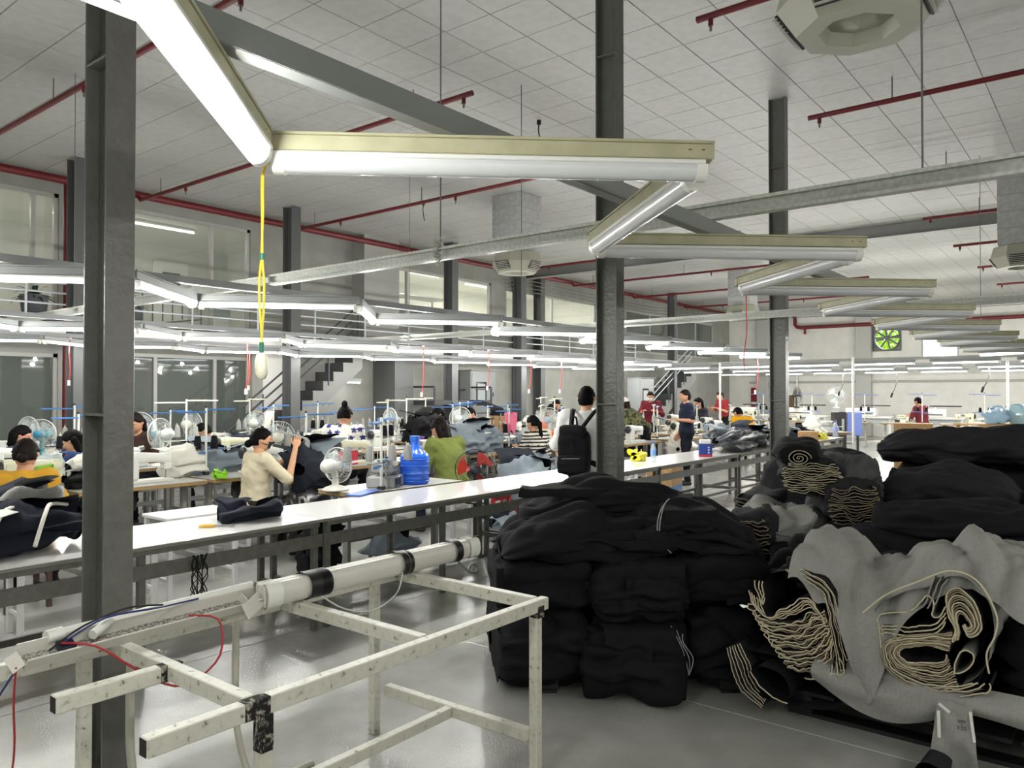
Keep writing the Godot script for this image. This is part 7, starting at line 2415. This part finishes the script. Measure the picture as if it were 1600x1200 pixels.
func cabinet(at: Vector3, turn: float, s: Vector3, label: String, c: Color) -> void:
	var t := thing("electrical_cabinet", label, "cabinet", at, turn)
	var m := mat("cab%s" % c, c, 0.45)
	put("body", box_mesh(s, 0.008), m, t, Transform3D(Basis(), Vector3(0, s.y / 2, 0)))
	put("door", box_mesh(Vector3(s.x * 0.9, s.y * 0.92, 0.012), 0.003), m, t, Transform3D(Basis(), Vector3(0, s.y / 2, s.z / 2 + 0.007)))
	put("window", box_mesh(Vector3(s.x * 0.4, s.y * 0.5, 0.006), 0.002), mat("dark_glass"), t, Transform3D(Basis(), Vector3(-s.x * 0.1, s.y * 0.52, s.z / 2 + 0.015)))
	put("window_glass", box_mesh(Vector3(s.x * 0.3, s.y * 0.42, 0.006), 0.002), mat("panel_grey"), t, Transform3D(Basis(), Vector3(-s.x * 0.1, s.y * 0.52, s.z / 2 + 0.018)))
	put("handle", box_mesh(Vector3(0.02, 0.1, 0.02), 0.004), mat("black_rubber"), t, Transform3D(Basis(), Vector3(s.x * 0.36, s.y * 0.5, s.z / 2 + 0.02)))
	put("canopy", box_mesh(Vector3(s.x + 0.06, 0.02, s.z + 0.08), 0.004), m, t, Transform3D(Basis(), Vector3(0, s.y + 0.012, 0.02)))


func build_far() -> void:
	var wallf := -PI / 2 + PI
	# on the office wall (facing the hall, +X)
	cabinet(P(14.3, 12.4, 1.0), PI / 2, Vector3(0.95, 1.15, 0.35), "grey electrical cabinet with a framed window on the office wall", Color(0.52, 0.53, 0.53))
	cabinet(P(20.3, 11.2, 0.75), PI / 2, Vector3(0.9, 1.3, 0.4), "pale grey control cabinet right of the second column", Color(0.5, 0.51, 0.51))
	put_support(P(20.3, 11.2, 0), 0.75)
	var ab := thing("meter_box", "white meter box with brown window on the end wall right of the third column", "cabinet", P(30.85, 10.15, 0.9), 0.0)
	put("body", box_mesh(Vector3(0.55, 0.75, 0.25), 0.01), mat("white_plastic"), ab, Transform3D(Basis(), Vector3(0, 0.375, 0)))
	put("window", box_mesh(Vector3(0.24, 0.48, 0.012), 0.004), mat("brown_glass", Color(0.45, 0.36, 0.26), 0.2), ab, Transform3D(Basis(), Vector3(-0.08, 0.4, 0.13)))
	put("conduit", tube_mesh([Vector3(0.1, 0.75, 0.0), Vector3(0.1, 1.6, 0.0)], 0.03, 8), mat("white_plastic"), ab)
	var fc := thing("fire_cabinet", "tall dark red fire hose cabinet left of the nearest column", "cabinet", P(5.55, 12.65, 0.75), PI / 2)
	put("body", box_mesh(Vector3(0.42, 0.95, 0.22), 0.01), mat("fire_red", Color(0.47, 0.06, 0.10), 0.4), fc, Transform3D(Basis(), Vector3(0, 0.475, 0)))
	put("door", box_mesh(Vector3(0.38, 0.9, 0.012), 0.004), mat("fire_red"), fc, Transform3D(Basis(), Vector3(0, 0.475, 0.117)))
	put("latch", box_mesh(Vector3(0.05, 0.14, 0.02), 0.004), mat("black_rubber"), fc, Transform3D(Basis(), Vector3(0.05, 0.42, 0.13)))
	put("window", box_mesh(Vector3(0.06, 0.3, 0.006)), mat("dark_glass"), fc, Transform3D(Basis(), Vector3(0.14, 0.65, 0.126)))
	# bunk frame and dark drums below the walkway
	var bf := thing("bunk_frame", "dark metal bunk frame with two platforms at the office wall", "frame", P(12.9, 12.0, 0))
	var st := mat("dark_steel")
	for z in [-0.95, 0.95]:
		for x in [-0.4, 0.4]: put("post", tube_mesh([Vector3(x, 0, z), Vector3(x, 1.75, z)], 0.025, 8), st, bf)
		put("end_rail", tube_mesh([Vector3(-0.4, 1.75, z), Vector3(0.4, 1.75, z)], 0.022, 8), st, bf)
	for h in [0.85, 1.4]:
		put("platform", box_mesh(Vector3(0.8, 0.1, 1.95), 0.006), st, bf, Transform3D(Basis(), Vector3(0, h, 0)))
		for x in [-0.4, 0.4]: put("side_rail", tube_mesh([Vector3(x, h + 0.3, -0.95), Vector3(x, h + 0.3, -0.4)], 0.016, 6), st, bf)
	for q in [[11.0, 10.9, 0.95, "dark drum standing below the walkway left of the bunk frame"], [12.0, 10.95, 0.8, "second dark drum in front of the bunk frame"]]:
		var t := thing("drum", q[3], "drum", P(q[0], q[1], 0))
		var g := Geo.new()
		var h: float = q[2]
		g.lathe([Vector2(0, 0), Vector2(0.26, 0), Vector2(0.27, 0.02), Vector2(0.26, 0.04), Vector2(0.26, h * 0.33), Vector2(0.275, h * 0.35), Vector2(0.26, h * 0.37), Vector2(0.26, h * 0.66), Vector2(0.275, h * 0.68), Vector2(0.26, h * 0.7), Vector2(0.26, h - 0.02), Vector2(0.27, h), Vector2(0, h)], 20)
		put("shell", g.mesh(), mat("drum_grey", Color(0.34, 0.35, 0.35), 0.5), t)
		put("bung", tube_mesh([Vector3(0.1, h, 0), Vector3(0.1, h + 0.02, 0)], 0.03, 8), mat("black_rubber"), t)
	var wcrate := thing("wooden_crate", "upright wooden crate boards beside the black cloth at the office wall", "crate", P(12.1, 9.9, 0.0), 0.3)
	var wd := mottled("raw_wood", Color(0.52, 0.40, 0.27), Color(0.62, 0.50, 0.36), 0.8, 0.04, 2.0)
	for k in 4: put("board", box_mesh(Vector3(0.12, 1.15, 0.02), 0.002), wd, wcrate, Transform3D(Basis(), Vector3(-0.2 + 0.135 * k, 0.575, 0.02)))
	for h in [0.2, 0.95]: put("batten", box_mesh(Vector3(0.55, 0.08, 0.02), 0.002), wd, wcrate, Transform3D(Basis(), Vector3(0, h, 0)))
	# far sewing rows, u by v
	var blue := Color(0.22, 0.42, 0.66)
	var cream := Color(0.80, 0.79, 0.68)
	var spots := []
	for r in 3:
		for k in 5: spots.append([11.9 + 1.75 * k, 6.0 + 1.75 * r, r, k])
	var rn := ["far row by the long table", "far middle row", "far row by the office wall"]
	for q in spots:
		var s: String = "%s from near end, %s" % [ORD[q[3]], rn[q[2]]]
		var v: float = q[1] + (0.75 if q[2] == 0 else 0.0)
		sewing_table(P(q[0], v, 0), 0.0, "sewing table, " + s)
		sewing_machine(P(q[0] + 0.1, v, 0.75), PI, "%s sewing machine, %s" % ["cream" if (q[2] + q[3]) % 2 else "white", s], cream if (q[2] + q[3]) % 2 else Color(0.83, 0.83, 0.80))
		thread_stand(P(q[0] - 0.45, v + 0.18, 0.75), 0.4, "thread stand, " + s, blue if (q[2] + q[3]) % 3 else Color(0.84, 0.83, 0.76), 0.62, 3, 0.3)
		for j in 2: cone_of(P(q[0] - 0.45 + (0.077 - 0.155 * j), v + 0.18 + (0.033 - 0.066 * j), 0.75 + 0.62 * 0.36 + 0.018), "%s pale thread cone on stand " % ["left", "right"][j] + s, Color(0.78, 0.77, 0.72) if q[3] % 2 else Color(0.62, 0.62, 0.60), "thread cones on the stand " + s)
	var wt := cloth("white_cloth")
	var fl := cloth("floral_cloth", Color(0.72, 0.68, 0.68), 0.8, 0.3, Color(0.32, 0.31, 0.35))
	heap(P(12.1, 7.6, 0.74), 0.3, 0.9, 0.6, 0.35, 61, fl, "grey and white mottled garments before the person in a cap", [wt, fl])
	heap(P(12.9, 6.3, 0.3), 0.3, 0.6, 0.5, 0.62, 62, wt, "white bundle between the person in a cap and the person in navy", [wt])
	heap(P(13.6, 7.9, 0.74), 0.2, 0.8, 0.5, 0.3, 63, cloth("red_pattern", Color(0.62, 0.36, 0.36), 0.8, 0.3, Color(0.8, 0.7, 0.68)), "pink red patterned garment by the person in a cap", [])
	heap(P(15.6, 9.6, 0.74), 0.2, 0.9, 0.6, 0.4, 64, cloth("mint", Color(0.62, 0.74, 0.70), 0.8), "mint green cloth bundle at the far machines", [wt])
	# across the end: white long machines, crates and boxes, one row along v
	var wm := mat("machine_white", Color(0.83, 0.83, 0.80), 0.35)
	for k in 5:
		var v := 10.8 - 2.05 * k
		var t := thing("long_machine", "long white bench machine before the end wall, %s from the left" % ORD[k], "machine", P(27.6, v, 0), 0.0)
		put("bench", box_mesh(Vector3(1.7, 0.05, 0.7), 0.006), wm, t, Transform3D(Basis(), Vector3(0, 0.82, 0)))
		put("head_unit", box_mesh(Vector3(0.95, 0.26, 0.36), 0.03), wm, t, Transform3D(Basis(), Vector3(-0.15, 0.98, 0)))
		put("slot", box_mesh(Vector3(0.8, 0.035, 0.01)), mat("machine_dark"), t, Transform3D(Basis(), Vector3(-0.15, 0.93, 0.185)))
		put("arm", box_mesh(Vector3(0.9, 0.04, 0.06), 0.008), mat("machine_dark"), t, Transform3D(Basis(), Vector3(0.3, 1.2, 0.02)))
		put("arm_post", box_mesh(Vector3(0.05, 0.2, 0.05), 0.004), wm, t, Transform3D(Basis(), Vector3(0.0, 1.12, 0.0)))
		for x in [-0.78, 0.78]: put("leg", box_mesh(Vector3(0.06, 0.8, 0.6), 0.006), wm, t, Transform3D(Basis(), Vector3(x, 0.4, 0)))
		put("apron", box_mesh(Vector3(1.5, 0.16, 0.03), 0.004), mat("panel_grey"), t, Transform3D(Basis(), Vector3(0, 0.7, 0.3)))
	for k in 7:
		var v := 9.6 - 1.55 * k
		var s := "%s from left before the end machines" % ORD[k]
		sewing_table(P(24.6, v, 0), PI / 2, "sewing table, " + s)
		if k % 2: overlock(P(24.6, v + 0.1, 0.75), -PI / 2, "pale overlock machine, " + s, Color(0.80, 0.79, 0.72))
		else: sewing_machine(P(24.6, v, 0.75), -PI / 2, "cream sewing machine, " + s, cream)
		thread_stand(P(24.75, v - 0.45, 0.75), PI / 2 + 0.2, "thread stand, " + s, Color(0.35, 0.45, 0.75), 0.85, 3, 0.38)
		for j in 2: cone_of(P(24.75, v - 0.45 + (0.106 - 0.212 * j), 0.75 + 0.85 * 0.36 + 0.018), "%s dark thread cone on stand " % ["left", "right"][j] + s, Color(0.10, 0.10, 0.11), "thread cones on the stand " + s)
	table_fan(P(27.4, 8.95, 1.11), -0.8, "black fan on a long machine before the end wall", Color(0.15, 0.15, 0.16), Color(0.3, 0.3, 0.3, 0.6), 0.3, 0.42, Color(0.12, 0.12, 0.12))
	table_fan(P(27.4, 7.6, 1.11), 0.5, "white fan on a long machine before the end wall", Color(0.8, 0.8, 0.77), Color(0.75, 0.8, 0.8, 0.35), 0.3, 0.42)
	carton(P(18.6, 3.55, 0), 0.15, Vector3(0.75, 0.95, 0.5), "tall plain cardboard carton behind the far end of the long table")
	carton(P(21.5, 2.9, 0), 0.15, Vector3(0.7, 0.7, 0.5), "second cardboard carton under a table, right of the tall one")
	var bp := thing("control_panel", "black machine case with a pale blue side panel behind the table's far end", "machine", cam_p(8.5, 20.0, 0), 0.5)
	put("case", box_mesh(Vector3(0.3, 1.13, 0.4), 0.02), mat("machine_dark"), bp, Transform3D(Basis(), Vector3(0, 0.565, 0)))
	put("side_panel", box_mesh(Vector3(0.36, 0.6, 0.06), 0.01), mat("pale_blue", Color(0.45, 0.52, 0.78), 0.4), bp, Transform3D(Basis(Vector3.UP, -0.1), Vector3(0.36, 0.82, 0.1)))
	put("panel_leg", box_mesh(Vector3(0.05, 0.52, 0.05)), mat("machine_dark"), bp, Transform3D(Basis(), Vector3(0.44, 0.26, 0.1)))
	put("slot", box_mesh(Vector3(0.06, 0.3, 0.01)), mat("panel_grey"), bp, Transform3D(Basis(), Vector3(0.06, 0.8, 0.205)))
	# pine crate frame with pale blue bags
	var pf := thing("pine_frame", "pale pine crate frame behind the farthest cloth stack", "crate", P(17.4, 1.55, 0), deg_to_rad(38.4))
	var pine := mottled("pine", Color(0.70, 0.58, 0.40), Color(0.78, 0.67, 0.49), 0.7, 0.04, 2.0)
	for x in [-0.7, 0.0, 0.7]: put("post", box_mesh(Vector3(0.09, 1.0, 0.06), 0.004), pine, pf, Transform3D(Basis(), Vector3(x, 0.5, 0)))
	for h in [0.96, 0.76, 0.3]: put("rail", box_mesh(Vector3(1.5, 0.07, 0.05), 0.004), pine, pf, Transform3D(Basis(), Vector3(0, h, 0.056)))
	put("deck", box_mesh(Vector3(1.5, 0.03, 0.8), 0.004), pine, pf, Transform3D(Basis(), Vector3(0, 1.0, -0.4)))
	for x in [-0.7, 0.7]: put("rear_post", box_mesh(Vector3(0.07, 1.0, 0.06), 0.004), pine, pf, Transform3D(Basis(), Vector3(x, 0.5, -0.74)))
	for k in 3: bag(P(17.75 + 0.3 * k - 0.3, 1.9 - 0.35 * k, 1.02), ["pale blue plastic bag at the left on the pine frame", "pale blue plastic bag in the middle of the pine frame", "pale mint plastic bag at the right on the pine frame"][k], [Color(0.62, 0.76, 0.86), Color(0.68, 0.82, 0.87), Color(0.70, 0.85, 0.84)][k], 0.9, Vector3(0.4, 0.28 + 0.05 * k, 0.4), 71 + k)
	for q in [[18.2, 5.2, "white"], [19.4, 2.4, "cream"], [19.2, 0.95, "white"], [18.8, -0.6, "cream"]]:
		sewing_table(P(q[0], q[1], 0), 0.6, "sewing table behind the farthest cloth stack with the %s machine at %s" % [q[2], "its left" if q[1] > 2 else "its right"])
		overlock(P(q[0], q[1], 0.75), 0.9, "%s overlock machine behind the farthest cloth stack, toward %s" % [q[2], "the table's far end" if q[1] > 3 else ("the pine frame" if q[1] > 2 else "the right edge")], Color(0.80, 0.79, 0.72) if q[2] == "cream" else Color(0.80, 0.80, 0.78))
	# light pole posts rise from tables to the lamps
	var wp := mat("post_white", Color(0.92, 0.92, 0.9), 0.3)
	for q in [[17.0, 7.3, "thin white post rising to the lamps behind the person in navy"], [15.9, 4.1, "thin white post rising to the lamps at the table's far end"], [19.0, 1.85, "thin grey post rising to the lamps at the far right"]]:
		var t := thing("lamp_post", q[2], "post", P(q[0], q[1], 0))
		put("pole", tube_mesh([Vector3(0, 0, 0), Vector3(0, 2.32, 0)], 0.024, 8), wp, t)
		put("foot", tube_mesh([Vector3(0, 0, 0), Vector3(0, 0.02, 0)], 0.09, 12), wp, t)
	# cables that hang from the far lamps
	var cb := mat("grey_wire", Color(0.35, 0.35, 0.34), 0.5)
	for q in [[26.6, 7.2, 0.7, "left of all"], [26.6, 5.6, 0.75, "second from the left"], [22.7, 2.65, 0.6, "third from the left"], [22.7, 1.4, 0.65, "rightmost"]]:
		var t := thing("drop_cable", "grey cable with plug hanging before the end wall, " + q[3], "cable", P(q[0], q[1], LAMPH + 0.07))
		put("cable", tube_mesh(Array(curve_pts([Vector3.ZERO, Vector3(0.06, -q[2] * 0.4, 0), Vector3(0.0, -q[2] * 0.8, 0.03), Vector3(-0.08, -q[2], 0)], 10)), 0.014, 5), cb, t)
		put("plug", tube_mesh([Vector3(-0.08, -q[2], 0), Vector3(-0.12, -q[2] - 0.14, 0)], 0.03, 8), mat("black_rubber"), t)
	# conduit along the end wall, door and plugs
	var cd := put("wall_conduit", tube_mesh([P(30.93, 12.0, 2.05), P(30.93, -6, 2.05)], 0.04, 8), mat("window_frame"))
	tag(cd, "pale horizontal conduit along the end wall below the lamps", "pipe")
	var fx := thing("fire_extinguisher", "slim red sign board on the end wall right of the stairs", "sign", P(30.95, 11.75, 1.0))
	put("board", box_mesh(Vector3(0.4, 0.85, 0.03), 0.004), mat("fire_red"), fx, Transform3D(Basis(), Vector3(0, 0.42, 0)))
	put("band", box_mesh(Vector3(0.36, 0.12, 0.032)), mat("paper"), fx, Transform3D(Basis(), Vector3(0, 0.2, 0.002)))
	var rb := thing("red_cloth", "red garment hanging on a stand at the right edge", "clothes", P(17.3, -0.62, 0.9))
	put("garment", lump(0.4, 0.3, 0.45, 81, 0.04, 2.4, 0.0, 24, 30), cloth("red_cloth_mat", Color(0.78, 0.2, 0.22), 0.8), rb)
	put("stand", tube_mesh([Vector3(0, -0.9, 0), Vector3(0, 0.2, 0)], 0.02, 6), wp, rb)


func put_support(at: Vector3, h: float) -> void:
	var t := thing("cabinet_stand", "grey steel stand below the pale control cabinet", "stand", at)
	for x in [-0.15, 0.15]:
		for z in [-0.38, 0.38]: put("leg", box_mesh(Vector3(0.04, h, 0.04), 0.003), mat("panel_grey"), t, Transform3D(Basis(), Vector3(x, h / 2, z)))
	put("cross_rail", box_mesh(Vector3(0.03, 0.04, 0.76), 0.003), mat("panel_grey"), t, Transform3D(Basis(), Vector3(0.15, h * 0.5, 0)))
